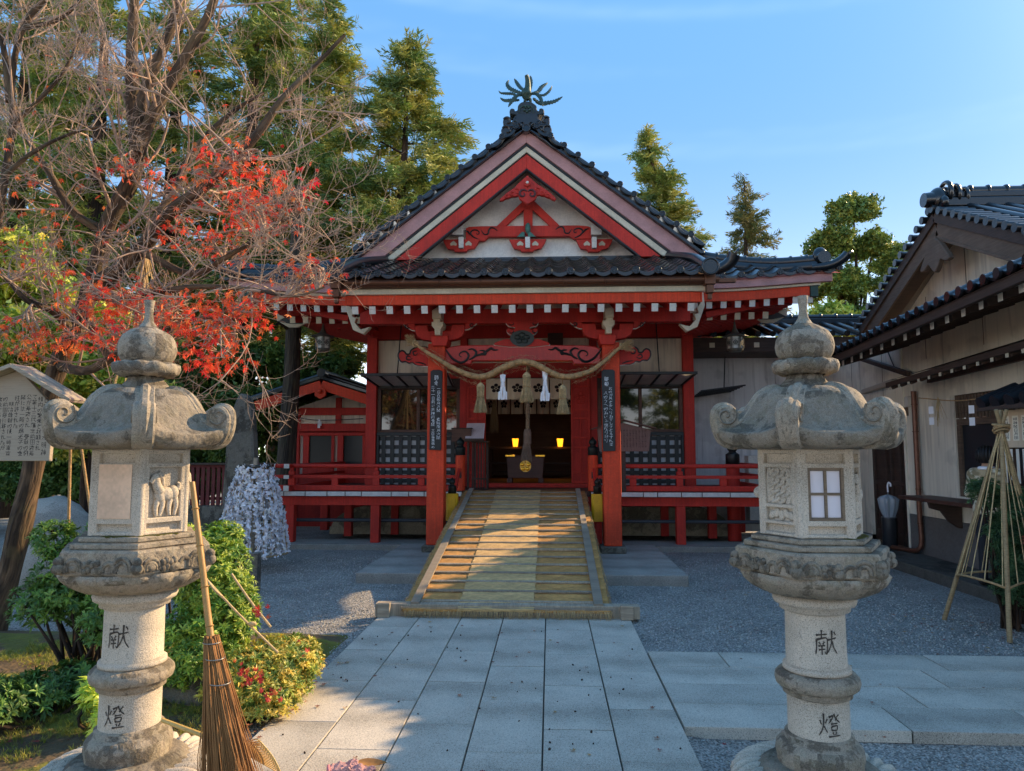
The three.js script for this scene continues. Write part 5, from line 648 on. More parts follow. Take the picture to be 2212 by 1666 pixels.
// roofed notice on the veranda edge, note stand by the door, hanging straw, eave lanterns
{
  const z = -12.17, K = (x, y) => onZ(1274 + x * 0.26034, 786.1 + y * 0.26034, z), c = K(285, 1060), nb = thing('veranda_notice', 'small roofed wooden notice on a post at the veranda edge', 'notice board', [c.x, 0.93, z]);
  const P = [[60, 530], [270, 490], [505, 548], [490, 727], [80, 727]].map((p) => { const q = K(...p); return [q.x, q.y]; });
  const r = mulberry(8), xs = P.map((p) => p[0]), ys = P.map((p) => p[1]), t = lettered(512, 384, (g) => { grainBase(g, 512, 384, '#7b6258', 0.12, r); g.strokeStyle = '#3b2c28'; for (let k = 0; k < 15; k++) { const x = 462 - k * 29; for (let i = 0; i < 11; i++) { const s = '領内の繁栄を祈願され春秋例祭'; brush(g, s[(k * 3 + i) % s.length], x - 11, 92 + i * 22, 18, 18, 1.6, 2, r); } } });
  obj('board', flatPrint(extrude(P, 0.03, 0.003).translate(0, 0, z), Math.min(...xs), Math.max(...xs), Math.min(...ys), Math.max(...ys)), new THREE.MeshStandardMaterial({ map: t, roughness: 0.85 }), nb, true);
  for (const [a, b] of [[[10, 545], [270, 466]], [[270, 466], [545, 537]]]) { const p = K(...a), q = K(...b); obj('roof_board', bar(V3(p.x, p.y, z + 0.02), V3(q.x, q.y, z + 0.02), 0.18, 0.022), M.brownWood, nb); }
  obj('post', box(c.x - 0.035, c.x + 0.035, 0.93, K(0, 560).y, z - 0.055, z - 0.002, 0.004), M.darkWood, nb);
}
{
  const z = -12.95, a = onZ(...K3(500, 1590), z), st = thing('note_stand', 'dark slatted stand with a sloping sheet of notes beside the hall door', 'stand', [a.x, 0.93, z]);
  const x0 = onZ(...K3(438, 0), z).x, x1 = onZ(...K3(582, 0), z).x, yt = onZ(...K3(500, 1222), z).y;
  for (let k = 0; k < 6; k++) { const x = lerp(x0, x1 - 0.02, k / 5); obj('slat', box(x, x + 0.022, 0.93, yt, z, z + 0.03, 0.003), M.darkWood, st); } obj('frame', [box(x0 - 0.01, x1 + 0.01, yt + 0.001, yt + 0.03, z - 0.28, z + 0.06, 0.004), box(x0, x0 + 0.03, 0.93, yt, z - 0.27, z - 0.24, 0.003), box(x1 - 0.03, x1, 0.93, yt, z - 0.27, z - 0.24, 0.003), box(x0 - 0.005, x1 + 0.005, 1.1, 1.13, z + 0.031, z + 0.045, 0.003)], M.darkWood, st);
  const sx0 = onZ(...K3(378, 0), z).x, sx1 = onZ(...K3(550, 0), z).x, r = mulberry(12), t = lettered(256, 256, (g) => { g.fillStyle = '#d9c9cb'; g.fillRect(0, 0, 256, 256); g.strokeStyle = '#7d7076'; for (let k = 0; k < 15; k++) for (let i = 0; i < 13; i++) brush(g, 'のをにはさてがすると'[(k * 7 + i * 3) % 10], 232 - k * 15.5, 16 + i * 17.5, 11, 13, 1.1, 2, r); });
  const pg = new THREE.PlaneGeometry(sx1 - sx0, 0.42).rotateX(-0.75).translate((sx0 + sx1) / 2, yt + 0.20, z - 0.02); obj('note_sheet', pg, new THREE.MeshStandardMaterial({ map: t, roughness: 0.9, side: THREE.DoubleSide }), st, true); obj('sheet_rest', box(sx0, sx1, yt + 0.031, yt + 0.07, z + 0.0, z + 0.14, 0.004), M.darkWood, st);
  const bx = thing('wooden_box', 'brown wooden box standing beside the note stand', 'box', [onZ(...K3(340, 1200), z).x, 0.93, z - 0.06]); const b0 = onZ(...K3(245, 1215), z - 0.06), b1 = onZ(...K3(430, 1095), z - 0.06); obj('box_body', box(b0.x, b1.x, b0.y, b1.y, z - 0.22, z + 0.06, 0.005), M.brownWood, bx); obj('box_lid', box(b0.x - 0.012, b1.x + 0.012, b1.y + 0.001, b1.y + 0.02, z - 0.23, z + 0.07, 0.004), M.darkWood, bx); obj('box_stand', [box(b0.x + 0.05, b0.x + 0.09, 0.93, b0.y, z - 0.1, z - 0.06, 0.003), box(b1.x - 0.09, b1.x - 0.05, 0.93, b0.y, z - 0.1, z - 0.06, 0.003)], M.darkWood, bx);
  const hz = -14.0, h0 = onZ(...K3(640, 870), hz), h1 = onZ(...K3(640, 1140), hz), hs = thing('hanging_straw', 'bundle of dried straw hanging in the dim doorway', 'straw bundle', [h0.x, h1.y, hz]), tw = [], q = mulberry(14); for (let i = 0; i < 260; i++) { const e = rr(-0.09, 0.09, q), f = rr(-0.05, 0.05, q); tw.push(rod(V3(h0.x + e * 0.3, h0.y + rr(-0.1, 0.1, q), hz + f * 0.4), V3(h0.x + e, rr(h1.y, h1.y + 0.28, q), hz + f), 0.004, 0.002, 3)); } obj('straw', tw, std('#8d7350', { roughness: 1 }), hs); obj('cord', rod(h0, V3(h0.x, 2.98, hz), 0.005, 0.005, 5), M.rope, hs);
}
for (const [px, lb] of [[697, 'bronze lantern hanging under the eave beside the annex'], [1588, 'bronze lantern hanging under the eave beside the grey walled passage']]) {
  const p = onZ(px, 741, -12.2), l = thing('hanging_lantern', lb, 'hanging lantern', [p.x, p.y - 0.15, -12.2], 'bronze lanterns under the eaves'), mt = std('#67655a', { map: T.mottle, size: 0.15, roughness: 0.55, metalness: 0.3 });
  const hex = (r0, r1, h, y) => new THREE.CylinderGeometry(r1, r0, h, 6).rotateY(0.35).translate(p.x, y, -12.2);
  obj('panel_box', hex(0.125, 0.135, 0.20, p.y), std('#dcdad0', { roughness: 0.8, map: T.mottle, size: 0.3 }), l); obj('base', [hex(0.13, 0.14, 0.03, p.y - 0.115), hex(0.10, 0.12, 0.025, p.y - 0.14)], mt, l);
  obj('roof', [lathe([[0.02, 0.20], [0.03, 0.13], [0.07, 0.06], [0.14, 0.02], [0.22, 0.0], [0.215, -0.012], [0.001, -0.012]], 6).rotateY(0.35).translate(p.x, p.y + 0.115, -12.2)], mt, l);
  for (let k = 0; k < 6; k++) { const a = 0.35 + k * Math.PI / 3, c = V3(p.x + 0.134 * Math.sin(a), 0, -12.2 + 0.134 * Math.cos(a)); obj('frame_bar', rod(V3(c.x, p.y - 0.10, c.z), V3(c.x, p.y + 0.10, c.z), 0.010, 0.010, 5), mt, l); const b = a + Math.PI / 6, d = 0.121; obj('round_tracery', [new THREE.TorusGeometry(0.032, 0.007, 6, 16), new THREE.TorusGeometry(0.012, 0.007, 6, 10), rod(V3(-0.045, -0.1, 0), V3(-0.045, 0.1, 0), 0.005, 0.005, 4), rod(V3(0.045, -0.1, 0), V3(0.045, 0.1, 0), 0.005, 0.005, 4), rod(V3(-0.06, 0.05, 0), V3(0.06, 0.05, 0), 0.004, 0.004, 4), rod(V3(-0.06, -0.05, 0), V3(0.06, -0.05, 0), 0.004, 0.004, 4)].map((g) => g.rotateY(b).translate(p.x + d * Math.sin(b), p.y, -12.2 + d * Math.cos(b))), mt, l); }
  obj('chain', [rod(V3(p.x, p.y + 0.31, -12.2), V3(p.x, p.y + 0.72, -12.2), 0.008, 0.008, 5), ...[0, 1, 2, 3, 4, 5, 6].map((k) => new THREE.TorusGeometry(0.016, 0.005, 5, 10).rotateY(k % 2 ? 1.57 : 0).translate(p.x, p.y + 0.34 + k * 0.055, -12.2))], mt, l);
}
// ---------------------------------------------------------------- the two stone lanterns
const KEN = [[[8, 22], [55, 17]], [[31, 2], [30, 35]], [[10, 38], [9, 70], [5, 96]], [[10, 39], [53, 33], [51, 90], [42, 84]], [[19, 48], [26, 58]], [[42, 45], [35, 57]], [[17, 63], [45, 60]], [[18, 77], [45, 74]], [[31, 60], [31, 97]], [[57, 39], [96, 32]], [[76, 3], [74, 45], [64, 72], [50, 93]], [[76, 45], [84, 70], [100, 93]], [[86, 9], [94, 22]]];
const TOU = [[[8, 32], [14, 49]], [[40, 26], [31, 44]], [[24, 5], [24, 45], [16, 72], [3, 93]], [[25, 55], [40, 80]], [[46, 20], [66, 13], [58, 30], [45, 44]], [[52, 27], [58, 34]], [[70, 6], [80, 26], [100, 42]], [[93, 10], [82, 20]], [[84, 22], [76, 32]], [[56, 46], [88, 43]], [[58, 56], [60, 73]], [[58, 56], [86, 53], [83, 72]], [[61, 71], [83, 70]], [[64, 78], [69, 89]], [[82, 76], [75, 89]], [[45, 96], [100, 91]]];
function carvedSign(strokes, cx, cy, cz, R, size) {             // brush strokes laid on a column's face
  const pos = [], idx = [];
  for (const s of strokes) {
    const c = new THREE.CatmullRomCurve3(s.map(([x, y]) => V3((x - 50) / 100 * size, (50 - y) / 100 * size, 0)), false, 'catmullrom', 0.4), n = s.length * 5, o = pos.length / 3;
    for (let i = 0; i <= n; i++) { const t = i / n, p = c.getPoint(t), d = c.getTangent(t), w = size * 0.040 * (0.62 + 0.55 * Math.pow(Math.abs(1 - 2 * t), 2) - 0.75 * smooth(0.78, 1, t)); for (const k of [-1, 1]) { const u = p.x - d.y * w * k, v = p.y + d.x * w * k, a = u / R; pos.push(cx + (R + 0.0015) * Math.sin(a), cy + v, cz + (R + 0.0015) * Math.cos(a)); } }
    for (let i = 0; i < n; i++) { const a = o + i * 2; idx.push(a, a + 2, a + 1, a + 1, a + 2, a + 3); }
  }
  const g = new THREE.BufferGeometry(); g.setAttribute('position', new THREE.Float32BufferAttribute(pos, 3)); g.setIndex(idx); g.computeVertexNormals(); return g;
}
const hexPrism = (R, y0, y1, R1 = R, bev = 0.012) => { const s = []; for (let k = 0; k < 6; k++) s.push([R * Math.sin(Math.PI / 6 + k * Math.PI / 3), R * Math.cos(Math.PI / 6 + k * Math.PI / 3)]); return extrude(s, y1 - y0, bev).rotateX(-Math.PI / 2).translate(0, y0, 0); };
function stoneLantern(name, label, X, Z, faces, sunnyMoss) {
  const L = thing(name, label, 'stone lantern', [X, 0, Z], 'carved stone lanterns beside the path'), at = (g) => g.translate(X, 0, Z), r = mulberry(Math.round(X * 100));
  const rough = (g, a = 0.004, f = 3) => { const p = g.attributes.position; for (let i = 0; i < p.count; i++) { const x = p.getX(i), y = p.getY(i), z = p.getZ(i), n = fbm(x / f + y * 0.37 + 4, z / f + y * 0.61 + 4, 14, 3, 300) - 0.5; const l = Math.hypot(x, z) || 1; p.setXYZ(i, x + x / l * n * a * 2, y + n * a * 0.6, z + z / l * n * a * 2); } g.computeVertexNormals(); return g; };
  obj('finial', at(rough(lathe([[0.001, 2.374], [0.027, 2.374], [0.024, 2.345], [0.021, 2.30], [0.027, 2.262], [0.045, 2.232], [0.085, 2.212], [0.115, 2.19], [0.133, 2.155], [0.138, 2.12], [0.132, 2.085], [0.118, 2.06], [0.098, 2.045]], 40), 0.004)), M.lantern, L);
  // lotus collar
  { const g = lathe([[0.10, 2.047], [0.13, 2.046], [0.152, 2.036], [0.156, 2.015], [0.148, 1.99], [0.12, 1.975], [0.09, 1.972]], 72), p = g.attributes.position; for (let i = 0; i < p.count; i++) { const x = p.getX(i), z = p.getZ(i), a = Math.atan2(x, z), k = 1 + 0.055 * Math.abs(Math.sin(a * 5.5)) - 0.03; p.setX(i, x * k); p.setZ(i, z * k); p.setY(i, p.getY(i) + 0.006 * Math.abs(Math.sin(a * 5.5))); } obj('lotus_collar', [at(rough(g, 0.004)), ...Array.from({ length: 11 }, (_, k) => { const a = (k + 0.5) / 11 * 2 * Math.PI; return new THREE.SphereGeometry(0.032, 10, 8).scale(1, 0.8, 0.5).rotateY(a).translate(X + 0.138 * Math.sin(a), 2.012, Z + 0.138 * Math.cos(a)); })], M.lantern, L); }
  obj('neck', [at(lathe([[0.09, 1.975], [0.098, 1.955], [0.115, 1.938], [0.128, 1.925], [0.13, 1.905], [0.12, 1.89]], 6).rotateY(Math.PI / 6)), at(lathe([[0.001, 1.91], [0.15, 1.905], [0.16, 1.89]], 24))], M.lanternDark, L);
  // roof: six swelling faces, an upturned rim, ribs that curl over at the corners
  { const nA = 96, pr = [[0.10, 1.915], [0.16, 1.912], [0.215, 1.895], [0.265, 1.855], [0.305, 1.80], [0.345, 1.745], [0.385, 1.708], [0.425, 1.692], [0.452, 1.690], [0.462, 1.680], [0.458, 1.650], [0.44, 1.625], [0.40, 1.613], [0.20, 1.611], [0.02, 1.611]], pos = [], idx = [], cv = new THREE.CatmullRomCurve3(pr.map(([a, b]) => V3(a, b, 0)), false, 'catmullrom', 0.3), nT = 44;
    for (let i = 0; i <= nT; i++) { const q = cv.getPoint(i / nT); for (let k = 0; k <= nA; k++) { const a = k / nA * 2 * Math.PI, m = ((a - Math.PI / 6) % (Math.PI / 3) + Math.PI / 3) % (Math.PI / 3) - Math.PI / 6, hexf = 0.866 / Math.cos(m), edge = smooth(0.16, 0.45, q.x), R = q.x * lerp(0.96, hexf * 1.04, edge), corner = Math.pow(Math.abs(m) / (Math.PI / 6), 3.0), y = q.y + corner * 0.045 * smooth(0.22, 0.44, q.x) + 0.022 * (1 - corner) * smooth(0.16, 0.26, q.x) * smooth(0.36, 0.28, q.x) * (q.y > 1.7 ? 1 : 0); pos.push(R * Math.sin(a), y, R * Math.cos(a)); } }
    for (let i = 0; i < nT; i++) for (let k = 0; k < nA; k++) { const a = i * (nA + 1) + k, b = a + nA + 1; idx.push(a, b, a + 1, b, b + 1, a + 1); }
    const g = new THREE.BufferGeometry(); g.setAttribute('position', new THREE.Float32BufferAttribute(pos, 3)); g.setIndex(idx); const roof = obj('roof', at(creased(rough(g, 0.003), 0.7)), M.lanternDark, L);
    const out = [[0.13, 1.928], [0.19, 1.926], [0.245, 1.896], [0.29, 1.84], [0.325, 1.79], [0.352, 1.772], [0.356, 1.805], [0.378, 1.832], [0.415, 1.843], [0.452, 1.834], [0.478, 1.806], [0.486, 1.77], [0.482, 1.725], [0.470, 1.685], [0.448, 1.652], [0.41, 1.632], [0.36, 1.625], [0.30, 1.66], [0.24, 1.78], [0.18, 1.86], [0.13, 1.89]];
    for (let k = 0; k < 6; k++) { const a = Math.PI / 6 + k * Math.PI / 3, th = (o, d, b) => extrude(o, d, b).translate(0, 0, -d / 2).rotateY(a - Math.PI / 2).translate(X, 0, Z), spiral = []; for (let i = 0; i <= 22; i++) { const u = i / 22, q = 2.4 + u * 8.2, R = 0.054 * (1 - 0.86 * u); spiral.push(V3(0.417 + R * Math.cos(q), 1.776 + R * Math.sin(q), 0)); }
      const sp = (z) => taper(spiral.map((p) => p.clone().setZ(z)), () => 0.0065, 40, 5).rotateY(a - Math.PI / 2).translate(X, 0, Z);
      const small = out.map(([x, y]) => [x - 0.012 * smooth(0.3, 0.48, x), y - 0.014]);
      const sc = obj('corner_scroll', [th(smoothPts(out, 3), 0.050, 0.014), th(smoothPts(small, 3), 0.098, 0.010)], M.lantern, roof); obj('spiral_groove', [sp(0.049), sp(-0.049)], M.lanternDark, sc); }
  }
  // fire box: hexagonal, every face a framed stone panel
  const s0 = 0.262, R0 = 0.262, ap = R0 * 0.866, fb = obj('fire_box', at(hexPrism(0.234, 1.205, 1.612, 0.234, 0.002)), M.lanternClean, L);
  for (let k = 0; k < 6; k++) {
    const a = k * Math.PI / 3, deg = k * 60, kindOf = faces[deg] ?? 'plain', F = (g) => g.rotateY(a).translate(X, 0, Z), rect = (x0, x1, y0, y1) => [[x0, y0], [x1, y0], [x1, y1], [x0, y1]], w = 0.125;
    const holes = [rect(-0.092, 0.092, 1.545, 1.590), rect(-0.085, 0.085, kindOf === 'lattice' ? 1.355 : 1.285, 1.525), rect(-0.092, 0.092, 1.222, 1.258)]; if (kindOf === 'lattice') holes.push(rect(-0.085, 0.085, 1.275, 1.335));
    const panel = obj('stone_panel', F(extrude(rect(-w, w, 1.205, 1.612), 0.030, 0.004, kindOf === 'cover' ? [holes[0], holes[2]] : holes).translate(0, 0, ap - 0.030)), M.lanternClean, fb);
    obj('corner_post', [new THREE.CylinderGeometry(0.024, 0.024, 0.405, 8).translate((R0 - 0.024) * Math.sin(a + Math.PI / 6), 1.4085, (R0 - 0.024) * Math.cos(a + Math.PI / 6)).translate(X, 0, Z)], M.lanternClean, fb);
    if (kindOf === 'cover') obj('cover_sheet', F(box(-0.088, 0.084, 1.285, 1.540, ap + 0.001, ap + 0.005, 0.001)), std('#f2cba8', { roughness: 0.8, map: T.mottle, size: 0.8 }), panel);
    if (kindOf === 'window') {
      const fr = obj('window_frame', [F(box(-0.088, -0.074, 1.283, 1.527, ap - 0.026, ap - 0.002, 0.002)), F(box(0.074, 0.088, 1.283, 1.527, ap - 0.026, ap - 0.002, 0.002)), F(box(-0.073, 0.073, 1.283, 1.297, ap - 0.026, ap - 0.002, 0.002)), F(box(-0.073, 0.073, 1.513, 1.527, ap - 0.026, ap - 0.002, 0.002)), F(box(-0.006, 0.006, 1.298, 1.512, ap - 0.024, ap - 0.006, 0.001)), F(box(-0.073, 0.073, 1.400, 1.411, ap - 0.0245, ap - 0.0065, 0.001))], std('#857460', { map: T.wood, size: 0.2, roughness: 0.8 }), panel);
      for (const [x0, x1] of [[-0.072, -0.007], [0.007, 0.072]]) for (const [y0, y1] of [[1.299, 1.399], [1.412, 1.511]]) obj('pane', F(box(x0, x1, y0, y1, ap - 0.021, ap - 0.017, 0)), std('#e6dfe2', { roughness: 0.7 }), fr);
    }
    if (kindOf === 'lattice') { const bars = []; for (let i = -3; i <= 3; i++) for (const d of [-1, 1]) { const pts = []; for (let j = 0; j <= 12; j++) { const v = j / 12, y = lerp(1.357, 1.523, v), x = i * 0.034 + d * 0.03 * Math.sin(v * Math.PI * 4 + i * 0.6); if (Math.abs(x) < 0.083) pts.push(V3(x, y, ap - 0.016 + d * 0.003 * Math.cos(v * 12))); } if (pts.length > 3) bars.push(taper(pts, () => 0.0095, 24, 6)); } obj('carved_lattice', F(mergeGeometries(bars.map((g) => { g.deleteAttribute('uv'); return g; })).clone()), M.lanternClean, panel); obj('shade_sheet', F(box(-0.084, 0.084, 1.356, 1.524, ap - 0.0295, ap - 0.0275, 0)), M.shade, panel);  // darker sheet behind the lattice puts the shade of its hollow into colour
      obj('leaf_relief', [0, 1, 2, 3, 4].map((i) => F(new THREE.SphereGeometry(0.02, 8, 6).scale(1, 1.3, 0.5).rotateZ(0.5 * (i - 2)).translate(-0.06 + i * 0.03, 1.30 + 0.01 * (i % 2), ap - 0.020))), M.lanternClean, panel); }
    if (kindOf === 'horse' || kindOf === 'beast') {
      const P = (x, y, z = 0) => V3(x, y, ap - 0.016 + z), E = (x, y, a1, b1, c1, rot = 0) => new THREE.SphereGeometry(1, 14, 10).scale(a1, b1, c1).rotateZ(rot).translate(x, y, ap - 0.010), out = kindOf === 'beast' ? 0.03 : 0;
      const parts = [E(0.012, 1.395, 0.052, 0.034, 0.028 + out, -0.1), E(0.048, 1.40, 0.03, 0.036, 0.028 + out), E(-0.022, 1.39, 0.032, 0.038, 0.026 + out), taper([P(-0.025, 1.405, 0.01), P(-0.045, 1.44, 0.012), P(-0.05, 1.475, 0.012)], (t) => lerp(0.028, 0.019, t), 10, 8), taper([P(-0.045, 1.48, 0.012), P(-0.062, 1.472, 0.014), P(-0.078, 1.45, 0.014)], (t) => lerp(0.02, 0.011, t), 8, 8), taper([P(-0.04, 1.50, 0.01), P(-0.018, 1.475, 0.01), P(-0.008, 1.435, 0.008)], (t) => lerp(0.014, 0.010, t), 8, 6), taper([P(0.072, 1.415, 0.01), P(0.080, 1.44, 0.012), P(0.066, 1.45, 0.012)], (t) => lerp(0.014, 0.006, t), 8, 6), ...[[-0.030, 1.375, -0.045, 1.335, -0.040, 1.292], [-0.008, 1.37, -0.012, 1.33, -0.022, 1.292], [0.035, 1.375, 0.026, 1.335, 0.032, 1.292], [0.058, 1.38, 0.066, 1.34, 0.058, 1.292]].map(([a1, b1, c1, d1, e1, f1]) => taper([P(a1, b1, 0.006), P(c1, d1, 0.008), P(e1, f1, 0.006)], (t) => lerp(0.017, 0.009, t), 8, 6))];
      obj('animal_relief', parts.map((g) => { if (g.index) g = g.toNonIndexed(); return F(g); }), M.lanternClean, panel);
    }
  }
  // platform: stepped plates, a band of carved clouds, lotus petals below
  const pf = obj('platform', [at(hexPrism(0.335, 1.178, 1.203, 0.335, 0.006)), at(hexPrism(0.378, 1.150, 1.177, 0.378, 0.006)), at(hexPrism(0.425, 1.035, 1.149, 0.425, 0.010))], M.lantern, L), cl = [];
  for (let k = 0; k < 6; k++) { const a = k * Math.PI / 3, F = (g) => g.rotateY(a).translate(X, 0, Z), apb = 0.425 * 0.866; for (const [x, y, R] of [[-0.135, 1.075, 0.045], [-0.135, 1.075, 0.028], [0.13, 1.078, 0.05], [0.13, 1.078, 0.03], [0.06, 1.070, 0.036]]) cl.push(F(new THREE.TorusGeometry(R, 0.011, 8, 14, Math.PI * 1.15).rotateZ(-0.2).translate(x, y - 0.012, apb))); for (let i = 0; i < 6; i++) cl.push(F(new THREE.SphereGeometry(0.018, 10, 8).translate(-0.07 + 0.022 * (i % 4), 1.085 - 0.026 * Math.floor(i / 4) + 0.007 * (i % 2), apb + 0.002))); cl.push(F(new THREE.SphereGeometry(0.03, 10, 8).scale(1.3, 0.8, 0.6).translate(0.0, 1.06, apb)), F(new THREE.SphereGeometry(0.024, 10, 8).scale(1.2, 0.8, 0.6).translate(-0.135, 1.07, apb)));
    const c = a + Math.PI / 6; for (const [y, R] of [[1.10, 0.026], [1.07, 0.032]]) cl.push(new THREE.SphereGeometry(R, 10, 8).scale(1, 0.9, 1.2).rotateY(c).translate(X + 0.425 * Math.sin(c), y, Z + 0.425 * Math.cos(c))); }
  obj('carved_clouds', cl, M.lanternDark, pf);
  { const g = lathe([[0.37, 1.036], [0.385, 1.02], [0.37, 0.995], [0.33, 0.962], [0.27, 0.935], [0.20, 0.926]], 108), p = g.attributes.position; for (let i = 0; i < p.count; i++) { const x = p.getX(i), z = p.getZ(i), a = Math.atan2(x, z), k = 1 + 0.05 * Math.pow(Math.abs(Math.sin(a * 9)), 0.7) - 0.02; p.setX(i, x * k); p.setZ(i, z * k); } obj('lotus_petals', at(rough(g, 0.003)), M.lantern, pf); }
  const ms = []; for (let i = 0; i < 60; i++) { const a = sunnyMoss + rr(-0.75, 0.75, r), d = rr(0.25, 0.282, r); ms.push(new THREE.SphereGeometry(rr(0.006, 0.014, r), 7, 5).scale(1.3, 0.35, 1.3).translate(X + d * Math.sin(a), 1.203, Z + d * Math.cos(a))); } kind(obj('moss', ms, M.moss, pf), 'stuff');
  obj('capital', at(rough(lathe([[0.16, 0.928], [0.205, 0.922], [0.212, 0.90], [0.205, 0.882], [0.178, 0.872], [0.176, 0.852], [0.152, 0.843]], 48), 0.003)), M.lanternClean, L);
  const col = obj('column', at(rough(lathe([[0.152, 0.846], [0.153, 0.72], [0.154, 0.60], [0.172, 0.592], [0.174, 0.572], [0.156, 0.566], [0.156, 0.45], [0.156, 0.30], [0.156, 0.262]], 48), 0.0015)), M.lanternClean, L);
  obj('carved_sign', carvedSign(KEN, X, 0.725, Z, 0.1545, 0.118), M.inkStone, col); obj('carved_sign', carvedSign(TOU, X, 0.362, Z, 0.1575, 0.112), M.inkStone, col);
  obj('ring', at(rough(lathe([[0.156, 0.568], [0.19, 0.562], [0.208, 0.545], [0.212, 0.525], [0.205, 0.502], [0.185, 0.488], [0.172, 0.484], [0.172, 0.462], [0.156, 0.455]], 48), 0.003)), M.lantern, L);
  obj('column_foot', at(rough(lathe([[0.156, 0.285], [0.178, 0.278], [0.178, 0.252], [0.20, 0.245], [0.222, 0.222], [0.226, 0.19], [0.218, 0.155], [0.22, 0.135]], 48), 0.003)), M.lantern, L);
  const rp = []; for (let k = 0; k < 30; k++) { const a = k / 30 * 2 * Math.PI; rp.push(new THREE.SphereGeometry(1, 12, 8).scale(0.036, 0.068, 0.125).rotateY(0.62).translate(0, 0, 0.315).rotateY(a).translate(X, 0.055, Z)); }
  const bs = obj('base', [at(lathe([[0.001, 0.15], [0.23, 0.146], [0.26, 0.128], [0.30, 0.10], [0.30, -0.05], [0.001, -0.05]], 40))], M.lanternDark, L); obj('rope_ring', rp, M.lanternClean, bs);
  const girth = { fire_box: 0.935, platform: 0.86, capital: 0.90, column: 0.885, ring: 0.90, column_foot: 0.87, base: 0.97, roof: 0.97 };   // measured against the photograph
  for (const part of L.children) { const k = girth[part.name]; if (k) part.traverse((o) => { if (o.isMesh) o.geometry.scale(k, 1, k); }); }
}
stoneLantern('stone_lantern', 'stone lantern with a paper covered fire box, a broom leaning beside it', -2.05, -3.53, { 0: 'cover', 60: 'horse', 120: 'beast', 180: 'plain', 240: 'beast', 300: 'lattice' }, 0.55);
stoneLantern('stone_lantern', 'stone lantern with a four paned window beside the branch path', 1.265, -3.60, { 0: 'window', 60: 'horse', 120: 'plain', 180: 'beast', 240: 'beast', 300: 'lattice' }, 1.1);
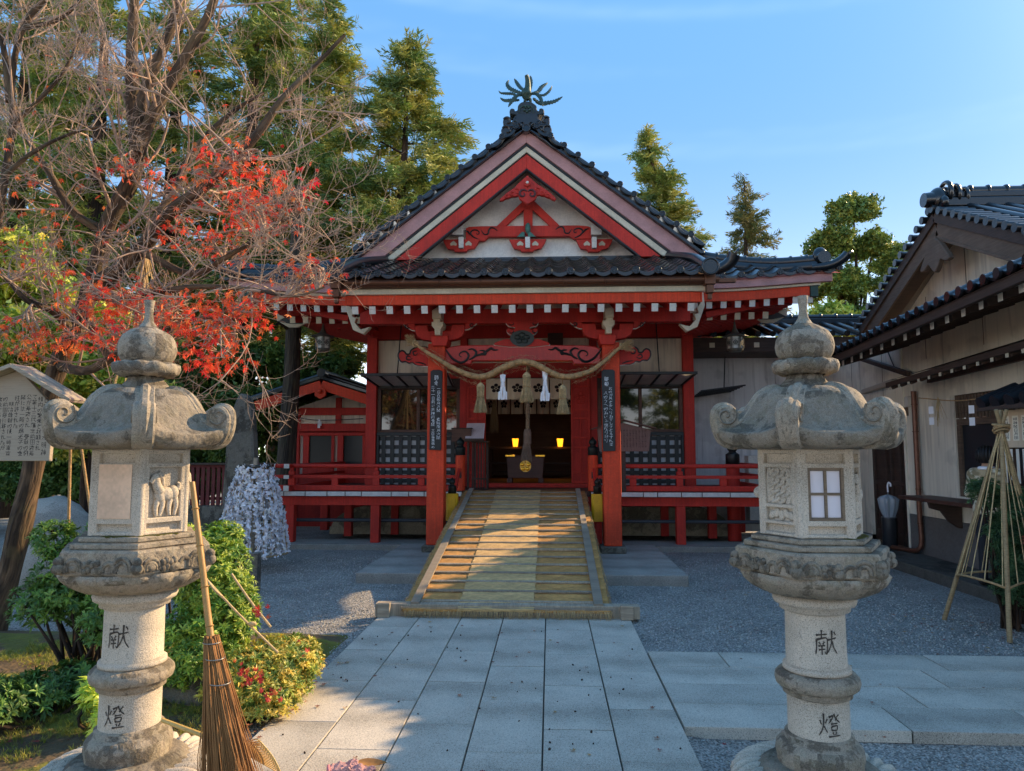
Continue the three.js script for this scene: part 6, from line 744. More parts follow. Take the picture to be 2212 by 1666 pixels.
// ---------------------------------------------------------------- the shrine office beside the path
{
  const O = thing('shrine_office', 'cream walled shrine office with dark tiled gable and deep eaves', 'office building', [5.5, 0, -9]), WX = 5.5, DW = std('#4a3931', { map: T.wood, size: [0.5, 1.2], bump: B.wood, bsize: [0.5, 1.2], roughness: 0.65 }), LW = std('#6d5a4b', { map: T.wood, size: [0.5, 1.2], bump: B.wood, bsize: [0.5, 1.2], roughness: 0.7 });
  const wall = (z0, z1, y0, y1, m = M.officeWall, name = 'wall') => obj(name, box(WX, WX + 0.14, y0, y1, z0, z1, 0.003), m, O);
  wall(-15.0, -12.752, 0.1, 3.6); wall(-12.75, -11.432, 2.15, 3.6); wall(-11.43, -10.062, 0.66, 3.6); wall(-10.06, -7.20, 2.36, 3.6); wall(-7.198, -3.6, 0.66, 3.6); wall(-10.06, -7.20, 0.66, 1.0);
  const dado = std('#6f6c68', { map: T.mottle, size: 1.4, bump: B.fine, roughness: 0.9 }); obj('dado', box(WX - 0.01, WX + 0.13, 0.0, 0.658, -11.43, -3.6, 0.004), dado, O); obj('dado', box(WX - 0.01, WX + 0.13, 0.0, 0.2, -15, -12.752, 0.004), dado, O);
  // sliding door, dark recess
  const dr = obj('door', [box(WX + 0.10, WX + 0.13, 0.12, 2.149, -12.75, -11.432, 0)], DW, O); for (const z of [-12.72, -12.30, -12.10, -11.80, -11.47]) obj('door_stile', box(WX + 0.06, WX + 0.10, 0.12, 2.148, z - 0.03, z + 0.03, 0.003), DW, dr); obj('door_rail', [box(WX + 0.065, WX + 0.099, 0.12, 0.3, -12.69, -11.50, 0.003), box(WX + 0.065, WX + 0.099, 1.05, 1.12, -12.69, -11.50, 0.003)], DW, dr); obj('door_lintel', box(WX - 0.03, WX + 0.12, 2.15, 2.28, -12.9, -11.3, 0.006), LW, O);
  // window with brown frame and bamboo blind above the counter
  const wn = obj('window', [box(WX + 0.02, WX + 0.10, 1.0, 1.95, -10.06, -9.98, 0.003), box(WX + 0.02, WX + 0.10, 1.0, 1.95, -9.22, -9.12, 0.003), box(WX + 0.02, WX + 0.10, 1.0, 1.95, -8.2, -8.12, 0.003), box(WX + 0.02, WX + 0.10, 1.0, 1.95, -7.28, -7.2, 0.003), box(WX + 0.021, WX + 0.10, 1.952, 2.04, -10.06, -7.2, 0.003), box(WX + 0.021, WX + 0.10, 1.0, 1.05, -9.979, -9.221, 0.003)], LW, O); for (const [a, b] of [[-9.978, -9.222], [-9.118, -8.202], [-8.118, -7.282]]) obj('pane', box(WX + 0.055, WX + 0.06, 1.0, 1.951, a, b, 0), std('#23292d', { roughness: 0.28 }), wn);
  const bl = obj('blind', box(WX + 0.03, WX + 0.04, 2.05, 2.358, -10.05, -7.21, 0), M.darkWood, O); for (let k = 0; k < 38; k++) { const z = -10.02 + k * 0.074; obj('blind_slat', box(WX - 0.005, WX + 0.02, 2.045 + rr(-0.01, 0.01), 2.359, z, z + 0.045, 0.003), LW, bl); }
  for (const z of [-13.3, -12.1, -10.7, -9.3, -8.2, -7.0, -5.8]) obj('wall_joint', box(WX - 0.004, WX - 0.0005, z > -11.4 && z < -7.2 ? 2.95 : 2.5, 3.5, z - 0.005, z + 0.005, 0), LW, O);
  obj('cable', tube([V3(WX - 0.012, 3.3, -11.9), V3(WX - 0.012, 2.9, -11.6), V3(WX - 0.012, 2.75, -11.2), V3(WX - 0.012, 2.7, -10.75)], 0.008, 20, 5), M.black, O); obj('junction_box', box(WX - 0.06, WX - 0.001, 2.28, 2.44, -11.3, -11.18, 0.008), std('#cfcabf', { roughness: 0.6 }), O);
  obj('corner_post', [box(WX - 0.03, WX + 0.12, 0.1, 3.3, -11.44, -11.40, 0.004)], M.officeWall, O);
  obj('room', [box(8.5, 8.6, 0, 3.6, -15, -3.6, 0), box(WX + 0.15, 8.5, 0, 0.1, -15, -3.6, 0)], M.shade, O);
  // counter with carved bracket
  const ct = obj('counter', box(5.02, WX - 0.002, 0.925, 0.975, -10.75, -7.2, 0.006), std('#5a3b30', { map: T.wood, size: [0.3, 1], roughness: 0.55 }), O); obj('bracket', extrude([[0, 0], [0.42, 0], [0.40, -0.08], [0.26, -0.12], [0.16, -0.26], [0.04, -0.34], [0, -0.34]], 0.07, 0.006).rotateY(Math.PI).translate(WX - 0.011, 0.924, -9.98), M.darkWood, ct);
  // copper downpipe with its shoe
  const dp = obj('downpipe', tube([V3(WX - 0.07, 2.5, -10.98), V3(WX - 0.07, 1.6, -10.98), V3(WX - 0.07, 0.6, -10.98), V3(WX - 0.07, 0.24, -10.98), V3(WX - 0.10, 0.16, -11.02), V3(WX - 0.20, 0.14, -11.35), V3(WX - 0.25, 0.13, -11.6)], 0.036, 40, 10), std('#7a5444', { map: T.mottle, size: 0.3, roughness: 0.4, metalness: 0.5 }), O); for (const y of [0.55, 1.05, 1.9, 2.3]) obj('pipe_clip', new THREE.TorusGeometry(0.038, 0.007, 6, 14).rotateX(Math.PI / 2).translate(WX - 0.07, y, -10.98), M.copper, dp);
  // small pent awning over counter and door
  const eY = (z) => 2.52 + (z + 10.5) * 0.045; const aw = obj('awning', [bar(V3(4.88, eY(-10.6) + 0.04, -10.6), V3(4.88, eY(-3.6) + 0.04, -3.6), 0.05, 0.07), (() => { const g = new THREE.BufferGeometry(), q = [V3(4.84, eY(-10.65) + 0.09, -10.65), V3(4.84, eY(-3.6) + 0.09, -3.6), V3(WX, 3.05, -3.6), V3(WX, 2.80, -10.65)]; g.setFromPoints([q[0], q[1], q[2], q[0], q[2], q[3]]); g.computeVertexNormals(); return g; })(), bar(V3(5.44, 2.62, -10.55), V3(5.44, 2.85, -3.6), 0.06, 0.08)], M.darkWood, O);
  for (let k = 0; k < 21; k++) { const z = -10.5 + k * 0.265, r = obj('awning_rafter', bar(V3(4.90, eY(z) - 0.01, z), V3(5.45, eY(z) + 0.22, z), 0.05, 0.05), M.darkWood, aw); obj('white_end', box(4.868, 4.874, eY(z) - 0.04, eY(z) + 0.018, z - 0.025, z + 0.025, 0.001), M.cream, r); }
  obj('wall_board', [bar(onX(1846, 770, 5.40), onX(1962, 808, 5.40), 0.08, 0.07)], DW, O); obj('eave_lamp', bar(onX(1866, 847, 5.38), onX(1934, 824, 5.38), 0.10, 0.09, 0.02), std('#a89f90', { roughness: 0.6 }), O);
  // deep lower eave: tiles along the edge, rafters with white ends, boarding
  const EX = 4.2, ey = (z) => 3.02 + (z + 10.3) * 0.047;
  obj('lower_roof', (() => { const n = 120, pos = [], idx = []; for (let i = 0; i <= n; i++) { const z = -11.6 + 8.1 * i / n, h = 0.03 * Math.sin(z / 0.21 * 2 * Math.PI); pos.push(EX, ey(z) + 0.06 + h, z, 6.3, ey(z) + 0.88 + h, z, EX, ey(z) + 0.02, z, 6.3, ey(z) + 0.82, z); } for (let i = 0; i < n; i++) { const a = i * 4, b = a + 4; idx.push(a, b, a + 1, b, b + 1, a + 1, a + 2, a + 3, b + 2, b + 2, a + 3, b + 3); } const g = new THREE.BufferGeometry(); g.setAttribute('position', new THREE.Float32BufferAttribute(pos, 3)); g.setIndex(idx); g.computeVertexNormals(); return g; })(), M.tileB, O);
  obj('eave_board', [bar(V3(EX + 0.05, ey(-11.6) - 0.035, -11.6), V3(EX + 0.05, ey(-3.5) - 0.035, -3.5), 0.06, 0.09), bar(V3(EX + 0.02, ey(-11.6) + 0.015, -11.6), V3(EX + 0.02, ey(-3.5) + 0.015, -3.5), 0.02, 0.012)], DW, O);
  obj('soffit', (() => { const g = new THREE.BufferGeometry(), q = [V3(EX + 0.06, ey(-11.6) - 0.02, -11.6), V3(EX + 0.06, ey(-3.5) - 0.02, -3.5), V3(WX + 0.05, ey(-3.5) + 0.46, -3.5), V3(WX + 0.05, ey(-11.6) + 0.46, -11.6)]; g.setFromPoints([q[0], q[1], q[2], q[0], q[2], q[3]]); g.computeVertexNormals(); return g; })(), DW, O);
  for (let k = 0; k < 24; k++) { const z = -11.2 + k * 0.315, r = obj('rafter', bar(V3(4.42, ey(z) - 0.05, z), V3(5.49, ey(z) + 0.27, z), 0.065, 0.08), DW, O); obj('white_end', box(4.378, 4.385, ey(z) - 0.115, ey(z) - 0.01, z - 0.034, z + 0.034, 0.001), M.white, r); }
  const et = flatUV(mergeGeometries([taper([V3(0, 0, 0), V3(0.2, 0.085, 0), V3(0.45, 0.19, 0)], () => 0.047, 8, 10), new THREE.CylinderGeometry(0.052, 0.052, 0.03, 14).rotateZ(Math.PI / 2).translate(-0.015, 0, 0), (() => { const s = []; for (let i = 0; i <= 8; i++) s.push([0.03 + 0.15 * i / 8, 0.015 - 0.035 * Math.sin(Math.PI * i / 8)]); for (let i = 8; i >= 0; i--) s.push([0.03 + 0.15 * i / 8, -0.025 - 0.035 * Math.sin(Math.PI * i / 8)]); return extrude(s, 0.40, 0.003).rotateY(Math.PI / 2).rotateZ(0.40); })()].map((g) => flatUV(g))));
  for (let k = 0; k < 30; k++) { const z = -11.2 + k * 0.21; put('eave_tile', et, [M.tileB, M.tile, M.tileC][k % 3], O, EX - 0.01, ey(z) + 0.075, z); }
  // upper gable: apex over (6.0, -11.1), slopes run along x
  const GX = 6.0, apx = [5.18, -11.13], sl = 0.46, far = [3.78, -14.1], near = [3.56, -7.7], yF = (z) => z < apx[1] ? lerp(apx[0], far[0], (apx[1] - z) / (apx[1] - far[1])) : lerp(apx[0], near[0], (z - apx[1]) / (near[1] - apx[1]));
  for (const [e, nm] of [[far, 'barge_board'], [near, 'barge_board']]) { const seg = (dy, th, w, dx, m) => bar(V3(GX + dx, apx[0] + dy, apx[1]), V3(GX + dx, e[0] + dy, e[1]), w, th, 0.006, V3(1, 0, 0)); const b = obj(nm, [seg(-0.16, 0.05, 0.22, 0.0)], LW, O); obj('barge_strip', [seg(0.03, 0.06, 0.15, -0.03)], DW, b); obj('barge_lip', seg(-0.30, 0.035, 0.05, -0.02), LW, b);
    const n = e === far ? 16 : 18; for (let k = 0; k < n; k++) { const t = (k + 0.3) / n, z = lerp(apx[1], e[1], t), y = lerp(apx[0], e[0], t); obj('verge_tile', [rod(V3(GX - 0.10, y + 0.17, z), V3(GX + 0.30, y + 0.17, z), 0.055, 0.055, 10), new THREE.CylinderGeometry(0.062, 0.062, 0.03, 14).rotateZ(Math.PI / 2).translate(GX - 0.11, y + 0.17, z)], M.tileB, O); } }
  obj('gable_wall', (() => { const g = new THREE.BufferGeometry(); g.setFromPoints([V3(GX + 0.42, 3.3, far[1] - 0.4), V3(GX + 0.42, 3.3, near[1] + 0.4), V3(GX + 0.42, apx[0] - 0.1, apx[1])]); g.computeVertexNormals(); return g; })(), M.officeWall, O);
  for (const z of [-12.4, -11.2, -10.1, -9.2]) obj('wall_joint', box(GX + 0.412, GX + 0.416, 3.4, yF(z) - 0.35, z - 0.006, z + 0.006, 0), LW, O);
  obj('gable_soffit', [bar(V3(GX + 0.22, apx[0] - 0.02, apx[1]), V3(GX + 0.22, far[0] - 0.02, far[1]), 0.03, 0.42, 0.003, V3(1, 0, 0)), bar(V3(GX + 0.22, apx[0] - 0.02, apx[1]), V3(GX + 0.22, near[0] - 0.02, near[1]), 0.03, 0.42, 0.003, V3(1, 0, 0))], DW, O);
  obj('gable_pendant', (() => { const s = smoothPts([[0, 0.12], [0.16, 0.02], [0.30, -0.14], [0.42, -0.30], [0.30, -0.32], [0.18, -0.26], [0.10, -0.34], [0, -0.42], [-0.10, -0.34], [-0.18, -0.26], [-0.30, -0.32], [-0.42, -0.30], [-0.30, -0.14], [-0.16, 0.02]], 3); return extrude(s, 0.08, 0.01).rotateY(-Math.PI / 2).translate(GX - 0.01, apx[0] - 0.42, apx[1]); })(), LW, O);
  for (const e of [far, near]) { const n = 76, pos = [], idx = []; for (let i = 0; i <= n; i++) { const x = GX + 6 * i / n, h = 0.035 * Math.max(-0.4, Math.sin(x / 0.28 * 2 * Math.PI)); pos.push(x, apx[0] + 0.14 + h, apx[1], x, e[0] + 0.14 + h, e[1]); } for (let i = 0; i < n; i++) { const a = i * 2; idx.push(a, a + 1, a + 2, a + 1, a + 3, a + 2); } const g = new THREE.BufferGeometry(); g.setAttribute('position', new THREE.Float32BufferAttribute(pos, 3)); g.setIndex(idx); g.computeVertexNormals(); obj('roof_slope', g, M.tile, O); }
  for (let k = 0; k < 16; k++) { const x = GX + 0.42 + k * 0.28; obj('roof_roll', [rod(V3(x, apx[0] + 0.20, apx[1] + 0.02), V3(x, lerp(apx[0], near[0], 0.5) + 0.20, lerp(apx[1], near[1], 0.5)), 0.055, 0.055, 8)], k % 2 ? M.tileB : M.tile, O); }
  const rd = obj('ridge', [box(GX + 0.1, GX + 6, apx[0] + 0.16, apx[0] + 0.30, apx[1] - 0.14, apx[1] + 0.14, 0.02), box(GX + 0.12, GX + 6, apx[0] + 0.305, apx[0] + 0.40, apx[1] - 0.11, apx[1] + 0.11, 0.02), rod(V3(GX + 0.1, apx[0] + 0.43, apx[1]), V3(GX + 6, apx[0] + 0.43, apx[1]), 0.075, 0.075, 12)], M.tileB, O);
  for (let k = 0; k < 18; k++) obj('ridge_collar', new THREE.TorusGeometry(0.078, 0.022, 8, 16).rotateY(Math.PI / 2).translate(GX + 0.5 + k * 0.27, apx[0] + 0.43, apx[1]), M.tile, rd);
  obj('ridge_end_tile', [new THREE.SphereGeometry(0.17, 18, 14).scale(0.8, 1.15, 1).translate(GX + 0.02, apx[0] + 0.30, apx[1]), new THREE.CylinderGeometry(0.11, 0.13, 0.16, 16).rotateZ(Math.PI / 2).translate(GX - 0.12, apx[0] + 0.30, apx[1]), ...[0.2, 0.42, 0.64].map((d, i) => new THREE.TorusGeometry(0.17 - 0.02 * i, 0.035, 8, 18).rotateY(Math.PI / 2).translate(GX + 0.02 + d * 0.6, apx[0] + 0.40 - 0.03 * i, apx[1])), ...[-1, 1].map((s) => new THREE.SphereGeometry(0.10, 12, 10).scale(0.6, 1, 1).translate(GX, apx[0] + 0.20, apx[1] + s * 0.20))], M.tileC, rd);
  kind(obj('terrace', box(4.81, 5.48, -0.1, 0.10, -15, -3.6, 0.012), std('#6a6763', { map: T.weather, size: 1.5, roughness: 0.95 })), 'structure', 'low concrete terrace along the office wall', 'terrace');
}
// straw garland with paper under the office awning
{
  const a = onX(1985, 860, 5.2), b = onX(2180, 850, 5.2), gr = thing('office_garland', 'thin straw rope with paper streamers strung under the office awning', 'garland', [5.2, 2.2, a.z]);
  const m = a.clone().lerp(b, 0.5); m.y -= 0.06; obj('cord', tube([a, m, b], 0.008, 20, 5), M.rope, gr); const r = mulberry(51); for (const t of [0.25, 0.95]) { const p = a.clone().lerp(b, t); obj('straw_tuft', Array.from({ length: 14 }, () => rod(p, p.clone().add(V3(rr(-0.04, 0.04, r), -rr(0.25, 0.42, r), rr(-0.14, 0.14, r))), 0.004, 0.002, 3)), M.strawPale, gr); } for (const t of [0.15, 0.62]) { const p = a.clone().lerp(b, t); for (let k = 0; k < 4; k++) obj('paper_fold', new THREE.PlaneGeometry(0.07, 0.10).rotateY(-Math.PI / 2 + (k % 2 ? 0.5 : -0.5)).translate(5.19, p.y - 0.10 - k * 0.075, p.z + 0.03 * (k % 2 ? 1 : -1)), M.paper, gr); }
}
// person at the counter, seen from behind
{
  const X = 4.92, Z = -8.42, W = 64, base = [X, 0.10, Z], J = (x, y, z) => V3(x, y, z), bones = [], add = (a, b, r0, r1) => bones.push([a, b, r0, r1]), f = V3(0.92, 0, -0.40).normalize(), s = V3(0.40, 0, 0.92).normalize(), P = (side, up, fwd) => V3(0, up, 0).addScaledVector(s, side).addScaledVector(f, fwd);
  for (const k of [-1, 1]) { add(P(k * 0.085, 0.86, 0), P(k * 0.095, 0.46, 0.015), 0.085, 0.058); add(P(k * 0.095, 0.46, 0.015), P(k * 0.10, 0.09, -0.01), 0.055, 0.042); add(P(k * 0.10, 0.05, -0.03), P(k * 0.11, 0.035, 0.12), 0.042, 0.032); add(P(k * 0.165, 1.24, -0.01), P(k * 0.235, 1.02, 0.02), 0.052, 0.045); add(P(k * 0.235, 1.02, 0.02), P(k * 0.16, 0.93, 0.20), 0.042, 0.034); }
  add(P(0, 0.86, 0), P(0, 1.05, 0), 0.135, 0.125); add(P(-0.06, 1.06, 0), P(-0.09, 1.20, 0), 0.11, 0.105); add(P(0.06, 1.06, 0), P(0.09, 1.20, 0), 0.11, 0.105); add(P(-0.14, 1.255, -0.005), P(0.14, 1.255, -0.005), 0.062, 0.062); add(P(0, 1.26, 0.0), P(0, 1.36, 0.02), 0.058, 0.052);
  const field = (bl, k = 0.035) => (p) => { let d = 9; for (const [a, b, r0, r1] of bl) { const ab = b.clone().sub(a), t = clamp(p.clone().sub(a).dot(ab) / ab.lengthSq()), q = p.distanceTo(a.clone().addScaledVector(ab, t)) - lerp(r0, r1, t), h = clamp(0.5 + 0.5 * (d - q) / k); d = lerp(d, q, h) - k * h * (1 - h); } return d; };
  function march(fn, c, half, n) { const mc = new MarchingCubes(n, new THREE.MeshStandardMaterial(), false, false, 200000); mc.isolation = 0; for (let z = 0; z < n; z++) for (let y = 0; y < n; y++) for (let x = 0; x < n; x++) mc.field[x + y * n + z * n * n] = -fn(V3((x / (n / 2) - 1) * half + c.x, (y / (n / 2) - 1) * half + c.y, (z / (n / 2) - 1) * half + c.z)); mc.update(); const g = new THREE.BufferGeometry(); g.setAttribute('position', new THREE.BufferAttribute(mc.positionArray.slice(0, mc.count * 3), 3)); g.setAttribute('normal', new THREE.BufferAttribute(mc.normalArray.slice(0, mc.count * 3), 3)); g.scale(half, half, half); g.translate(c.x, c.y, c.z); return g; }
  const per = thing('person', 'person in a camouflage jacket and dark trousers standing at the office counter', 'person', base);
  const bodyG = march(field(bones), V3(0, 0.70, 0), 0.78, W), headG = march(field([[P(0, 1.36, 0.02), P(0, 1.44, 0.035), 0.05, 0.085], [P(0, 1.44, 0.035), P(0, 1.47, 0.02), 0.085, 0.088], [P(0, 1.41, 0.10), P(0, 1.42, 0.115), 0.012, 0.014], [P(-0.085, 1.43, 0.02), P(-0.088, 1.45, 0.02), 0.015, 0.017], [P(0.085, 1.43, 0.02), P(0.088, 1.45, 0.02), 0.015, 0.017]], 0.02), P(0, 1.43, 0.03), 0.17, 44);
  const handG = []; for (const k of [-1, 1]) { const h = P(k * 0.155, 0.925, 0.225), fl = [[h, h.clone().addScaledVector(f, 0.06), 0.026, 0.030]]; for (let i = 0; i < 4; i++) { const r0 = h.clone().addScaledVector(f, 0.065).addScaledVector(s, (i - 1.5) * 0.019), r1 = r0.clone().addScaledVector(f, 0.035 - 0.004 * Math.abs(i - 1.5)).add(V3(0, -0.006, 0)), r2 = r1.clone().addScaledVector(f, 0.022).add(V3(0, -0.016, 0)); fl.push([r0, r1, 0.009, 0.0085], [r1, r2, 0.0085, 0.0075]); } const t0 = h.clone().addScaledVector(s, -k * 0.026), t1 = t0.clone().addScaledVector(s, -k * 0.028).addScaledVector(f, 0.03); fl.push([t0, t1, 0.011, 0.009], [t1, t1.clone().addScaledVector(f, 0.026), 0.009, 0.008]); handG.push(march(field(fl, 0.008), h.clone().addScaledVector(f, 0.05), 0.11, 52)); }
  const all = mergeGeometries([bodyG, headG, ...handG]), col = new Float32Array(all.attributes.position.count * 3), nb = bodyG.attributes.position.count, nh = headG.attributes.position.count, p = all.attributes.position, C = (h) => new THREE.Color(h).toArray();
  const skin = C('#c99f84'), trouser = C('#23252b'), shoe = C('#2d2521'), ca = [C('#b9a37e'), C('#8f7d5c'), C('#d6c8ab'), C('#6d6a4a')];
  for (let i = 0; i < p.count; i++) { const y = p.getY(i); let c = skin; if (i < nb) { const v = fbm(p.getX(i) * 1.3 + 3, y * 1.3 + p.getZ(i) + 3, 8, 2, 77); c = y < 0.075 ? shoe : y < 0.80 ? trouser : y > 1.315 ? skin : ca[clamp(Math.floor((v - 0.25) * 8), 0, 3)]; } col.set(c, i * 3); }
  all.setAttribute('color', new THREE.BufferAttribute(col, 3)); all.translate(...base); obj('body', all, new THREE.MeshStandardMaterial({ vertexColors: true, roughness: 0.85 }), per);
  const hair = march((q) => { const c = P(0, 1.455, 0.015), d = q.clone().sub(c), fw = d.dot(f); const e = Math.hypot(d.x / 1.0, (d.y) / 1.02, d.z / 1.0) - 0.113 + 0.006 * Math.sin(d.x * 160 + d.z * 130); return Math.max(e, fw - 0.055 - Math.max(0, d.y) * 0.5, -d.y - 0.085); }, P(0, 1.45, 0.01), 0.19, 44).translate(...base); obj('hair', hair, std('#17120f', { roughness: 0.55 }), per);
  obj('collar', new THREE.TorusGeometry(0.068, 0.02, 8, 20).rotateX(Math.PI / 2).translate(X + f.x * 0.005, 0.10 + 1.315, Z + f.z * 0.005), M.paper, per);
}
// umbrella in its stand, small roofed fortune board
{
  const X = 5.28, Z = -11.62, st = thing('umbrella_stand', 'dark cylindrical umbrella stand by the office doorway', 'stand', [X, 0.10, Z]); obj('cylinder', lathe([[0.001, 0.10], [0.11, 0.10], [0.11, 0.58], [0.098, 0.58], [0.095, 0.12]], 20).translate(X, 0, Z), std('#2d3136', { roughness: 0.35, metalness: 0.3 }), st); obj('rim', new THREE.TorusGeometry(0.104, 0.01, 6, 20).rotateX(Math.PI / 2).translate(X, 0.582, Z), std('#6c7278', { roughness: 0.3, metalness: 0.6 }), st);
  const um = thing('umbrella', 'clear furled umbrella standing in the dark cylinder', 'umbrella', [X, 0.15, Z]); { const g = lathe([[0.02, 0.50], [0.07, 0.56], [0.12, 0.72], [0.14, 0.86], [0.10, 0.90], [0.03, 0.93]], 48), p = g.attributes.position; for (let i = 0; i < p.count; i++) { const a = Math.atan2(p.getX(i), p.getZ(i)), k = 1 + 0.13 * Math.sin(a * 8); p.setX(i, p.getX(i) * k); p.setZ(i, p.getZ(i) * k); } g.computeVertexNormals(); obj('canopy', g.translate(X, 0, Z), std('#b9c4cc', { transmission: 0.4, roughness: 0.25 }), um); } obj('shaft', rod(V3(X, 0.13, Z), V3(X, 0.98, Z), 0.007, 0.007, 6), std('#888c90', { metalness: 0.7, roughness: 0.3 }), um); obj('handle', tube([V3(X, 0.97, Z), V3(X, 1.08, Z), V3(X + 0.01, 1.12, Z + 0.02), V3(X + 0.02, 1.10, Z + 0.05), V3(X + 0.02, 1.06, Z + 0.055)], 0.013, 18, 8), M.paper, um);
}
{
  const X = 4.46, Z = -7.12, fb = thing('fortune_board', 'roofed board hung with rows of paper fortunes by the office counter', 'board', [X, 0, Z]), y0 = 1.62, y1 = 2.10, T0 = (z) => V3(X, 0, z);
  const r = mulberry(61), t = lettered(512, 256, (g) => { grainBase(g, 512, 256, '#d8bd9c', 0.05, r); for (let k = 0; k < 8; k++) { g.fillStyle = '#efe2c8'; g.fillRect(26 + k * 60, 40, 40, 170); g.strokeStyle = '#40342c'; for (let i = 0; i < 6; i++) brush(g, '大明神祭日月田'[(k + i) % 7], 32 + k * 60, 52 + i * 25, 26, 22, 2, 2, r); } });
  const pg = new THREE.BoxGeometry(0.025, 0.36, 1.15).translate(X, 1.82, Z + 0.35); obj('board', pg, new THREE.MeshStandardMaterial({ map: t, roughness: 0.9 }), fb, true);
  for (let k = 0; k < 12; k++) { const z = Z - 0.18 + k * 0.095; obj('paper_strip', box(X - 0.022, X - 0.019, 1.30 + 0.03 * (k % 2), 1.625, z, z + 0.042, 0), std('#e5dccb', { roughness: 0.9 }), fb); }
  obj('small_roof', [0, 1, 2, 3, 4, 5].map((k) => rod(V3(X - 0.20, 2.07, Z - 0.2 + k * 0.22), V3(X + 0.16, 2.22, Z - 0.2 + k * 0.22), 0.07, 0.07, 10)), M.tileB, fb); obj('eave', [bar(V3(X - 0.16, 2.02, Z - 0.3), V3(X - 0.16, 2.02, Z + 1.0), 0.05, 0.04), bar(V3(X, 2.05, Z - 0.3), V3(X, 2.05, Z + 1.0), 0.30, 0.02)], M.darkWood, fb); for (const z of [Z - 0.2, Z + 0.95]) obj('post', box(X + 0.013, X + 0.083, -0.04, 2.04, z, z + 0.07, 0.004), M.darkWood, fb);
}
// bamboo tripod with snow ropes over a clipped conifer, red shrub beside it
{
  const c = V3(4.25, 0, -7.05), A = onX(2163, 925, 4.12), top = V3(4.12, A.y, A.z), tp = thing('bamboo_tripod', 'bamboo tripod with straw snow ropes tied round a small conifer', 'tripod', [c.x, 0, c.z]);
  const feet = [V3(3.83, -0.03, -7.38), V3(3.93, -0.03, -6.54), V3(4.75, -0.03, -7.15)], r = mulberry(71);
  for (const f of feet) { const d = top.clone().sub(f), e = f.clone().addScaledVector(d, 1.09), l = d.length() * 1.09, pole = obj('bamboo_pole', rod(f, e, 0.022, 0.017, 10), M.bambooDry, tp); for (let k = 1; k < 9; k++) { const p = f.clone().lerp(e, k / 9 + rr(-0.02, 0.02, r)); obj('node', new THREE.TorusGeometry(0.0205, 0.003, 6, 12).applyQuaternion(new THREE.Quaternion().setFromUnitVectors(V3(0, 0, 1), d.clone().normalize())).translate(p.x, p.y, p.z), M.bambooDry, pole); } }
  obj('lashing', [0, 1, 2, 3].map((k) => new THREE.TorusGeometry(0.055 + 0.01 * (k % 2), 0.010, 6, 16).rotateX(Math.PI / 2 + rr(-0.4, 0.4, r)).translate(top.x, top.y - 0.03 + k * 0.02, top.z)), M.rope, tp);
  const low = feet.map((f) => f.clone().lerp(top, 0.24)), ring = []; for (let k = 0; k < 3; k++) { const a = low[k], b = low[(k + 1) % 3]; for (let i = 0; i < 8; i++) { const t = i / 8, p = a.clone().lerp(b, t); p.add(p.clone().sub(c).setY(0).multiplyScalar(0.35 * Math.sin(Math.PI * t))); p.y += 0.05 * Math.sin(Math.PI * t); ring.push(p); } }
  obj('hoop_rope', new THREE.TubeGeometry(new THREE.CatmullRomCurve3(ring, true), 60, 0.011, 6, true), M.rope, tp);
  const hc = new THREE.CatmullRomCurve3(ring, true); for (let k = 0; k < 15; k++) { const p = hc.getPointAt((k + 0.5) / 15); obj('snow_rope', rod(top.clone().add(V3(rr(-0.03, 0.03, r), -0.05, rr(-0.03, 0.03, r))), p, 0.005, 0.005, 5), M.strawPale, tp); }
}
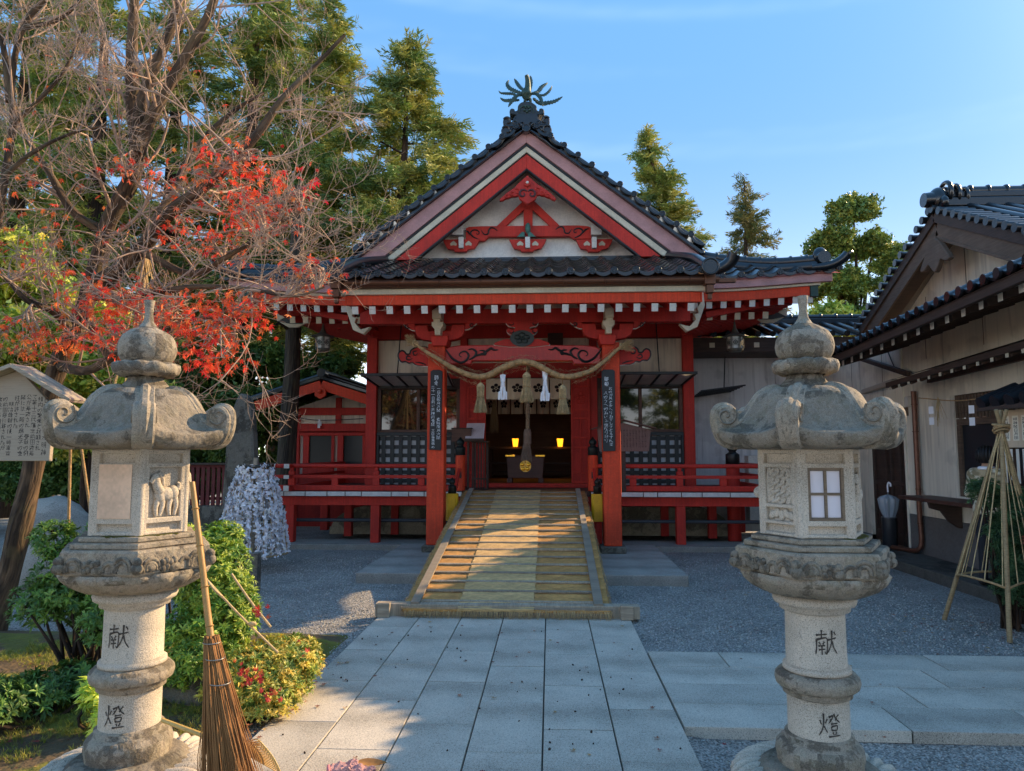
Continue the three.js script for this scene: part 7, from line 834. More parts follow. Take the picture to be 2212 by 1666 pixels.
// grey-white passage wall behind the veranda, with its low tiled roof
{
  const z = -14.9, P = thing('passage_building', 'pale plastered passage with a low tiled roof linking hall and office', 'passage', [5, 0, z]), pm = std('#e2e4e8', { map: T.plasterWorn, size: 2.4, roughness: 0.85 });
  for (let k = 0; k < 4; k++) obj('wall_panel', box(2.75 + k * 0.94, 2.75 + (k + 1) * 0.94 - 0.008, 0, 3.52, z - 0.1, z, 0.002), pm, P);
  obj('eave_soffit', [box(2.7, 6.9, 3.52, 3.60, z - 0.1, -13.95, 0.004), box(2.7, 6.9, 3.601, 3.80, -14.02, -13.95, 0.004)], M.darkWood, P); for (let k = 0; k < 5; k++) obj('white_end', box(3.1 + k * 0.85, 3.2 + k * 0.85, 3.605, 3.70, -13.949, -13.942, 0.001), M.cream, P);
  for (let k = 0; k < 15; k++) obj('roof_roll', rod(V3(2.9 + k * 0.28, 3.86, -13.9), V3(2.9 + k * 0.28, 4.28, -15.2), 0.06, 0.06, 8), k % 2 ? M.tile : M.tileB, P);
  obj('roof_bed', (() => { const g = new THREE.BufferGeometry(), q = [V3(2.7, 3.82, -13.9), V3(7.0, 3.82, -13.9), V3(7.0, 4.25, -15.2), V3(2.7, 4.25, -15.2)]; g.setFromPoints([q[0], q[1], q[2], q[0], q[2], q[3]]); g.computeVertexNormals(); return g; })(), M.tileC, P);
  const rd = obj('ridge', [box(2.7, 7.0, 4.26, 4.38, -15.3, -15.12, 0.02), rod(V3(2.7, 4.41, -15.2), V3(7, 4.41, -15.2), 0.06, 0.06, 10)], M.tileB, P); for (let k = 0; k < 14; k++) obj('ridge_collar', new THREE.SphereGeometry(0.075, 10, 8).scale(0.6, 1, 1).translate(2.9 + k * 0.31, 4.42, -15.2), M.tile, rd);
  // black rack on a hanging rod, small shelf frame, white cabinet with a green panel
  const ra = obj('wall_rack', [0, 1, 2, 3, 4, 5].map((k) => bar(V3(2.95, 2.72 + k * 0.012, -14.85 + k * 0.14), V3(3.72 + k * 0.02, 2.83 + k * 0.012, -14.85 + k * 0.14), 0.03, 0.03)), M.black, P); obj('rack_rod', rod(onZ(1564, 845, -14.2), onZ(1566, 770, -14.2), 0.012, 0.012, 6), M.black, ra);
  const cb = obj('meter_cabinet', box(3.95, 4.75, 0.2, 1.52, z + 0.002, z + 0.30, 0.01), M.white, P); obj('green_panel', box(4.15, 4.62, 0.75, 1.33, z + 0.301, z + 0.31, 0.004), std('#173a35', { roughness: 0.3 }), cb); obj('frame', box(4.0, 4.6, 2.38, 2.42, z + 0.002, z + 0.05, 0.004), M.darkWood, P);
  const n = onZ(1583, 1010, -13.3), nw = obj('side_newel', new THREE.CylinderGeometry(0.12, 0.12, 1.35 - 0.0, 16).translate(n.x, 0.675, -13.3), M.redDeep, hall); obj('newel_cap', lathe([[0.001, 0], [0.125, 0], [0.125, 0.2], [0.08, 0.23], [0.06, 0.25], [0.09, 0.29], [0.095, 0.32], [0.06, 0.36], [0.001, 0.39]], 16).translate(n.x, 1.35, -13.3), M.black, nw);
}
// ---------------------------------------------------------------- left side: annex, fence, stele, rock, fortune-slip rack, notice board
{
  const z = -15.4, K = (x, y) => { const p = onZ(460.8 + x * 0.27661, 786.1 + y * 0.27661, z); return p; }, A = thing('annex_shrine', 'small red gabled annex with white panels and dark windows', 'annex', [K(970, 0).x, 0, z]), MR = M.red;
  const xl = K(650, 500).x, xr = xl + (K(975, 500).x - xl) * 2, xm = K(975, 500).x, ytop = K(970, 350).y, ap = K(940, 195), bl = K(455, 350);
  obj('wall', [box(xl, xr, 0, ytop, z - 0.12, z - 0.04, 0)], M.plaster, A); obj('gable_plaster', (() => { const g = new THREE.BufferGeometry(); g.setFromPoints([V3(xl - 0.1, ytop, z - 0.06), V3(xr + 0.1, ytop, z - 0.06), V3(xm, ap.y - 0.1, z - 0.06)]); g.computeVertexNormals(); return g; })(), M.plaster, A);
  for (const x of [xl, xr]) obj('post', box(x - 0.08, x + 0.08, 0, ytop, z - 0.08, z + 0.04, 0.006), MR, A); obj('king_post', box(xm - 0.06, xm + 0.06, K(0, 490).y, ap.y - 0.2, z - 0.05, z + 0.03, 0.006), MR, A);
  for (const [y, h] of [[375, 0.08], [505, 0.10], [545, 0.05]]) obj('tie_beam', box(xl + 0.081, xr - 0.081, K(0, y).y - h, K(0, y).y + h, z - 0.04, z + 0.05, 0.006), MR, A);
  for (const [a, b] of [[720, 960], [985, 1200]]) { const x0 = K(a, 0).x, x1 = K(b, 0).x, yb = K(0, 860).y, yt = K(0, 535).y; const w = obj('window', [box(x0, x0 + 0.13, yb, yt, z - 0.02, z + 0.03, 0.004), box(x1 - 0.06, x1, yb, yt, z - 0.02, z + 0.03, 0.004), box(x0 + 0.131, x1 - 0.061, yb, yb + 0.14, z - 0.02, z + 0.03, 0.004)], MR, A); obj('pane', box(x0 + 0.131, x1 - 0.061, yb + 0.141, yt, z - 0.03, z - 0.02, 0), std('#191d1f', { roughness: 0.3 }), w); }
  obj('skirt', box(xl + 0.081, xr - 0.081, 0, K(0, 862).y, z - 0.03, z + 0.02, 0.004), MR, A);
  const dx = ap.x - bl.x, sl = (ap.y - bl.y) / dx; for (const s of [-1, 1]) { obj('barge_board', bar(V3(ap.x + s * 0.004, ap.y, z + 0.85), V3(ap.x + s * dx, bl.y, z + 0.85), 0.06, 0.20), M.redBright, A); obj('roof_slope', bar(V3(ap.x, ap.y + 0.16, z - 1.2), V3(ap.x + s * (dx + 0.15), bl.y + 0.12, z - 1.2), 4.2, 0.06), M.tile, A); for (let k = 0; k < 9; k++) obj('roof_roll', rod(V3(ap.x + s * 0.1, ap.y + 0.20, z + 0.75 - k * 0.3), V3(ap.x + s * (dx + 0.15), bl.y + 0.18, z + 0.75 - k * 0.3), 0.05, 0.05, 8), k % 2 ? M.tileB : M.tile, A); }
  obj('ridge', [rod(V3(ap.x, ap.y + 0.26, z + 0.9), V3(ap.x, ap.y + 0.26, z - 3.2), 0.09, 0.09, 10)], M.tileB, A); obj('gable_pendant', [new THREE.CylinderGeometry(0.13, 0.13, 0.06, 6).rotateX(Math.PI / 2).translate(ap.x, ap.y - 0.16, z + 0.90), new THREE.SphereGeometry(0.05, 10, 8).translate(ap.x, ap.y - 0.14, z + 0.94)], M.redBright, A);
  const gp = thing('annex_garland', 'thin rope with a white paper zigzag across the annex front', 'garland', [xm, K(0, 450).y, z + 0.1]); obj('cord', tube([K(662, 420), K(800, 440), K(975, 440), K(1180, 430)].map((p) => p.setZ(z + 0.1)), 0.008, 24, 5), M.black, gp); for (let k = 0; k < 3; k++) obj('paper_fold', new THREE.PlaneGeometry(0.07, 0.09).rotateY(k % 2 ? 0.5 : -0.4).translate(K(848 + 8 * (k % 2), 0).x, K(0, 452 + k * 18).y, z + 0.11), M.paper, gp);
}
{
  const z = -13.9, a = onZ(395, 1010, z).x, b = onZ(606, 1010, z).x, F = thing('picket_fence', 'dark red picket fence between the annex and the stone stele', 'fence', [(a + b) / 2, 0, z]), m = std('#6d2724', { map: T.mottle, size: 0.7, roughness: 0.7 }), y0 = onZ(500, 1092, z).y, y1 = onZ(500, 1008, z).y, pk = flatUV(box(-0.035, 0.035, 0, y1 - y0 - 0.02, -0.02, 0.02, 0.004));
  for (let x = a; x < b; x += 0.105) put('picket', pk, m, F, x, y0, z); obj('fence_rail', [box(a, b, y1 - 0.05, y1 + 0.03, z - 0.06, z - 0.022, 0.004), box(a, b, y0 + 0.10, y0 + 0.16, z - 0.06, z - 0.022, 0.004)], m, F); obj('fence_cap', box(a - 0.1, b + 0.1, y1 + 0.032, y1 + 0.07, z - 0.12, z + 0.08, 0.005), M.darkWood, F); obj('fence_sill', box(a - 0.1, b, -0.03, y0 - 0.002, z - 0.1, z + 0.1, 0.01), M.darkStone, F);
}
{
  const z = -10.9, sp = smoothPts([[488, 1130], [486, 1000], [492, 930], [506, 875], [520, 850], [534, 858], [543, 900], [548, 980], [550, 1130]], 4); const st = tag(obj('stone_stele', (() => { const P = px2(sp, z); return extrude(P.map(([x, y]) => [x, Math.max(-0.03, y - (y < 0.6 ? 0.6 : 0))]), 0.22, 0.03).translate(0, 0, z - 0.2); })(), M.darkStone), 'tall dark stone stele behind the paper covered lantern', 'stele');
  const blob = (name, label, cat, cx, cy, cz, sx, sy, sz, m, seed) => { const g = new THREE.IcosahedronGeometry(1, 5), p = g.attributes.position; for (let i = 0; i < p.count; i++) { const x = p.getX(i), y = p.getY(i), w = p.getZ(i), k = 1 + 0.35 * (fbm(x / 4 + 3 + seed, y / 4 + w / 5 + 3, 7, 4, seed) - 0.5); p.setXYZ(i, x * k * sx, y * k * sy, w * k * sz); } g.computeVertexNormals(); return tag(obj(name, creased(g.translate(cx, cy, cz), 0.9), m), label, cat); };
  const q = onZ(115, 1160, -8.6); blob('boulder', 'large rounded boulder behind the shrub and the notice board', 'boulder', q.x, 0.35, -8.6, 0.55, 0.75, 0.5, M.stone, 401); const q2 = onY(470, 1490, 0.05); blob('garden_rock', 'low weathered rock beneath the shrub beside the lantern', 'rock', q2.x, 0.06, q2.z, 0.34, 0.20, 0.26, M.darkStone, 407);
  const q3 = onZ(548, 1280, -8.4); tag(obj('stone_post', [box(q3.x - 0.06, q3.x + 0.06, -0.05, 0.42, -8.46, -8.34, 0.015)], M.darkStone), 'short dark stone post beside the fortune slip rack', 'post');
}
// rack of knotted paper fortunes
{
  const z = -9.9, c = onZ(545, 1210, z), R = thing('fortune_slip_rack', 'cone shaped rack of cords thick with white knotted fortune slips', 'rack', [c.x, 0, z]), top = onZ(545, 1008, z).y, rT = 0.20, rB = 0.47, yB = 0.20, r = mulberry(81);
  obj('pole', rod(V3(c.x, -0.04, z), V3(c.x, top + 0.12, z), 0.03, 0.03, 8), M.greyWood, R); obj('top_ring', [new THREE.TorusGeometry(rT, 0.02, 8, 24).rotateX(Math.PI / 2).translate(c.x, top, z), new THREE.CylinderGeometry(rT * 0.8, rT * 0.9, 0.10, 20).translate(c.x, top - 0.03, z)], std('#4a443c', { map: T.wood, size: 0.3, roughness: 0.9 }), R); obj('bottom_ring', new THREE.TorusGeometry(rB, 0.014, 6, 40).rotateX(Math.PI / 2).translate(c.x, yB, z), M.bambooDry, R);
  const sg = [0, 1, 2, 3].map((k) => { const q = mulberry(90 + k), g = new THREE.PlaneGeometry(0.026, 0.085, 2, 4), p = g.attributes.position; for (let i = 0; i < p.count; i++) { const y = p.getY(i); p.setXYZ(i, p.getX(i) + 0.012 * Math.sin(y * 60 + k), y, 0.022 * Math.cos(y * 50 + k * 2) + 0.012 * p.getX(i) / 0.013 * (q() - 0.5)); } g.rotateZ(rr(-0.9, 0.9, q)); const h = new THREE.PlaneGeometry(0.03, 0.055, 1, 2).rotateZ(1.2 + k * 0.4).rotateX(0.5).translate(0.01, 0.01, 0.012); const m = mergeGeometries([flatUV(g), flatUV(h)]); m.computeVertexNormals(); return m; });
  const pm = ['#f2f1f3', '#e6e6ec', '#ecebe6', '#dadbe4'].map((h) => std(h, { roughness: 0.9 })), rest = []; let made = 0;
  for (let k = 0; k < 26; k++) { const a = k / 26 * 2 * Math.PI, P = (t) => { const q = lerp(rT, rB, t) + 0.03 * Math.sin(Math.PI * t); return V3(c.x + q * Math.sin(a + 0.05 * Math.sin(t * 7 + k)), lerp(top, yB, t), z + q * Math.cos(a + 0.05 * Math.sin(t * 7 + k))); };
    obj('cord', tube([P(0), P(0.5), P(1)], 0.006, 10, 4), M.rope, R);
    const front = Math.cos(a) > 0.1; for (let i = 0; i < 44; i++) { const t = Math.pow((i + r()) / 44, 0.9), p = P(t).add(V3(rr(-0.022, 0.022, r), rr(-0.02, 0.02, r), rr(-0.022, 0.022, r))), rot = [rr(-0.8, 0.8, r), a + rr(-0.9, 0.9, r), rr(-1.4, 1.4, r)], sc = rr(0.75, 1.2, r), gi = Math.floor(r() * 4); if (front && made < 290 && i % 2 === 0) { const o = put('paper_slip', sg[gi], pm[Math.floor(r() * 4)], R, p.x, p.y, p.z, rot); o.scale.setScalar(sc); made++; } else rest.push(sg[gi].clone().scale(sc, sc, sc).applyMatrix4(new THREE.Matrix4().makeRotationFromEuler(new THREE.Euler(...rot)).setPosition(p))); } }
  kind(obj('paper_slips', rest, pm[1], R), 'stuff');
}
// lettered notice board under its own little roof
{
  const z = -4.7, N = thing('notice_board', 'weathered wooden notice board with black brush lettering and a gabled roof', 'notice board', [onZ(10, 1000, z).x, 0, z]), C = (x, y) => onZ(x, y, z);
  const P = [[-160, 872], [45, 800], [118, 880], [109, 996], [-150, 996]].map(([x, y]) => { const p = C(x, y); return [p.x, p.y]; }), xs = P.map((p) => p[0]), ys = P.map((p) => p[1]), x0 = Math.min(...xs), x1 = Math.max(...xs), y0 = Math.min(...ys), y1 = Math.max(...ys), r = mulberry(6);
  const cols = ['白阿紫稲荷大明神', '領内の繁栄を祈願され', 'て第十三代藩主前田斉泰', '公が奉斉され　春秋の例', '祭には一般の婦女子の参', '拝が許された', '　明治維新の後一時東京', 'の前田邸に移されたが', '崇敬する旧藩士などの懇', '請に後東京前田邸'], Wt = 1024, Ht = Math.round(1024 * (y1 - y0) / (x1 - x0)), ux = (px) => (C(px, 900).x - x0) / (x1 - x0) * Wt, uy = (py) => (y1 - C(50, py).y) / (y1 - y0) * Ht;
  const t = lettered(Wt, Ht, (g) => { grainBase(g, Wt, Ht, '#a89a86', 0.14, r, 'h'); for (const y of [uy(908), uy(948)]) { g.strokeStyle = 'rgba(60,50,40,0.35)'; g.lineWidth = 2; g.beginPath(); g.moveTo(0, y); g.lineTo(Wt, y + 6); g.stroke(); } g.strokeStyle = '#2e2723'; cols.forEach((s, k) => { const px = 101 - k * 12.6, sy = k === 0 ? 856 : k === 1 ? 858 : 850 + 1.0 * k, n = [...s].length, ey = 986, st = k === 0 ? (ey - sy) / 8 : (ey - sy) / 11; [...s].forEach((ch, i) => { const h = uy(sy + (i + 1) * st) - uy(sy + i * st), w = ux(px + 5.2) - ux(px - 5.2); brush(g, ch, ux(px - 5.2), uy(sy + i * st), w, h * 0.88, 3.3, 1.2, r); }); }); });
  obj('board', flatPrint(extrude(P, 0.035, 0.003).translate(0, 0, z - 0.02), x0, x1, y0, y1), new THREE.MeshStandardMaterial({ map: t, roughness: 0.9 }), N, true);
  for (const [a, b] of [[[-210, 892], [48, 793]], [[48, 793], [172, 868]]]) { const p = C(...a), q = C(...b); obj('roof_board', bar(V3(p.x, p.y, z + 0.01), V3(q.x, q.y, z + 0.01), 0.20, 0.028), M.greyWood, N); }
  obj('post', box(C(0, 0).x, C(35, 0).x, -0.05, C(0, 860).y, z - 0.10, z - 0.021, 0.006), M.greyWood, N);
}
// ---------------------------------------------------------------- vegetation
const leafMat = (hex, tr = 0.3, rough = 0.6) => new THREE.MeshPhysicalMaterial({ color: hex, roughness: rough, transmission: tr, thickness: 0, side: THREE.DoubleSide, specularIntensity: 0.6 });
function triLeaf(pos, a, d, n, len, w, bend = 0) {              // one pointed leaf of four triangles, folded along its midrib
  const s = V3().crossVectors(d, n).normalize(), m = a.clone().addScaledVector(d, len * 0.5).addScaledVector(n, bend * len * 0.5), t = a.clone().addScaledVector(d, len).addScaledVector(n, -bend * len * 0.3), l = m.clone().addScaledVector(s, w).addScaledVector(n, w * 0.35), r = m.clone().addScaledVector(s, -w).addScaledVector(n, w * 0.35);
  for (const q of [a, l, m, m, l, t, a, m, r, m, t, r]) pos.push(q.x, q.y, q.z);
}
const geoOf = (pos) => { const g = new THREE.BufferGeometry(); g.setAttribute('position', new THREE.Float32BufferAttribute(pos, 3)); g.computeVertexNormals(); g.setAttribute('uv', new THREE.Float32BufferAttribute(new Float32Array(pos.length / 3 * 2), 2)); return g; };
const rndDir = (r) => { const a = r() * 6.2832, y = rr(-1, 1, r), k = Math.sqrt(1 - y * y); return V3(k * Math.cos(a), y, k * Math.sin(a)); };
const sprays = [0, 1, 2].map((k) => { const r = mulberry(500 + k), pos = []; for (let i = 0; i < 46; i++) { const t = i / 46, base = V3(rr(-0.05, 0.05, r), rr(-0.05, 0.05, r), t * 0.36 - 0.12), d = V3(rr(-1, 1, r), rr(-0.7, 0.5, r), rr(0.2, 1.2, r)).normalize(), n = rndDir(r); triLeaf(pos, base, d, V3().crossVectors(d, n).normalize(), rr(0.08, 0.16, r), rr(0.008, 0.016, r), 0.1); } return geoOf(pos); });      // conifer
const broad = [0, 1, 2].map((k) => { const r = mulberry(520 + k), pos = []; for (let i = 0; i < 22; i++) { const base = rndDir(r).multiplyScalar(rr(0, 0.13, r)), d = rndDir(r); d.y = d.y * 0.6 + 0.1; d.normalize(); triLeaf(pos, base, d, V3().crossVectors(d, rndDir(r)).normalize(), rr(0.08, 0.13, r), rr(0.018, 0.03, r), 0.12); } return geoOf(pos); });
const whorls = [0, 1, 2].map((k) => { const r = mulberry(540 + k), pos = []; for (let i = 0; i < 11; i++) { const a = i * 2.4 + r(), up = rr(-0.15, 0.9, r), d = V3(Math.cos(a), up, Math.sin(a)).normalize(), n = V3(-Math.cos(a) * up, 1, -Math.sin(a) * up).normalize(); triLeaf(pos, V3(0, 0.01 * (i % 3), 0), d, n, rr(0.07, 0.11, r), rr(0.010, 0.016, r), 0.14); } return geoOf(pos); });
function instances(name, parent, geos, m, list, tones, r, gain = 1.9) {       // list: [position, scale, quaternion?]; one InstancedMesh per shape
  const per = geos.map(() => []); list.forEach((e, i) => per[i % geos.length].push(e)); const o0 = originOf(parent), M4 = new THREE.Matrix4(), q = new THREE.Quaternion(), c = new THREE.Color(), e3 = new THREE.Euler();
  per.forEach((l, k) => { if (!l.length) return; const im = new THREE.InstancedMesh(geos[k], m, l.length); l.forEach(([p, s, qq, tone], i) => { if (qq) q.copy(qq); else q.setFromEuler(e3.set(r() * 6.28, r() * 6.28, r() * 6.28)); M4.compose(p.clone().sub(o0), q, V3(s, s, s)); im.setMatrixAt(i, M4); c.set(tone ?? tones[Math.floor(r() * tones.length)]); const v = rr(0.75, 1.25, r) * gain; im.setColorAt(i, c.multiplyScalar(v)); }); im.name = name; shadowOn(im); kind(im, 'stuff'); parent.add(im); });
}
const white = '#ffffff', conMat = leafMat(white, 0.34, 0.65), broadMat = leafMat(white, 0.32, 0.42), redMat = leafMat(white, 0.5, 0.6);
const CON = ['#5a6a2c', '#4c5f2e', '#7d7a34', '#6f7430', '#8a8440', '#68702f'], BRO = ['#5f7030', '#4f662c', '#76803a', '#8a8a3a', '#435a2c'], DARK = ['#435a2c', '#4f662c', '#4c5f2e', '#55682c'];
const along = (a, b) => new THREE.Quaternion().setFromUnitVectors(V3(0, 0, 1), b.clone().sub(a).normalize());

function conifer(label, x, z, h, y0, R, seed, { n = 70, per = 26, tones = CON, lean = 0, droop = 0.25, gap = 0, group, shape = 0.8 } = {}) {
  const r = mulberry(seed), t = thing('conifer_tree', label, 'tree', [x, -0.04, z], group), limbs = [], list = [], X = (y) => x + lean * Math.pow(y / h, 2), tr = []; for (let i = 0; i <= 8; i++) { const y = -0.04 + h * i / 8; tr.push(V3(X(y) + rr(-0.05, 0.05, r), y, z + rr(-0.05, 0.05, r))); }
  limbs.push(taper(tr, (q) => lerp(0.02 * h + 0.04, 0.02, q), 24, 8));
  for (let k = 0; k < n; k++) { const u = (k + r()) / n, y = lerp(y0, h * 0.985, u), L = R * (1 - Math.pow(u, 1.3)) * rr(0.55, 1.12, r) + 0.12; if (r() < gap) continue; const a = k * 2.39996 + rr(-0.5, 0.5, r), d = V3(Math.cos(a), 0, Math.sin(a)), p = [V3(X(y), y, z), V3(X(y), y, z).addScaledVector(d, L * 0.5).add(V3(0, L * rr(0.02, 0.22, r), 0)), V3(X(y), y, z).addScaledVector(d, L).add(V3(0, -L * rr(-0.2, droop, r), 0))];
    limbs.push(taper(p, (q) => lerp(0.010 + 0.012 * L, 0.004, q), 7, 4)); const cv = new THREE.CatmullRomCurve3(p), m = Math.max(3, Math.round(per * Math.pow(L / R, 0.7))); for (let i = 0; i < m; i++) { const q = Math.pow(rr(0.12, 1, r), shape), c = cv.getPoint(q), s = 0.13 + 0.16 * L * (0.4 + q * 0.6), o = V3(rr(-s, s, r), rr(-s * 0.55, s * 0.5, r), rr(-s, s, r)), b = c.clone().add(o); list.push([b, rr(1.0, 1.75, r), along(V3(X(y), y, z), b.clone().add(rndDir(r).multiplyScalar(0.25)))]); } }
  obj('trunk', limbs, M.darkBark, t, true); instances('crown', t, sprays, conMat, list, tones, r); return t;
}
function broadleaf(label, x, z, h, crowns, seed, { tones = BRO, mat = broadMat, per = 520, scale = 1, group, name = 'broadleaf_tree', trunkR = 0.14, branches = 7 } = {}) {   // crowns: [dx, y, dz, radius]
  const r = mulberry(seed), t = thing(name, label, name.includes('shrub') || name.includes('bush') ? 'shrub' : 'tree', [x, -0.04, z], group), limbs = [taper([V3(x, -0.04, z), V3(x + rr(-0.1, 0.1, r), h * 0.35, z), V3(x + rr(-0.15, 0.15, r), h * 0.72, z)], (q) => lerp(trunkR, trunkR * 0.45, q), 12, 8)], list = [];
  for (const [dx, y, dz, R] of crowns) { const c = V3(x + dx, y, z + dz), st = V3(x + dx * 0.1, Math.min(y * 0.62, h * 0.6), z + dz * 0.1); limbs.push(taper([st, st.clone().lerp(c, 0.5).add(V3(rr(-0.15, 0.15, r), 0.1, rr(-0.15, 0.15, r))), c], (q) => lerp(trunkR * 0.5, 0.02, q), 10, 6));
    for (let b = 0; b < branches; b++) { const d = rndDir(r).multiplyScalar(R * 0.85); d.y = Math.abs(d.y) * 0.8 - 0.2 * R; limbs.push(taper([c, c.clone().addScaledVector(d, 0.5).add(V3(0, 0.05, 0)), c.clone().add(d)], (q) => lerp(0.022, 0.004, q), 6, 4)); const cl = Math.round(per / branches); const tip = c.clone().add(d); for (let i = 0; i < cl; i++) { const q = Math.pow(r(), 0.6), p = c.clone().lerp(tip, q).add(rndDir(r).multiplyScalar(R * 0.36 * Math.pow(r(), 0.5))); list.push([p, rr(0.75, 1.3, r) * scale]); } } }
  obj('trunk', limbs, M.darkBark, t, true); instances('crown', t, broad, mat, list, tones, r); return t;
}
// forest behind the hall on the maple's side
const GF = 'tall evergreens behind the hall';
{
  const P = (px, z) => onZ(px, 900, z).x, top = (py, z) => 1.6 + (976 - py) / 1550 * -z * 1.0;
  conifer('tall conifer whose boughs reach out over the porch roof', P(850, -18.5), -18.5, top(30, -18.5), 3.6, 3.7, 601, { n: 130, per: 46, lean: 0.3, gap: 0.26, group: GF });
  conifer('slender conifer standing between the overhanging conifer and the maple', P(690, -20), -20, 15.5, 4.2, 2.7, 602, { n: 100, per: 36, gap: 0.25, group: GF });
  conifer('broad conifer rising behind the maple over the annex', P(520, -17), -17, 15.5, 4.6, 2.7, 603, { n: 100, per: 36, gap: 0.3, group: GF, tones: DARK.concat(CON) });
  conifer('conifer with thick trunk behind the maple crown', P(350, -18.5), -18.5, 17, 3.8, 3.0, 604, { n: 95, per: 34, gap: 0.32, group: GF });
  conifer('yellowish conifer behind the notice board', P(180, -16), -16, 15, 3.4, 2.8, 605, { n: 95, per: 34, gap: 0.3, group: GF, tones: ['#7a7c34', '#68702f', '#8a8440', '#566a2c'] });
  conifer('dark conifer at the forest end beyond the notice board', P(10, -17.5), -17.5, 16, 3.2, 2.9, 606, { n: 95, per: 34, gap: 0.3, group: GF });
  conifer('conifer farther behind the maple, seen through its twigs', P(100, -23), -23, 19, 4, 3.2, 607, { n: 60, per: 24, group: GF, gap: 0.3 }); conifer('conifer deep in the wood behind the annex roof', P(600, -24), -24, 20, 5, 3.2, 608, { n: 75, per: 28, group: GF, gap: 0.1 });
  // bare weathered trunk beside the railing
  { const x = P(622, -13.4), t = thing('dead_tree', 'bare weathered trunk standing beside the veranda railing', 'tree', [x, -0.05, -13.4]); const g = taper([V3(x - 0.02, -0.05, -13.4), V3(x, 1.6, -13.4), V3(x + 0.05, 3.2, -13.42), V3(x + 0.04, 5.0, -13.45), V3(x + 0.08, 6.8, -13.5)], (q) => lerp(0.19, 0.11, q), 30, 16), p = g.attributes.position; for (let i = 0; i < p.count; i++) { const y = p.getY(i), a = Math.atan2(p.getX(i) - x, p.getZ(i) + 13.4), k = 0.018 * (fbm(a / 6.283 + 0.5, y / 7, 12, 3, 620, 5) - 0.5); p.setX(i, p.getX(i) + k * Math.sin(a) * 2); p.setZ(i, p.getZ(i) + k * Math.cos(a) * 2); } g.computeVertexNormals(); obj('trunk', g, std('#6b6156', { map: T.bark, size: [0.35, 1.6], bump: B.bark, bsize: [0.35, 1.6], bumpScale: 0.02, roughness: 0.95 }), t, true); for (const [y, a] of [[3.9, 2.2], [4.8, 4.5], [5.6, 0.5]]) obj('branch_stub', taper([V3(x + 0.05, y, -13.43), V3(x + 0.05 + 0.3 * Math.cos(a), y + 0.12, -13.43 + 0.3 * Math.sin(a)), V3(x + 0.05 + 0.5 * Math.cos(a), y + 0.3, -13.43 + 0.5 * Math.sin(a))], (q) => lerp(0.045, 0.012, q), 8, 6), M.darkBark, t); }
  // shaded evergreen undergrowth trees
  const GU = 'shaded evergreens under the tall trees';
  [[700, -17.5, 4.4, 'rounded dark evergreen behind the annex roof'], [560, -16.6, 4.6, 'dark evergreen behind the picket fence, beside the annex'], [450, -15.6, 4.2, 'dark evergreen behind the stone stele'], [340, -16.0, 4.5, 'dark evergreen behind the maple trunk fork'], [230, -14.5, 4.2, 'dark evergreen behind the rope cords of the snow support'], [110, -15.2, 4.4, 'dark evergreen behind the boulder'], [0, -14.2, 4.2, 'dark evergreen behind the notice board roof']].forEach(([px, z, h, lb], i) => { const x = P(px, z); broadleaf(lb, x, z, h, [[0, h * 0.8, 0, 0.95], [-0.8, h * 0.62, 0.2, 0.9], [0.85, h * 0.6, 0.1, 0.9], [0.1, h * 0.42, 0.5, 0.95], [-0.5, h * 0.25, 0.5, 0.8], [0.6, h * 0.24, 0.4, 0.8]], 640 + i, { tones: DARK, per: 420, scale: 1.25, group: GU, trunkR: 0.10 }); });
  // sunlit yellow-green camellia-like trees between forest and maple
  const GC = 'sunlit broadleaf trees beside the maple';
  [[70, -9.6, 3.9, 'sunlit yellow green broadleaf tree behind the notice board'], [-60, -8.6, 4.4, 'sunlit broadleaf tree at the edge of the planting bed'], [200, -10.4, 3.6, 'sunlit broadleaf tree behind the maple trunk']].forEach(([px, z, h, lb], i) => { const x = P(px, z); broadleaf(lb, x, z, h, [[0, h * 0.95, 0, 0.75], [-0.5, h * 0.72, 0.2, 0.7], [0.55, h * 0.7, 0.1, 0.7], [0.0, h * 0.5, 0.3, 0.7]], 660 + i, { tones: ['#8c9a3a', '#7c8f36', '#a3a446', '#6f8434', '#b7ac4c'], per: 420, scale: 0.95, group: GC, trunkR: 0.07 }); });
  // beyond the hall on the office side
  const GR = 'trees beyond the office'; const xr = (px, z) => onZ(px, 700, z).x;
  conifer('pointed cypress whose tip leans, rising behind the porch roof', xr(1492, -22), -22, top(262, -22), 3.0, 1.9, 671, { n: 95, per: 34, lean: -1.3, droop: 0.1, group: GR, gap: 0.22 });
  conifer('narrow sparse cypress rising above the hip ridge', xr(1618, -25), -25, top(378, -25), 3.0, 1.5, 672, { n: 60, per: 24, droop: 0.0, group: GR, gap: 0.25, tones: ['#5c5a2c', '#4c5530', '#6a6234'] });
  broadleaf('loose crowned broadleaf tree between hall roof and office gable', xr(1850, -19), -19, 8.3, [[0.05, 7.9, 0, 0.75], [-0.45, 7.0, 0.1, 0.8], [0.5, 6.9, 0, 0.7], [-0.75, 5.9, 0.1, 0.8], [0.1, 5.9, 0.3, 0.8], [1.35, 6.7, 0, 0.42], [0.9, 6.4, 0.2, 0.5], [-0.1, 4.9, 0.2, 0.95], [0.75, 4.9, -0.1, 0.75], [-0.9, 4.6, 0.1, 0.7]], 673, { per: 380, scale: 0.95, group: GR, tones: ['#6f7a34', '#5c6d30', '#86863c', '#4d6030'] });
  broadleaf('low broadleaf tree showing over the passage roof', xr(1790, -18), -18, 5.0, [[0, 4.8, 0, 0.7], [-0.7, 4.5, 0.1, 0.6], [0.8, 4.6, 0, 0.65], [1.5, 4.9, 0, 0.6]], 674, { per: 260, scale: 1.1, group: GR, tones: ['#8a963c', '#76863a', '#9da04a'] });
}
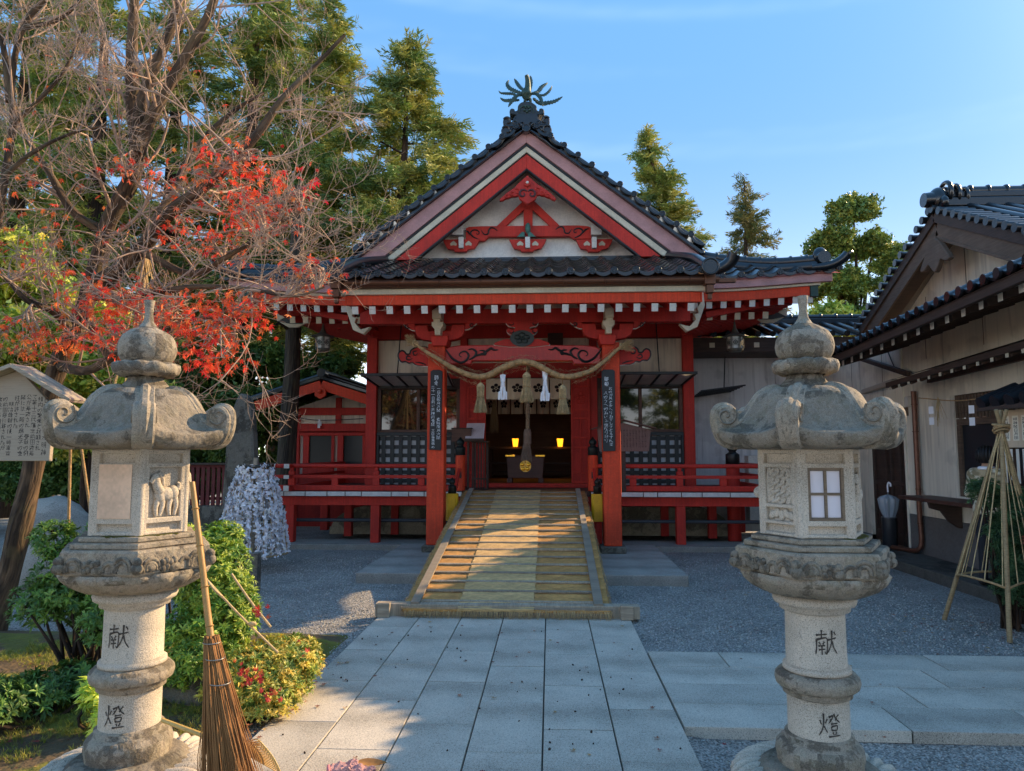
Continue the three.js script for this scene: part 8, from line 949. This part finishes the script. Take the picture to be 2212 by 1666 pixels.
// the maple: traced limbs, finer and finer twigs, red leaves that are still hanging
{
  const leafShape = () => { const pos = [], L = [0.36, 0.62, 0.88, 1.0, 0.88, 0.62, 0.36], A = [-2.25, -1.5, -0.75, 0, 0.75, 1.5, 2.25], c = V3(0, 0, 0); L.forEach((l, i) => { const a = A[i], d = V3(Math.sin(a), Math.cos(a), 0), s = V3(Math.cos(a), -Math.sin(a), 0), t = d.clone().multiplyScalar(0.055 * l).setZ(-0.012 * l), w = 0.0085 * l, m = d.clone().multiplyScalar(0.026 * l), m1 = m.clone().addScaledVector(s, w).setZ(0.003), m2 = m.clone().addScaledVector(s, -w).setZ(0.003); for (const q of [c, m2, t, c, t, m1]) pos.push(q.x, q.y, q.z); }); return geoOf(pos); };
  const leaf = leafShape();
  function maple(label, limbsPx, zones, seed, twigLen, nTwig, scatter) {
    const r = mulberry(seed), f0 = onZ(...limbsPx[0].pts[0]), tree = thing('maple_tree', label, 'tree', [f0.x, -0.03, f0.z]), wood = [], fine = [], curves = [], big = [];
    for (const { pts, r0, r1, root } of limbsPx) { const P = pts.map((p) => onZ(...p)); if (root) P.unshift(V3(P[0].x - 0.38, -0.05, P[0].z + 0.05), V3(P[0].x - 0.26, 0.7, P[0].z)); const cv = new THREE.CatmullRomCurve3(P); big.push(taper(P, (q) => lerp(r0, r1, q) * (1 + 0.06 * Math.sin(q * 40)), P.length * 6, 10)); curves.push([cv, r0, r1, root]); }
    const grow = (p, d, L, rad, lev) => { const m = p.clone().addScaledVector(d, L * 0.5).add(rndDir(r).multiplyScalar(L * 0.10)), e = p.clone().addScaledVector(d, L).add(V3(0, L * 0.10, 0)).add(rndDir(r).multiplyScalar(L * 0.14)); (lev < 2 ? wood : fine).push(taper([p, m, e], (q) => lerp(rad, rad * 0.45, q), lev < 2 ? 6 : 3, lev < 2 ? 5 : 3)); if (lev >= 3) return; const n = [4, 4, 4][lev], cv = new THREE.CatmullRomCurve3([p, m, e]); for (let i = 0; i < n; i++) { const t = rr(0.25, 1, r), q = cv.getPoint(t), dd = cv.getTangent(t).multiplyScalar(0.9).add(rndDir(r).multiplyScalar(0.85)); dd.y += 0.12; dd.z *= 0.8; grow(q, dd.normalize(), L * rr(0.42, 0.66, r), Math.max(0.0018, rad * 0.5), lev + 1); } };
    for (const [cv, r0, r1, root] of curves) for (let i = 0; i < nTwig; i++) { const t = rr(root ? 0.55 : 0.22, 1, r), p = cv.getPoint(t), d = cv.getTangent(t).multiplyScalar(0.7).add(rndDir(r)); d.y += 0.15; d.z *= 0.7; grow(p, d.normalize(), twigLen * rr(0.6, 1.15, r), lerp(r0, r1, t) * 0.22 + 0.003, 0); }
    const list = [], tw = []; for (const [x, y, rx, ry, n, z, tones] of zones) { const c = onZ(x, y, z), sx = rx / 1550 * -z, sy = ry / 1550 * -z; let best = null, bd = 9; for (const [cv] of curves) for (let t = 0; t <= 1; t += 0.05) { const q = cv.getPoint(t), d = q.distanceTo(c); if (d < bd) { bd = d; best = q; } } if (best && n > 12) for (let i = 0; i < 5; i++) { const e = c.clone().add(V3(rr(-sx, sx, r), rr(-sy, sy, r), rr(-0.2, 0.2, r))); tw.push(taper([best, best.clone().lerp(e, 0.5).add(rndDir(r).multiplyScalar(0.08)).add(V3(0, 0.06, 0)), e], (q) => lerp(0.012, 0.003, q), 8, 4)); for (let k = 0; k < 5; k++) { const p = best.clone().lerp(e, rr(0.4, 1, r)); tw.push(taper([p, p.clone().add(V3(rr(-0.15, 0.15, r), rr(-0.08, 0.1, r), rr(-0.1, 0.1, r))), p.clone().add(V3(rr(-0.3, 0.3, r), rr(-0.12, 0.14, r), rr(-0.2, 0.2, r)))], (q) => lerp(0.005, 0.002, q), 4, 3)); } }
      for (let i = 0; i < n * 1.05; i++) { const a = r() * 6.283, k = Math.pow(r(), 0.6) * 1.3, p = c.clone().add(V3(Math.cos(a) * k * sx, Math.sin(a) * k * sy, rr(-0.35, 0.35, r))), q = new THREE.Quaternion().setFromEuler(new THREE.Euler(rr(-1.2, 0.5, r), rr(-0.9, 0.9, r), Math.PI + rr(-1.0, 1.0, r))); list.push([p, rr(0.62, 1.08, r), q, tones[Math.floor(r() * tones.length)]]); } }
    obj('trunk', big, M.bark, tree, true); obj('branches', [...wood, ...tw], M.twig, tree, true); kind(obj('twigs', fine, M.twig, tree, true), 'stuff'); instances('crown', tree, [leaf], redMat, list, ['#d0342a'], r, 1.25);
  }
  const RD = ['#f0503a', '#dc3a3c', '#f2663e', '#e8703c', '#ee7a4a'], OR = ['#f08a44', '#e8703c', '#f09c54', '#d85c3c'], z = -6.4;
  const Z = (l, zz = z) => l.map(([a, b, dz = 0]) => [a, b, zz + dz]);
  maple('red leaved maple with mossy forked trunk behind the paper covered lantern', [
    { pts: Z([[112, 832], [130, 781], [164, 706], [191, 637], [214, 560], [233, 483], [262, 428], [288, 380], [297, 322], [288, 225]]), r0: 0.105, r1: 0.07, root: true },
    { pts: Z([[288, 230], [284, 150], [290, 0], [300, -120]]), r0: 0.065, r1: 0.03 }, { pts: Z([[292, 330], [311, 200], [358, 90], [390, -10], [410, -120]], z + 0.2), r0: 0.06, r1: 0.03 }, { pts: Z([[270, 420], [319, 272, 0.2], [372, 172, 0.2], [448, 36, 0.3], [490, -80, 0.3]]), r0: 0.068, r1: 0.03 },
    { pts: Z([[200, 625], [250, 587, 0.1], [315, 526, 0.2], [358, 469, 0.3], [430, 412, 0.4], [494, 358, 0.4], [559, 286, 0.4], [609, 215, 0.4], [680, 143, 0.3], [745, 75, 0.3]]), r0: 0.085, r1: 0.014 }, { pts: Z([[337, 480, 0.2], [387, 387, 0], [422, 322, -0.1], [501, 243, -0.2], [570, 200, -0.2]]), r0: 0.05, r1: 0.014 }, { pts: Z([[300, 540, 0.2], [415, 591, 0.3], [501, 548, 0.5], [591, 490, 0.6], [660, 450, 0.6]]), r0: 0.04, r1: 0.010 }, { pts: Z([[190, 640], [300, 640, 0.5], [420, 620, 0.7], [540, 625, 0.8], [640, 640, 0.9], [700, 620, 0.9]]), r0: 0.045, r1: 0.008 },
    { pts: Z([[160, 715], [110, 670, 0.3], [60, 650, 0.5], [10, 600, 0.6]]), r0: 0.05, r1: 0.012 }, { pts: Z([[225, 500], [160, 460, 0.1], [110, 380, 0.2], [60, 300, 0.2], [20, 200, 0.2]]), r0: 0.045, r1: 0.012 }, { pts: Z([[180, 660, 0.1], [240, 770, 0.3], [300, 740, 0.5], [420, 690, 0.7], [520, 690, 0.8]]), r0: 0.05, r1: 0.01 }, { pts: Z([[125, 790], [190, 800, 0.3], [270, 755, 0.6]]), r0: 0.05, r1: 0.03 },
  ], [[545, 430, 66, 58, 130, -5.8, RD], [520, 345, 50, 28, 52, -5.8, RD.concat(OR)], [470, 375, 60, 32, 56, -5.8, RD.concat(OR)], [400, 500, 45, 38, 46, -6.1, RD], [485, 528, 42, 30, 42, -6.0, RD], [600, 470, 50, 55, 44, -5.8, RD.concat(OR)], [640, 390, 50, 40, 24, -5.8, RD.concat(OR)], [690, 425, 16, 26, 12, -6.0, ['#d61f3e', '#e23040']], [380, 390, 60, 40, 26, -6.1, OR.concat(RD)], [280, 375, 40, 20, 22, -6.1, RD.concat(OR)], [75, 735, 72, 34, 110, -5.7, OR], [200, 645, 65, 48, 105, -5.8, RD.concat(OR)], [245, 720, 55, 48, 90, -5.6, RD], [305, 650, 55, 38, 70, -5.7, RD.concat(OR)], [360, 690, 45, 40, 60, -5.6, RD], [470, 690, 95, 42, 170, -5.5, RD.concat(OR)], [455, 765, 62, 34, 110, -5.4, RD], [530, 665, 60, 30, 50, -5.5, RD.concat(OR)], [130, 420, 120, 70, 34, -6.2, RD.concat(OR)], [60, 540, 70, 60, 34, -6.0, RD.concat(OR)], [200, 520, 110, 60, 24, -6.1, RD.concat(OR)], [690, 575, 45, 20, 22, -5.6, RD.concat(OR)], [640, 600, 70, 35, 20, -5.6, RD.concat(OR)], [340, 130, 130, 90, 8, -6.2, RD.concat(OR)], [160, 190, 120, 90, 8, -6.2, OR], [560, 250, 90, 90, 6, -6.2, RD]], 701, 0.85, 8);
  maple('pale bare young maple at the edge of the planting bed', [{ pts: Z([[-28, 600], [0, 444], [14, 358], [29, 251], [24, 190], [39, 90], [60, 40], [95, 0]], -5.6), r0: 0.055, r1: 0.022, root: true }, { pts: Z([[20, 220], [10, 120], [-10, 30], [-20, -60]], -5.6), r0: 0.03, r1: 0.014 }, { pts: Z([[50, 60], [130, 40], [190, -20]], -5.6), r0: 0.025, r1: 0.010 }, { pts: Z([[25, 270], [80, 220], [140, 150], [180, 60]], -5.5), r0: 0.022, r1: 0.008 }, { pts: Z([[10, 380], [70, 330], [150, 290], [230, 270]], -5.4), r0: 0.022, r1: 0.007 }], [[30, 560, 60, 40, 12, -5.4, RD.concat(OR)], [40, 380, 60, 60, 8, -5.4, OR]], 702, 0.62, 7);
}
// rope snow-support behind the lantern: pole and cords
{
  const z = -6.9, a = onZ(312, 545, z), S = thing('snow_rope_support', 'pole with straw snow ropes fanning down behind the paper covered lantern', 'snow support', [a.x, 0, z]), r = mulberry(77); obj('pole', rod(V3(a.x, -0.04, z), V3(a.x, a.y, z), 0.035, 0.028, 8), M.bambooDry, S); obj('straw_cap', Array.from({ length: 60 }, () => rod(V3(a.x, a.y + 0.06, z), V3(a.x + rr(-0.10, 0.10, r), a.y - rr(0.15, 0.3, r), z + rr(-0.10, 0.10, r)), 0.006, 0.003, 3)), M.strawPale, S);
  for (let k = 0; k < 9; k++) { const q = k / 9 * 6.283 + 0.2; obj('snow_rope', rod(V3(a.x, a.y - 0.05, z), V3(a.x + 0.30 * Math.cos(q), 1.75, z + 0.30 * Math.sin(q)), 0.006, 0.006, 5), M.strawPale, S); } const n1 = onZ(148, 1130, -5.2), n0 = onZ(152, 965, -5.2), n2 = onZ(195, 1105, -5.2), n3 = onZ(175, 965, -5.2); obj('guy_rope', rod(n1, n0, 0.010, 0.010, 6), M.rope, S); obj('guy_rope', rod(n2, n3, 0.010, 0.010, 6), M.rope, S);
}
// shrubs round the paper covered lantern
function bush(name, label, lumps, seed, { tones, geos = whorls, scale = 1, density = 330, mat = broadMat, stems = 16, base }) {
  const r = mulberry(seed), B0 = base, t = thing(name, label, 'shrub', [B0.x, B0.y, B0.z]), st = [], list = []; for (const [c, R, n = 1] of lumps) { const N = Math.round(density * R.x * R.y * 8 * n); for (let i = 0; i < N; i++) { const d = rndDir(r), k = Math.pow(r(), 0.35), p = c.clone().add(V3(d.x * R.x * k, d.y * R.y * k, d.z * R.z * k)); if (p.y < B0.y + 0.02) continue; const up = p.clone().sub(c).normalize().add(V3(rr(-0.4, 0.4, r), 0.9, rr(-0.4, 0.4, r))).normalize(); list.push([p, rr(0.75, 1.25, r) * scale, new THREE.Quaternion().setFromUnitVectors(V3(0, 1, 0), up).multiply(new THREE.Quaternion().setFromAxisAngle(V3(0, 1, 0), r() * 6.28))]); }
    for (let i = 0; i < stems / lumps.length; i++) { const e = c.clone().add(V3(rr(-R.x, R.x, r) * 0.7, rr(0, R.y, r) * 0.7, rr(-R.z, R.z, r) * 0.7)), b = B0.clone().add(V3(rr(-0.12, 0.12, r), -0.02, rr(-0.1, 0.1, r))); st.push(taper([b, b.clone().lerp(e, 0.5).add(V3(rr(-0.08, 0.08, r), -0.02, rr(-0.08, 0.08, r))), e], (q) => lerp(0.016, 0.004, q), 8, 5)); } }
  obj('stems', st, M.darkBark, t, true); instances('foliage', t, geos, mat, list, tones, r, 1.75); return t;
}
{
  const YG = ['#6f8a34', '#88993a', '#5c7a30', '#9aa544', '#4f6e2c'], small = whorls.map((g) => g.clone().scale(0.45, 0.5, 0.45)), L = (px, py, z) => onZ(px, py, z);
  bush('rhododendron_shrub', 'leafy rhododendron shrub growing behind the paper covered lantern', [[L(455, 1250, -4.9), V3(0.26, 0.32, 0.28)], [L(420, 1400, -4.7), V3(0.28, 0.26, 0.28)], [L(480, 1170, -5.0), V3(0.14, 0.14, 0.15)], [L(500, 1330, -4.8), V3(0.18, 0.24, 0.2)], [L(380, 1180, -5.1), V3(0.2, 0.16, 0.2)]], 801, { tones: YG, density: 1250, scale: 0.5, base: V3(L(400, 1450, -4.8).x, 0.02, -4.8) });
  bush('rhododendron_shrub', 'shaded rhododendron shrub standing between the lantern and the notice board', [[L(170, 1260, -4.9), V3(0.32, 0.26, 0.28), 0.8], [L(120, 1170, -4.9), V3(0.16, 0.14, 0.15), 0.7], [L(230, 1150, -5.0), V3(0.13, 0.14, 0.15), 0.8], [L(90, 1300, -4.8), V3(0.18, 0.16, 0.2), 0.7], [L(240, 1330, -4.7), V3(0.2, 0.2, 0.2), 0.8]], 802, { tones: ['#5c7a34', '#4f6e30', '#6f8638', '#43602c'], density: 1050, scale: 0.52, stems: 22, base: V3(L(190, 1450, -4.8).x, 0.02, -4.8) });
  bush('azalea_shrub', 'clipped azalea mound spilling over the edge of the granite path', [[L(590, 1450, -4.75), V3(0.30, 0.20, 0.30)], [L(640, 1420, -4.95), V3(0.16, 0.13, 0.2)], [L(520, 1470, -4.55), V3(0.24, 0.18, 0.25)], [L(560, 1520, -4.45), V3(0.24, 0.15, 0.2)]], 803, { tones: ['#8a8c3a', '#6f7f34', '#a59a44', '#5a7030', '#b5a04c'], geos: small, density: 2100, scale: 1.0, base: V3(L(570, 1540, -4.6).x, 0.02, -4.6) });
  bush('ground_cover_plant', 'low dark leafy plant at the foot of the notice board', [[L(60, 1500, -4.3), V3(0.30, 0.10, 0.3), 0.9], [L(160, 1470, -4.5), V3(0.20, 0.09, 0.25), 0.9], [L(-30, 1520, -4.0), V3(0.2, 0.12, 0.25), 0.9]], 804, { tones: ['#4d6a30', '#5f7a38', '#3c5628'], density: 950, scale: 0.55, stems: 10, base: V3(L(70, 1540, -4.2).x, 0.03, -4.2) });
  bush('seedling_plant', 'small yellow green seedling growing in the moss beside the lantern', [[L(215, 1500, -4.1), V3(0.07, 0.09, 0.08), 1.6], [L(235, 1560, -4.0), V3(0.07, 0.07, 0.08), 1.6]], 805, { tones: ['#a8b840', '#8fa43c', '#c3c24c'], density: 900, scale: 0.7, stems: 6, base: V3(L(222, 1590, -4.0).x, 0.03, -4.0) });
  bush('conifer_shrub', 'dark clipped conifer inside the bamboo tripod', [[V3(4.32, 0.85, -7.0), V3(0.20, 0.45, 0.24)], [V3(4.36, 0.45, -6.95), V3(0.28, 0.28, 0.30)], [V3(4.14, 1.22, -7.12), V3(0.16, 0.12, 0.15)]], 806, { tones: ['#3a5230', '#2f4a2c', '#46603a'], geos: sprays.map((g) => g.clone().scale(0.42, 0.42, 0.42)), density: 330, mat: conMat, scale: 1, base: V3(4.3, -0.03, -7.05) });
  bush('red_shrub', 'russet leaved shrub beside the bamboo tripod', [[V3(4.36, 0.85, -6.45), V3(0.24, 0.32, 0.28)], [V3(4.40, 0.45, -6.4), V3(0.26, 0.26, 0.28)]], 807, { tones: ['#8c3d2e', '#7a3030', '#a8583a', '#6d4030'], geos: small, density: 1000, scale: 1.1, base: V3(4.4, -0.03, -6.4) });
  // red maple leaves caught in the azalea, ropes tied over it
  const r = mulberry(88), rp = thing('guy_ropes', 'straw ropes tied slanting over the azalea mound', 'rope', [L(560, 1380, -4.5).x, 0.3, -4.5]); for (const [a, b] of [[[430, 1235], [600, 1410]], [[500, 1240], [585, 1355]], [[445, 1250], [480, 1290]]]) obj('rope', tube([L(...a, -4.45), L((a[0] + b[0]) / 2, (a[1] + b[1]) / 2 + 4, -4.4), L(...b, -4.4)], 0.007, 12, 6), M.strawPale, rp); obj('knot', new THREE.SphereGeometry(0.018, 8, 6).scale(1.6, 0.8, 1).translate(L(545, 1348, -4.4).x, L(545, 1348, -4.4).y, -4.4), M.strawPale, rp);
}
// ---------------------------------------------------------------- broom, rake, small things on the ground, litter, moss
{
  const r = mulberry(901), a = onZ(415, 1042, -3.38), n = onZ(456, 1382, -3.22), f = onZ(520, 1690, -3.02), br = thing('twig_broom', 'twig broom with bamboo handle leaning against the paper covered lantern', 'broom', [f.x, 0, f.z]);
  const hd = obj('handle', taper([a, a.clone().lerp(n, 0.5), n, n.clone().lerp(f, 0.25)], (t) => lerp(0.0125, 0.017, t), 20, 10), M.bamboo, br); for (const t of [0.18, 0.42, 0.68, 0.92]) { const p = a.clone().lerp(n, t); obj('bamboo_node', new THREE.TorusGeometry(0.0145 + 0.002 * t, 0.003, 6, 14).applyQuaternion(new THREE.Quaternion().setFromUnitVectors(V3(0, 0, 1), n.clone().sub(a).normalize())).translate(p.x, p.y, p.z), M.bamboo, hd); }
  const tw = []; for (let i = 0; i < 620; i++) { const q = r() * 6.283, e = Math.sqrt(r()), s = V3(n.x + 0.030 * e * Math.cos(q), n.y + rr(-0.03, 0.02, r), n.z + 0.03 * e * Math.sin(q)), L = rr(0.72, 1.08, r), sp = rr(0.06, 0.17, r) * e, end = V3(lerp(n.x, f.x, L) + sp * Math.cos(q), Math.max(0.012, lerp(n.y, 0.0, L)), lerp(n.z, f.z, L) + sp * 0.7 * Math.sin(q)), m = s.clone().lerp(end, 0.42); m.x += 0.034 * e * Math.cos(q) - sp * 0.25 * Math.cos(q); const m2 = s.clone().lerp(end, 0.75).add(V3(rr(-0.012, 0.012, r), 0, rr(-0.012, 0.012, r))); tw.push(taper([s, m, m2, end], (t) => lerp(0.0032, 0.0012, t), 6, 4)); if (i % 3 === 0) { const d = m2.clone().add(V3(rr(-0.05, 0.05, r), rr(-0.10, -0.02, r), rr(-0.05, 0.05, r))); d.y = Math.max(0.01, d.y); tw.push(taper([m2, m2.clone().lerp(d, 0.5), d], () => 0.001, 3, 3)); } }
  obj('twig_bundle', tw, M.twigBroom, br, true); for (const t of [0.02, 0.14, 0.32]) { const p = n.clone().lerp(f, t); obj('wire_binding', new THREE.TorusGeometry(0.036 + 0.02 * t, 0.003, 5, 20).rotateX(Math.PI / 2).translate(p.x, p.y, p.z), std('#8f8a80', { roughness: 0.4, metalness: 0.6 }), br); }
}
{
  const r = mulberry(911), h0 = onZ(350, 1556, -3.35), h1 = onZ(452, 1594, -3.30), rk = thing('bamboo_rake', 'bamboo leaf rake with fan of curled tines lying behind the twig broom', 'rake', [onZ(560, 1640, -3.2).x, 0, -3.2]), hub = onZ(500, 1612, -3.24); obj('handle', rod(h0, hub, 0.010, 0.011, 10), std('#d8b064', { map: T.mottle, size: 0.3, roughness: 0.5 }), rk);
  for (let k = 0; k < 16; k++) { const t = k / 15, e = onZ(lerp(556, 598, Math.sin(t * 1.5)), lerp(1598, 1668, t), -3.2), m = hub.clone().lerp(e, 0.6); obj('tine', taper([hub, m, e, e.clone().add(V3(0.02, -0.015, 0.0)), e.clone().add(V3(0.016, -0.04, 0.0))], () => 0.0026, 14, 4), std('#e0bb70', { roughness: 0.6 }), rk); }
  obj('tine_band', [0.5, 0.72].map((u) => tube([0, 0.33, 0.66, 1].map((t) => hub.clone().lerp(onZ(lerp(556, 598, Math.sin(t * 1.5)), lerp(1598, 1668, t), -3.2), u)), 0.004, 16, 4)), M.rope, rk);
}
{ // crumpled pink gloves and a big dry leaf on the slabs
  const p = onY(755, 1660, 0.02), gl = thing('pink_gloves', 'crumpled pink work gloves lying on the granite slabs', 'gloves', [p.x, 0, p.z]), r = mulberry(921), m = std('#e8b3b0', { map: T.clothy, size: 0.1, bump: B.fine, bsize: 0.05, bumpScale: 0.003, roughness: 0.95 });
  for (const [dx, dz, a] of [[-0.05, 0.0, 0.3], [0.05, 0.02, -0.5]]) { const g = []; g.push(new THREE.SphereGeometry(1, 18, 12).scale(0.055, 0.022, 0.045)); for (let k = 0; k < 4; k++) g.push(taper([V3(0.035, 0.0, -0.025 + k * 0.017), V3(0.065, 0.014, -0.028 + k * 0.019), V3(0.085, 0.004, -0.03 + k * 0.02)], (t) => 0.011 - 0.002 * t, 10, 8)); g.push(taper([V3(0.0, 0.0, 0.035), V3(0.03, 0.012, 0.055), V3(0.045, 0.0, 0.06)], () => 0.010, 8, 8)); const all = mergeGeometries(g.map((q) => flatUV(q))), ps = all.attributes.position; for (let i = 0; i < ps.count; i++) { const n = fbm(ps.getX(i) * 4 + 3, ps.getZ(i) * 4 + ps.getY(i) * 5 + 3, 12, 3, 930) - 0.5; ps.setY(i, Math.max(-0.018, ps.getY(i) + n * 0.035)); ps.setX(i, ps.getX(i) + n * 0.014); } all.computeVertexNormals(); obj('glove', all.rotateY(a).translate(p.x + dx, 0.02, p.z + dz), m, gl); obj('cuff', new THREE.TorusGeometry(0.026, 0.009, 8, 18).scale(1, 0.6, 1).rotateY(a + Math.PI / 2).translate(p.x + dx - 0.055 * Math.cos(a), 0.018, p.z + dz + 0.055 * Math.sin(a)), std('#d98f94', { map: T.clothy, size: 0.05, roughness: 0.95 }), gl); }
  const q = onY(803, 1651, 0.02), s = [], N = 16; for (let i = 0; i <= N; i++) { const t = i / N; s.push([t, 0.34 * Math.pow(Math.sin(Math.PI * Math.pow(t, 0.8)), 0.8)]); } const pos = [], idx = []; s.forEach(([t, w]) => { for (const k of [-1, -0.5, 0, 0.5, 1]) pos.push((t - 0.5) * 0.17, 0.012 + 0.05 * Math.abs(k) * w + 0.035 * Math.pow(t - 0.4, 2) * 2, k * w * 0.13); }); for (let i = 0; i < N; i++) for (let k = 0; k < 4; k++) { const a = i * 5 + k; idx.push(a, a + 5, a + 1, a + 5, a + 6, a + 1); } const g = new THREE.BufferGeometry(); g.setAttribute('position', new THREE.Float32BufferAttribute(pos, 3)); g.setIndex(idx); g.computeVertexNormals(); const lf = thing('dry_leaf', 'large curled brown dry leaf lying beside the pink gloves', 'leaf', [q.x, 0, q.z]); obj('blade', g.rotateY(-0.25).translate(q.x, 0, q.z), std('#a9783f', { map: T.mottle, size: 0.08, roughness: 0.7 }), lf); obj('leaf_stalk', rod(V3(q.x - 0.08, 0.02, q.z - 0.02), V3(q.x - 0.13, 0.012, q.z - 0.035), 0.0022, 0.0016, 5), M.twigBroom, lf);
}
{ // fallen leaves, seed husks, twigs; moss tufts and grass
  const r = mulberry(941), leafPos = []; { const c = V3(0, 0.002, 0); for (const a of [-2.2, -1.4, -0.7, 0, 0.7, 1.4, 2.2]) { const d = V3(Math.sin(a), 0, Math.cos(a)), s = V3(Math.cos(a), 0, -Math.sin(a)), t = d.clone().multiplyScalar(0.024 * (1 - 0.1 * Math.abs(a))).setY(0.008), m = d.clone().multiplyScalar(0.012); for (const q of [c, m.clone().addScaledVector(s, -0.004).setY(0.006), t, c, t, m.clone().addScaledVector(s, 0.004).setY(0.006)]) leafPos.push(q.x, q.y, q.z); } }
  const lg = geoOf(leafPos), list = [], sd = []; const free = (x, z) => { list.push([V3(x, (x < -1.7 && z > -6.3) ? 0.03 : x > 0.78 && (z > -4.4 || z < -6) ? -0.03 : 0.003, z), rr(0.45, 1.1, r), new THREE.Quaternion().setFromAxisAngle(V3(0, 1, 0), r() * 6.28)]); };
  for (let i = 0; i < 46; i++) free(rr(-1.6, 0.7, r), rr(-6.9, -3.4, r)); for (let i = 0; i < 60; i++) free(rr(-1.95, -1.55, r), rr(-5.6, -3.4, r)); for (let i = 0; i < 320; i++) free(rr(-4.2, -1.75, r), rr(-6.2, -3.0, r)); for (let i = 0; i < 40; i++) free(rr(2.0, 3.6, r), rr(-9.6, -8.4, r)); for (let i = 0; i < 40; i++) free(rr(0.8, 4.4, r), rr(-8.5, -3.4, r)); for (let i = 0; i < 50; i++) free(rr(3.4, 4.2, r), rr(-7.6, -6.2, r));
  const lit = new THREE.Group(); lit.name = 'fallen_leaves'; kind(lit, 'stuff', 'small brown and red leaves fallen on paving and earth', 'leaves'); scene.add(lit); instances('leaf_litter', lit, [lg], leafMat(white, 0.15, 0.8), list, ['#8a4a30', '#6e3a26', '#a8623a', '#8c2f2c', '#b08a50'], r, 1);
  for (let i = 0; i < 55; i++) sd.push([V3(rr(-1.66, 0.74, r), 0.005, rr(-6.8, -3.3, r)), rr(0.6, 1.3, r)]); const hg = new THREE.IcosahedronGeometry(0.0065, 0).scale(1.3, 0.7, 1); const hs = new THREE.Group(); hs.name = 'seed_husks'; kind(hs, 'stuff', 'dark seed husks scattered over the granite slabs', 'seeds'); scene.add(hs); instances('husks', hs, [hg], std('#3a2b20', { roughness: 0.9 }), sd, ['#ffffff'], r, 1);
  // moss cushions and grass blades on the bed
  const bl = []; for (let k = 0; k < 9; k++) { const a = k * 0.9, d = V3(Math.cos(a) * 0.5, 1, Math.sin(a) * 0.5).normalize(); triLeaf(bl, V3(0.004 * Math.cos(a), 0, 0.004 * Math.sin(a)), d, V3(-Math.cos(a), 0.4, -Math.sin(a)).normalize(), rr(0.018, 0.05, r), 0.0016, 0.2); } const gg = geoOf(bl), gl = []; while (gl.length < 5200) { const x = rr(-4.3, -1.78, r), z = rr(-5.9, -2.4, r); if (fbm(x / 5 + 2, z / 5 + 2, 9, 4, 955) < 0.44) continue; const e = Math.min(smooth(-1.68, -2.1, x), smooth(-6.7, -6.1, z)), y = -0.055 + e * (0.08 + 0.10 * (fbm(x / 5 + 3, z / 5 + 8, 8, 4, 211) - 0.35)); gl.push([V3(x, y, z), rr(0.5, 1.15, r), new THREE.Quaternion().setFromAxisAngle(V3(0, 1, 0), r() * 6.28)]); }
  const ms = new THREE.Group(); ms.name = 'moss_grass'; kind(ms, 'stuff', 'yellow green moss and short grass on the planting bed', 'moss'); scene.add(ms); instances('blades', ms, [gg], leafMat(white, 0.3, 0.8), gl, ['#7f8a34', '#98953c', '#66762e', '#a8a044'], r, 1.2);
  // red leaves caught in the azalea
  const ml = []; for (const [px, py, rx, ry, n] of [[545, 1465, 22, 22, 18], [585, 1500, 22, 12, 10], [560, 1320, 26, 12, 6], [650, 1400, 20, 20, 4], [520, 1440, 14, 14, 6]]) for (let i = 0; i < n; i++) { const p = onZ(px + rr(-rx, rx, r), py + rr(-ry, ry, r), -4.25); ml.push([p, rr(0.7, 1.05, r), new THREE.Quaternion().setFromEuler(new THREE.Euler(1.2 + rr(-0.6, 0.6, r), rr(-1, 1, r), r() * 6))]); } const cl = new THREE.Group(); cl.name = 'caught_maple_leaves'; kind(cl, 'stuff', 'red maple leaves caught in the azalea mound', 'leaves'); scene.add(cl); instances('leaf_litter', cl, [lg], redMat, ml, ['#dc3a3c', '#cc3044', '#e8703c'], r, 0.9);
}
// trees across the precinct that the hall windows mirror
broadleaf('leafy broadleaf tree across the precinct facing the annex side windows', -7.4, 10.5, 7.0, [[0, 5.6, 0, 1.8], [-1.5, 4.2, 0.3, 1.6], [1.6, 4.3, 0.2, 1.6], [0.2, 2.8, 0.4, 1.6]], 961, { per: 620, scale: 1.9, group: 'trees across the precinct', tones: ['#7a6a3c', '#8a4a34', '#6f7a3a'] });
conifer('conifer across the precinct facing the verse pillar windows', 6.4, 11, 9.0, 1.2, 3.0, 962, { n: 60, per: 24, group: 'trees across the precinct' });
broadleaf('rounded broadleaf tree across the precinct between the mirrored conifer and the path', 2.9, 12.5, 7.0, [[0, 5.8, 0, 1.5], [-0.9, 4.6, 0.3, 1.2], [1.0, 4.5, 0.2, 1.2], [0.1, 3.1, 0.4, 1.2]], 963, { per: 420, scale: 1.8, group: 'trees across the precinct' });
renderer.setSize(1024, 771);
renderer.render(scene, camera);
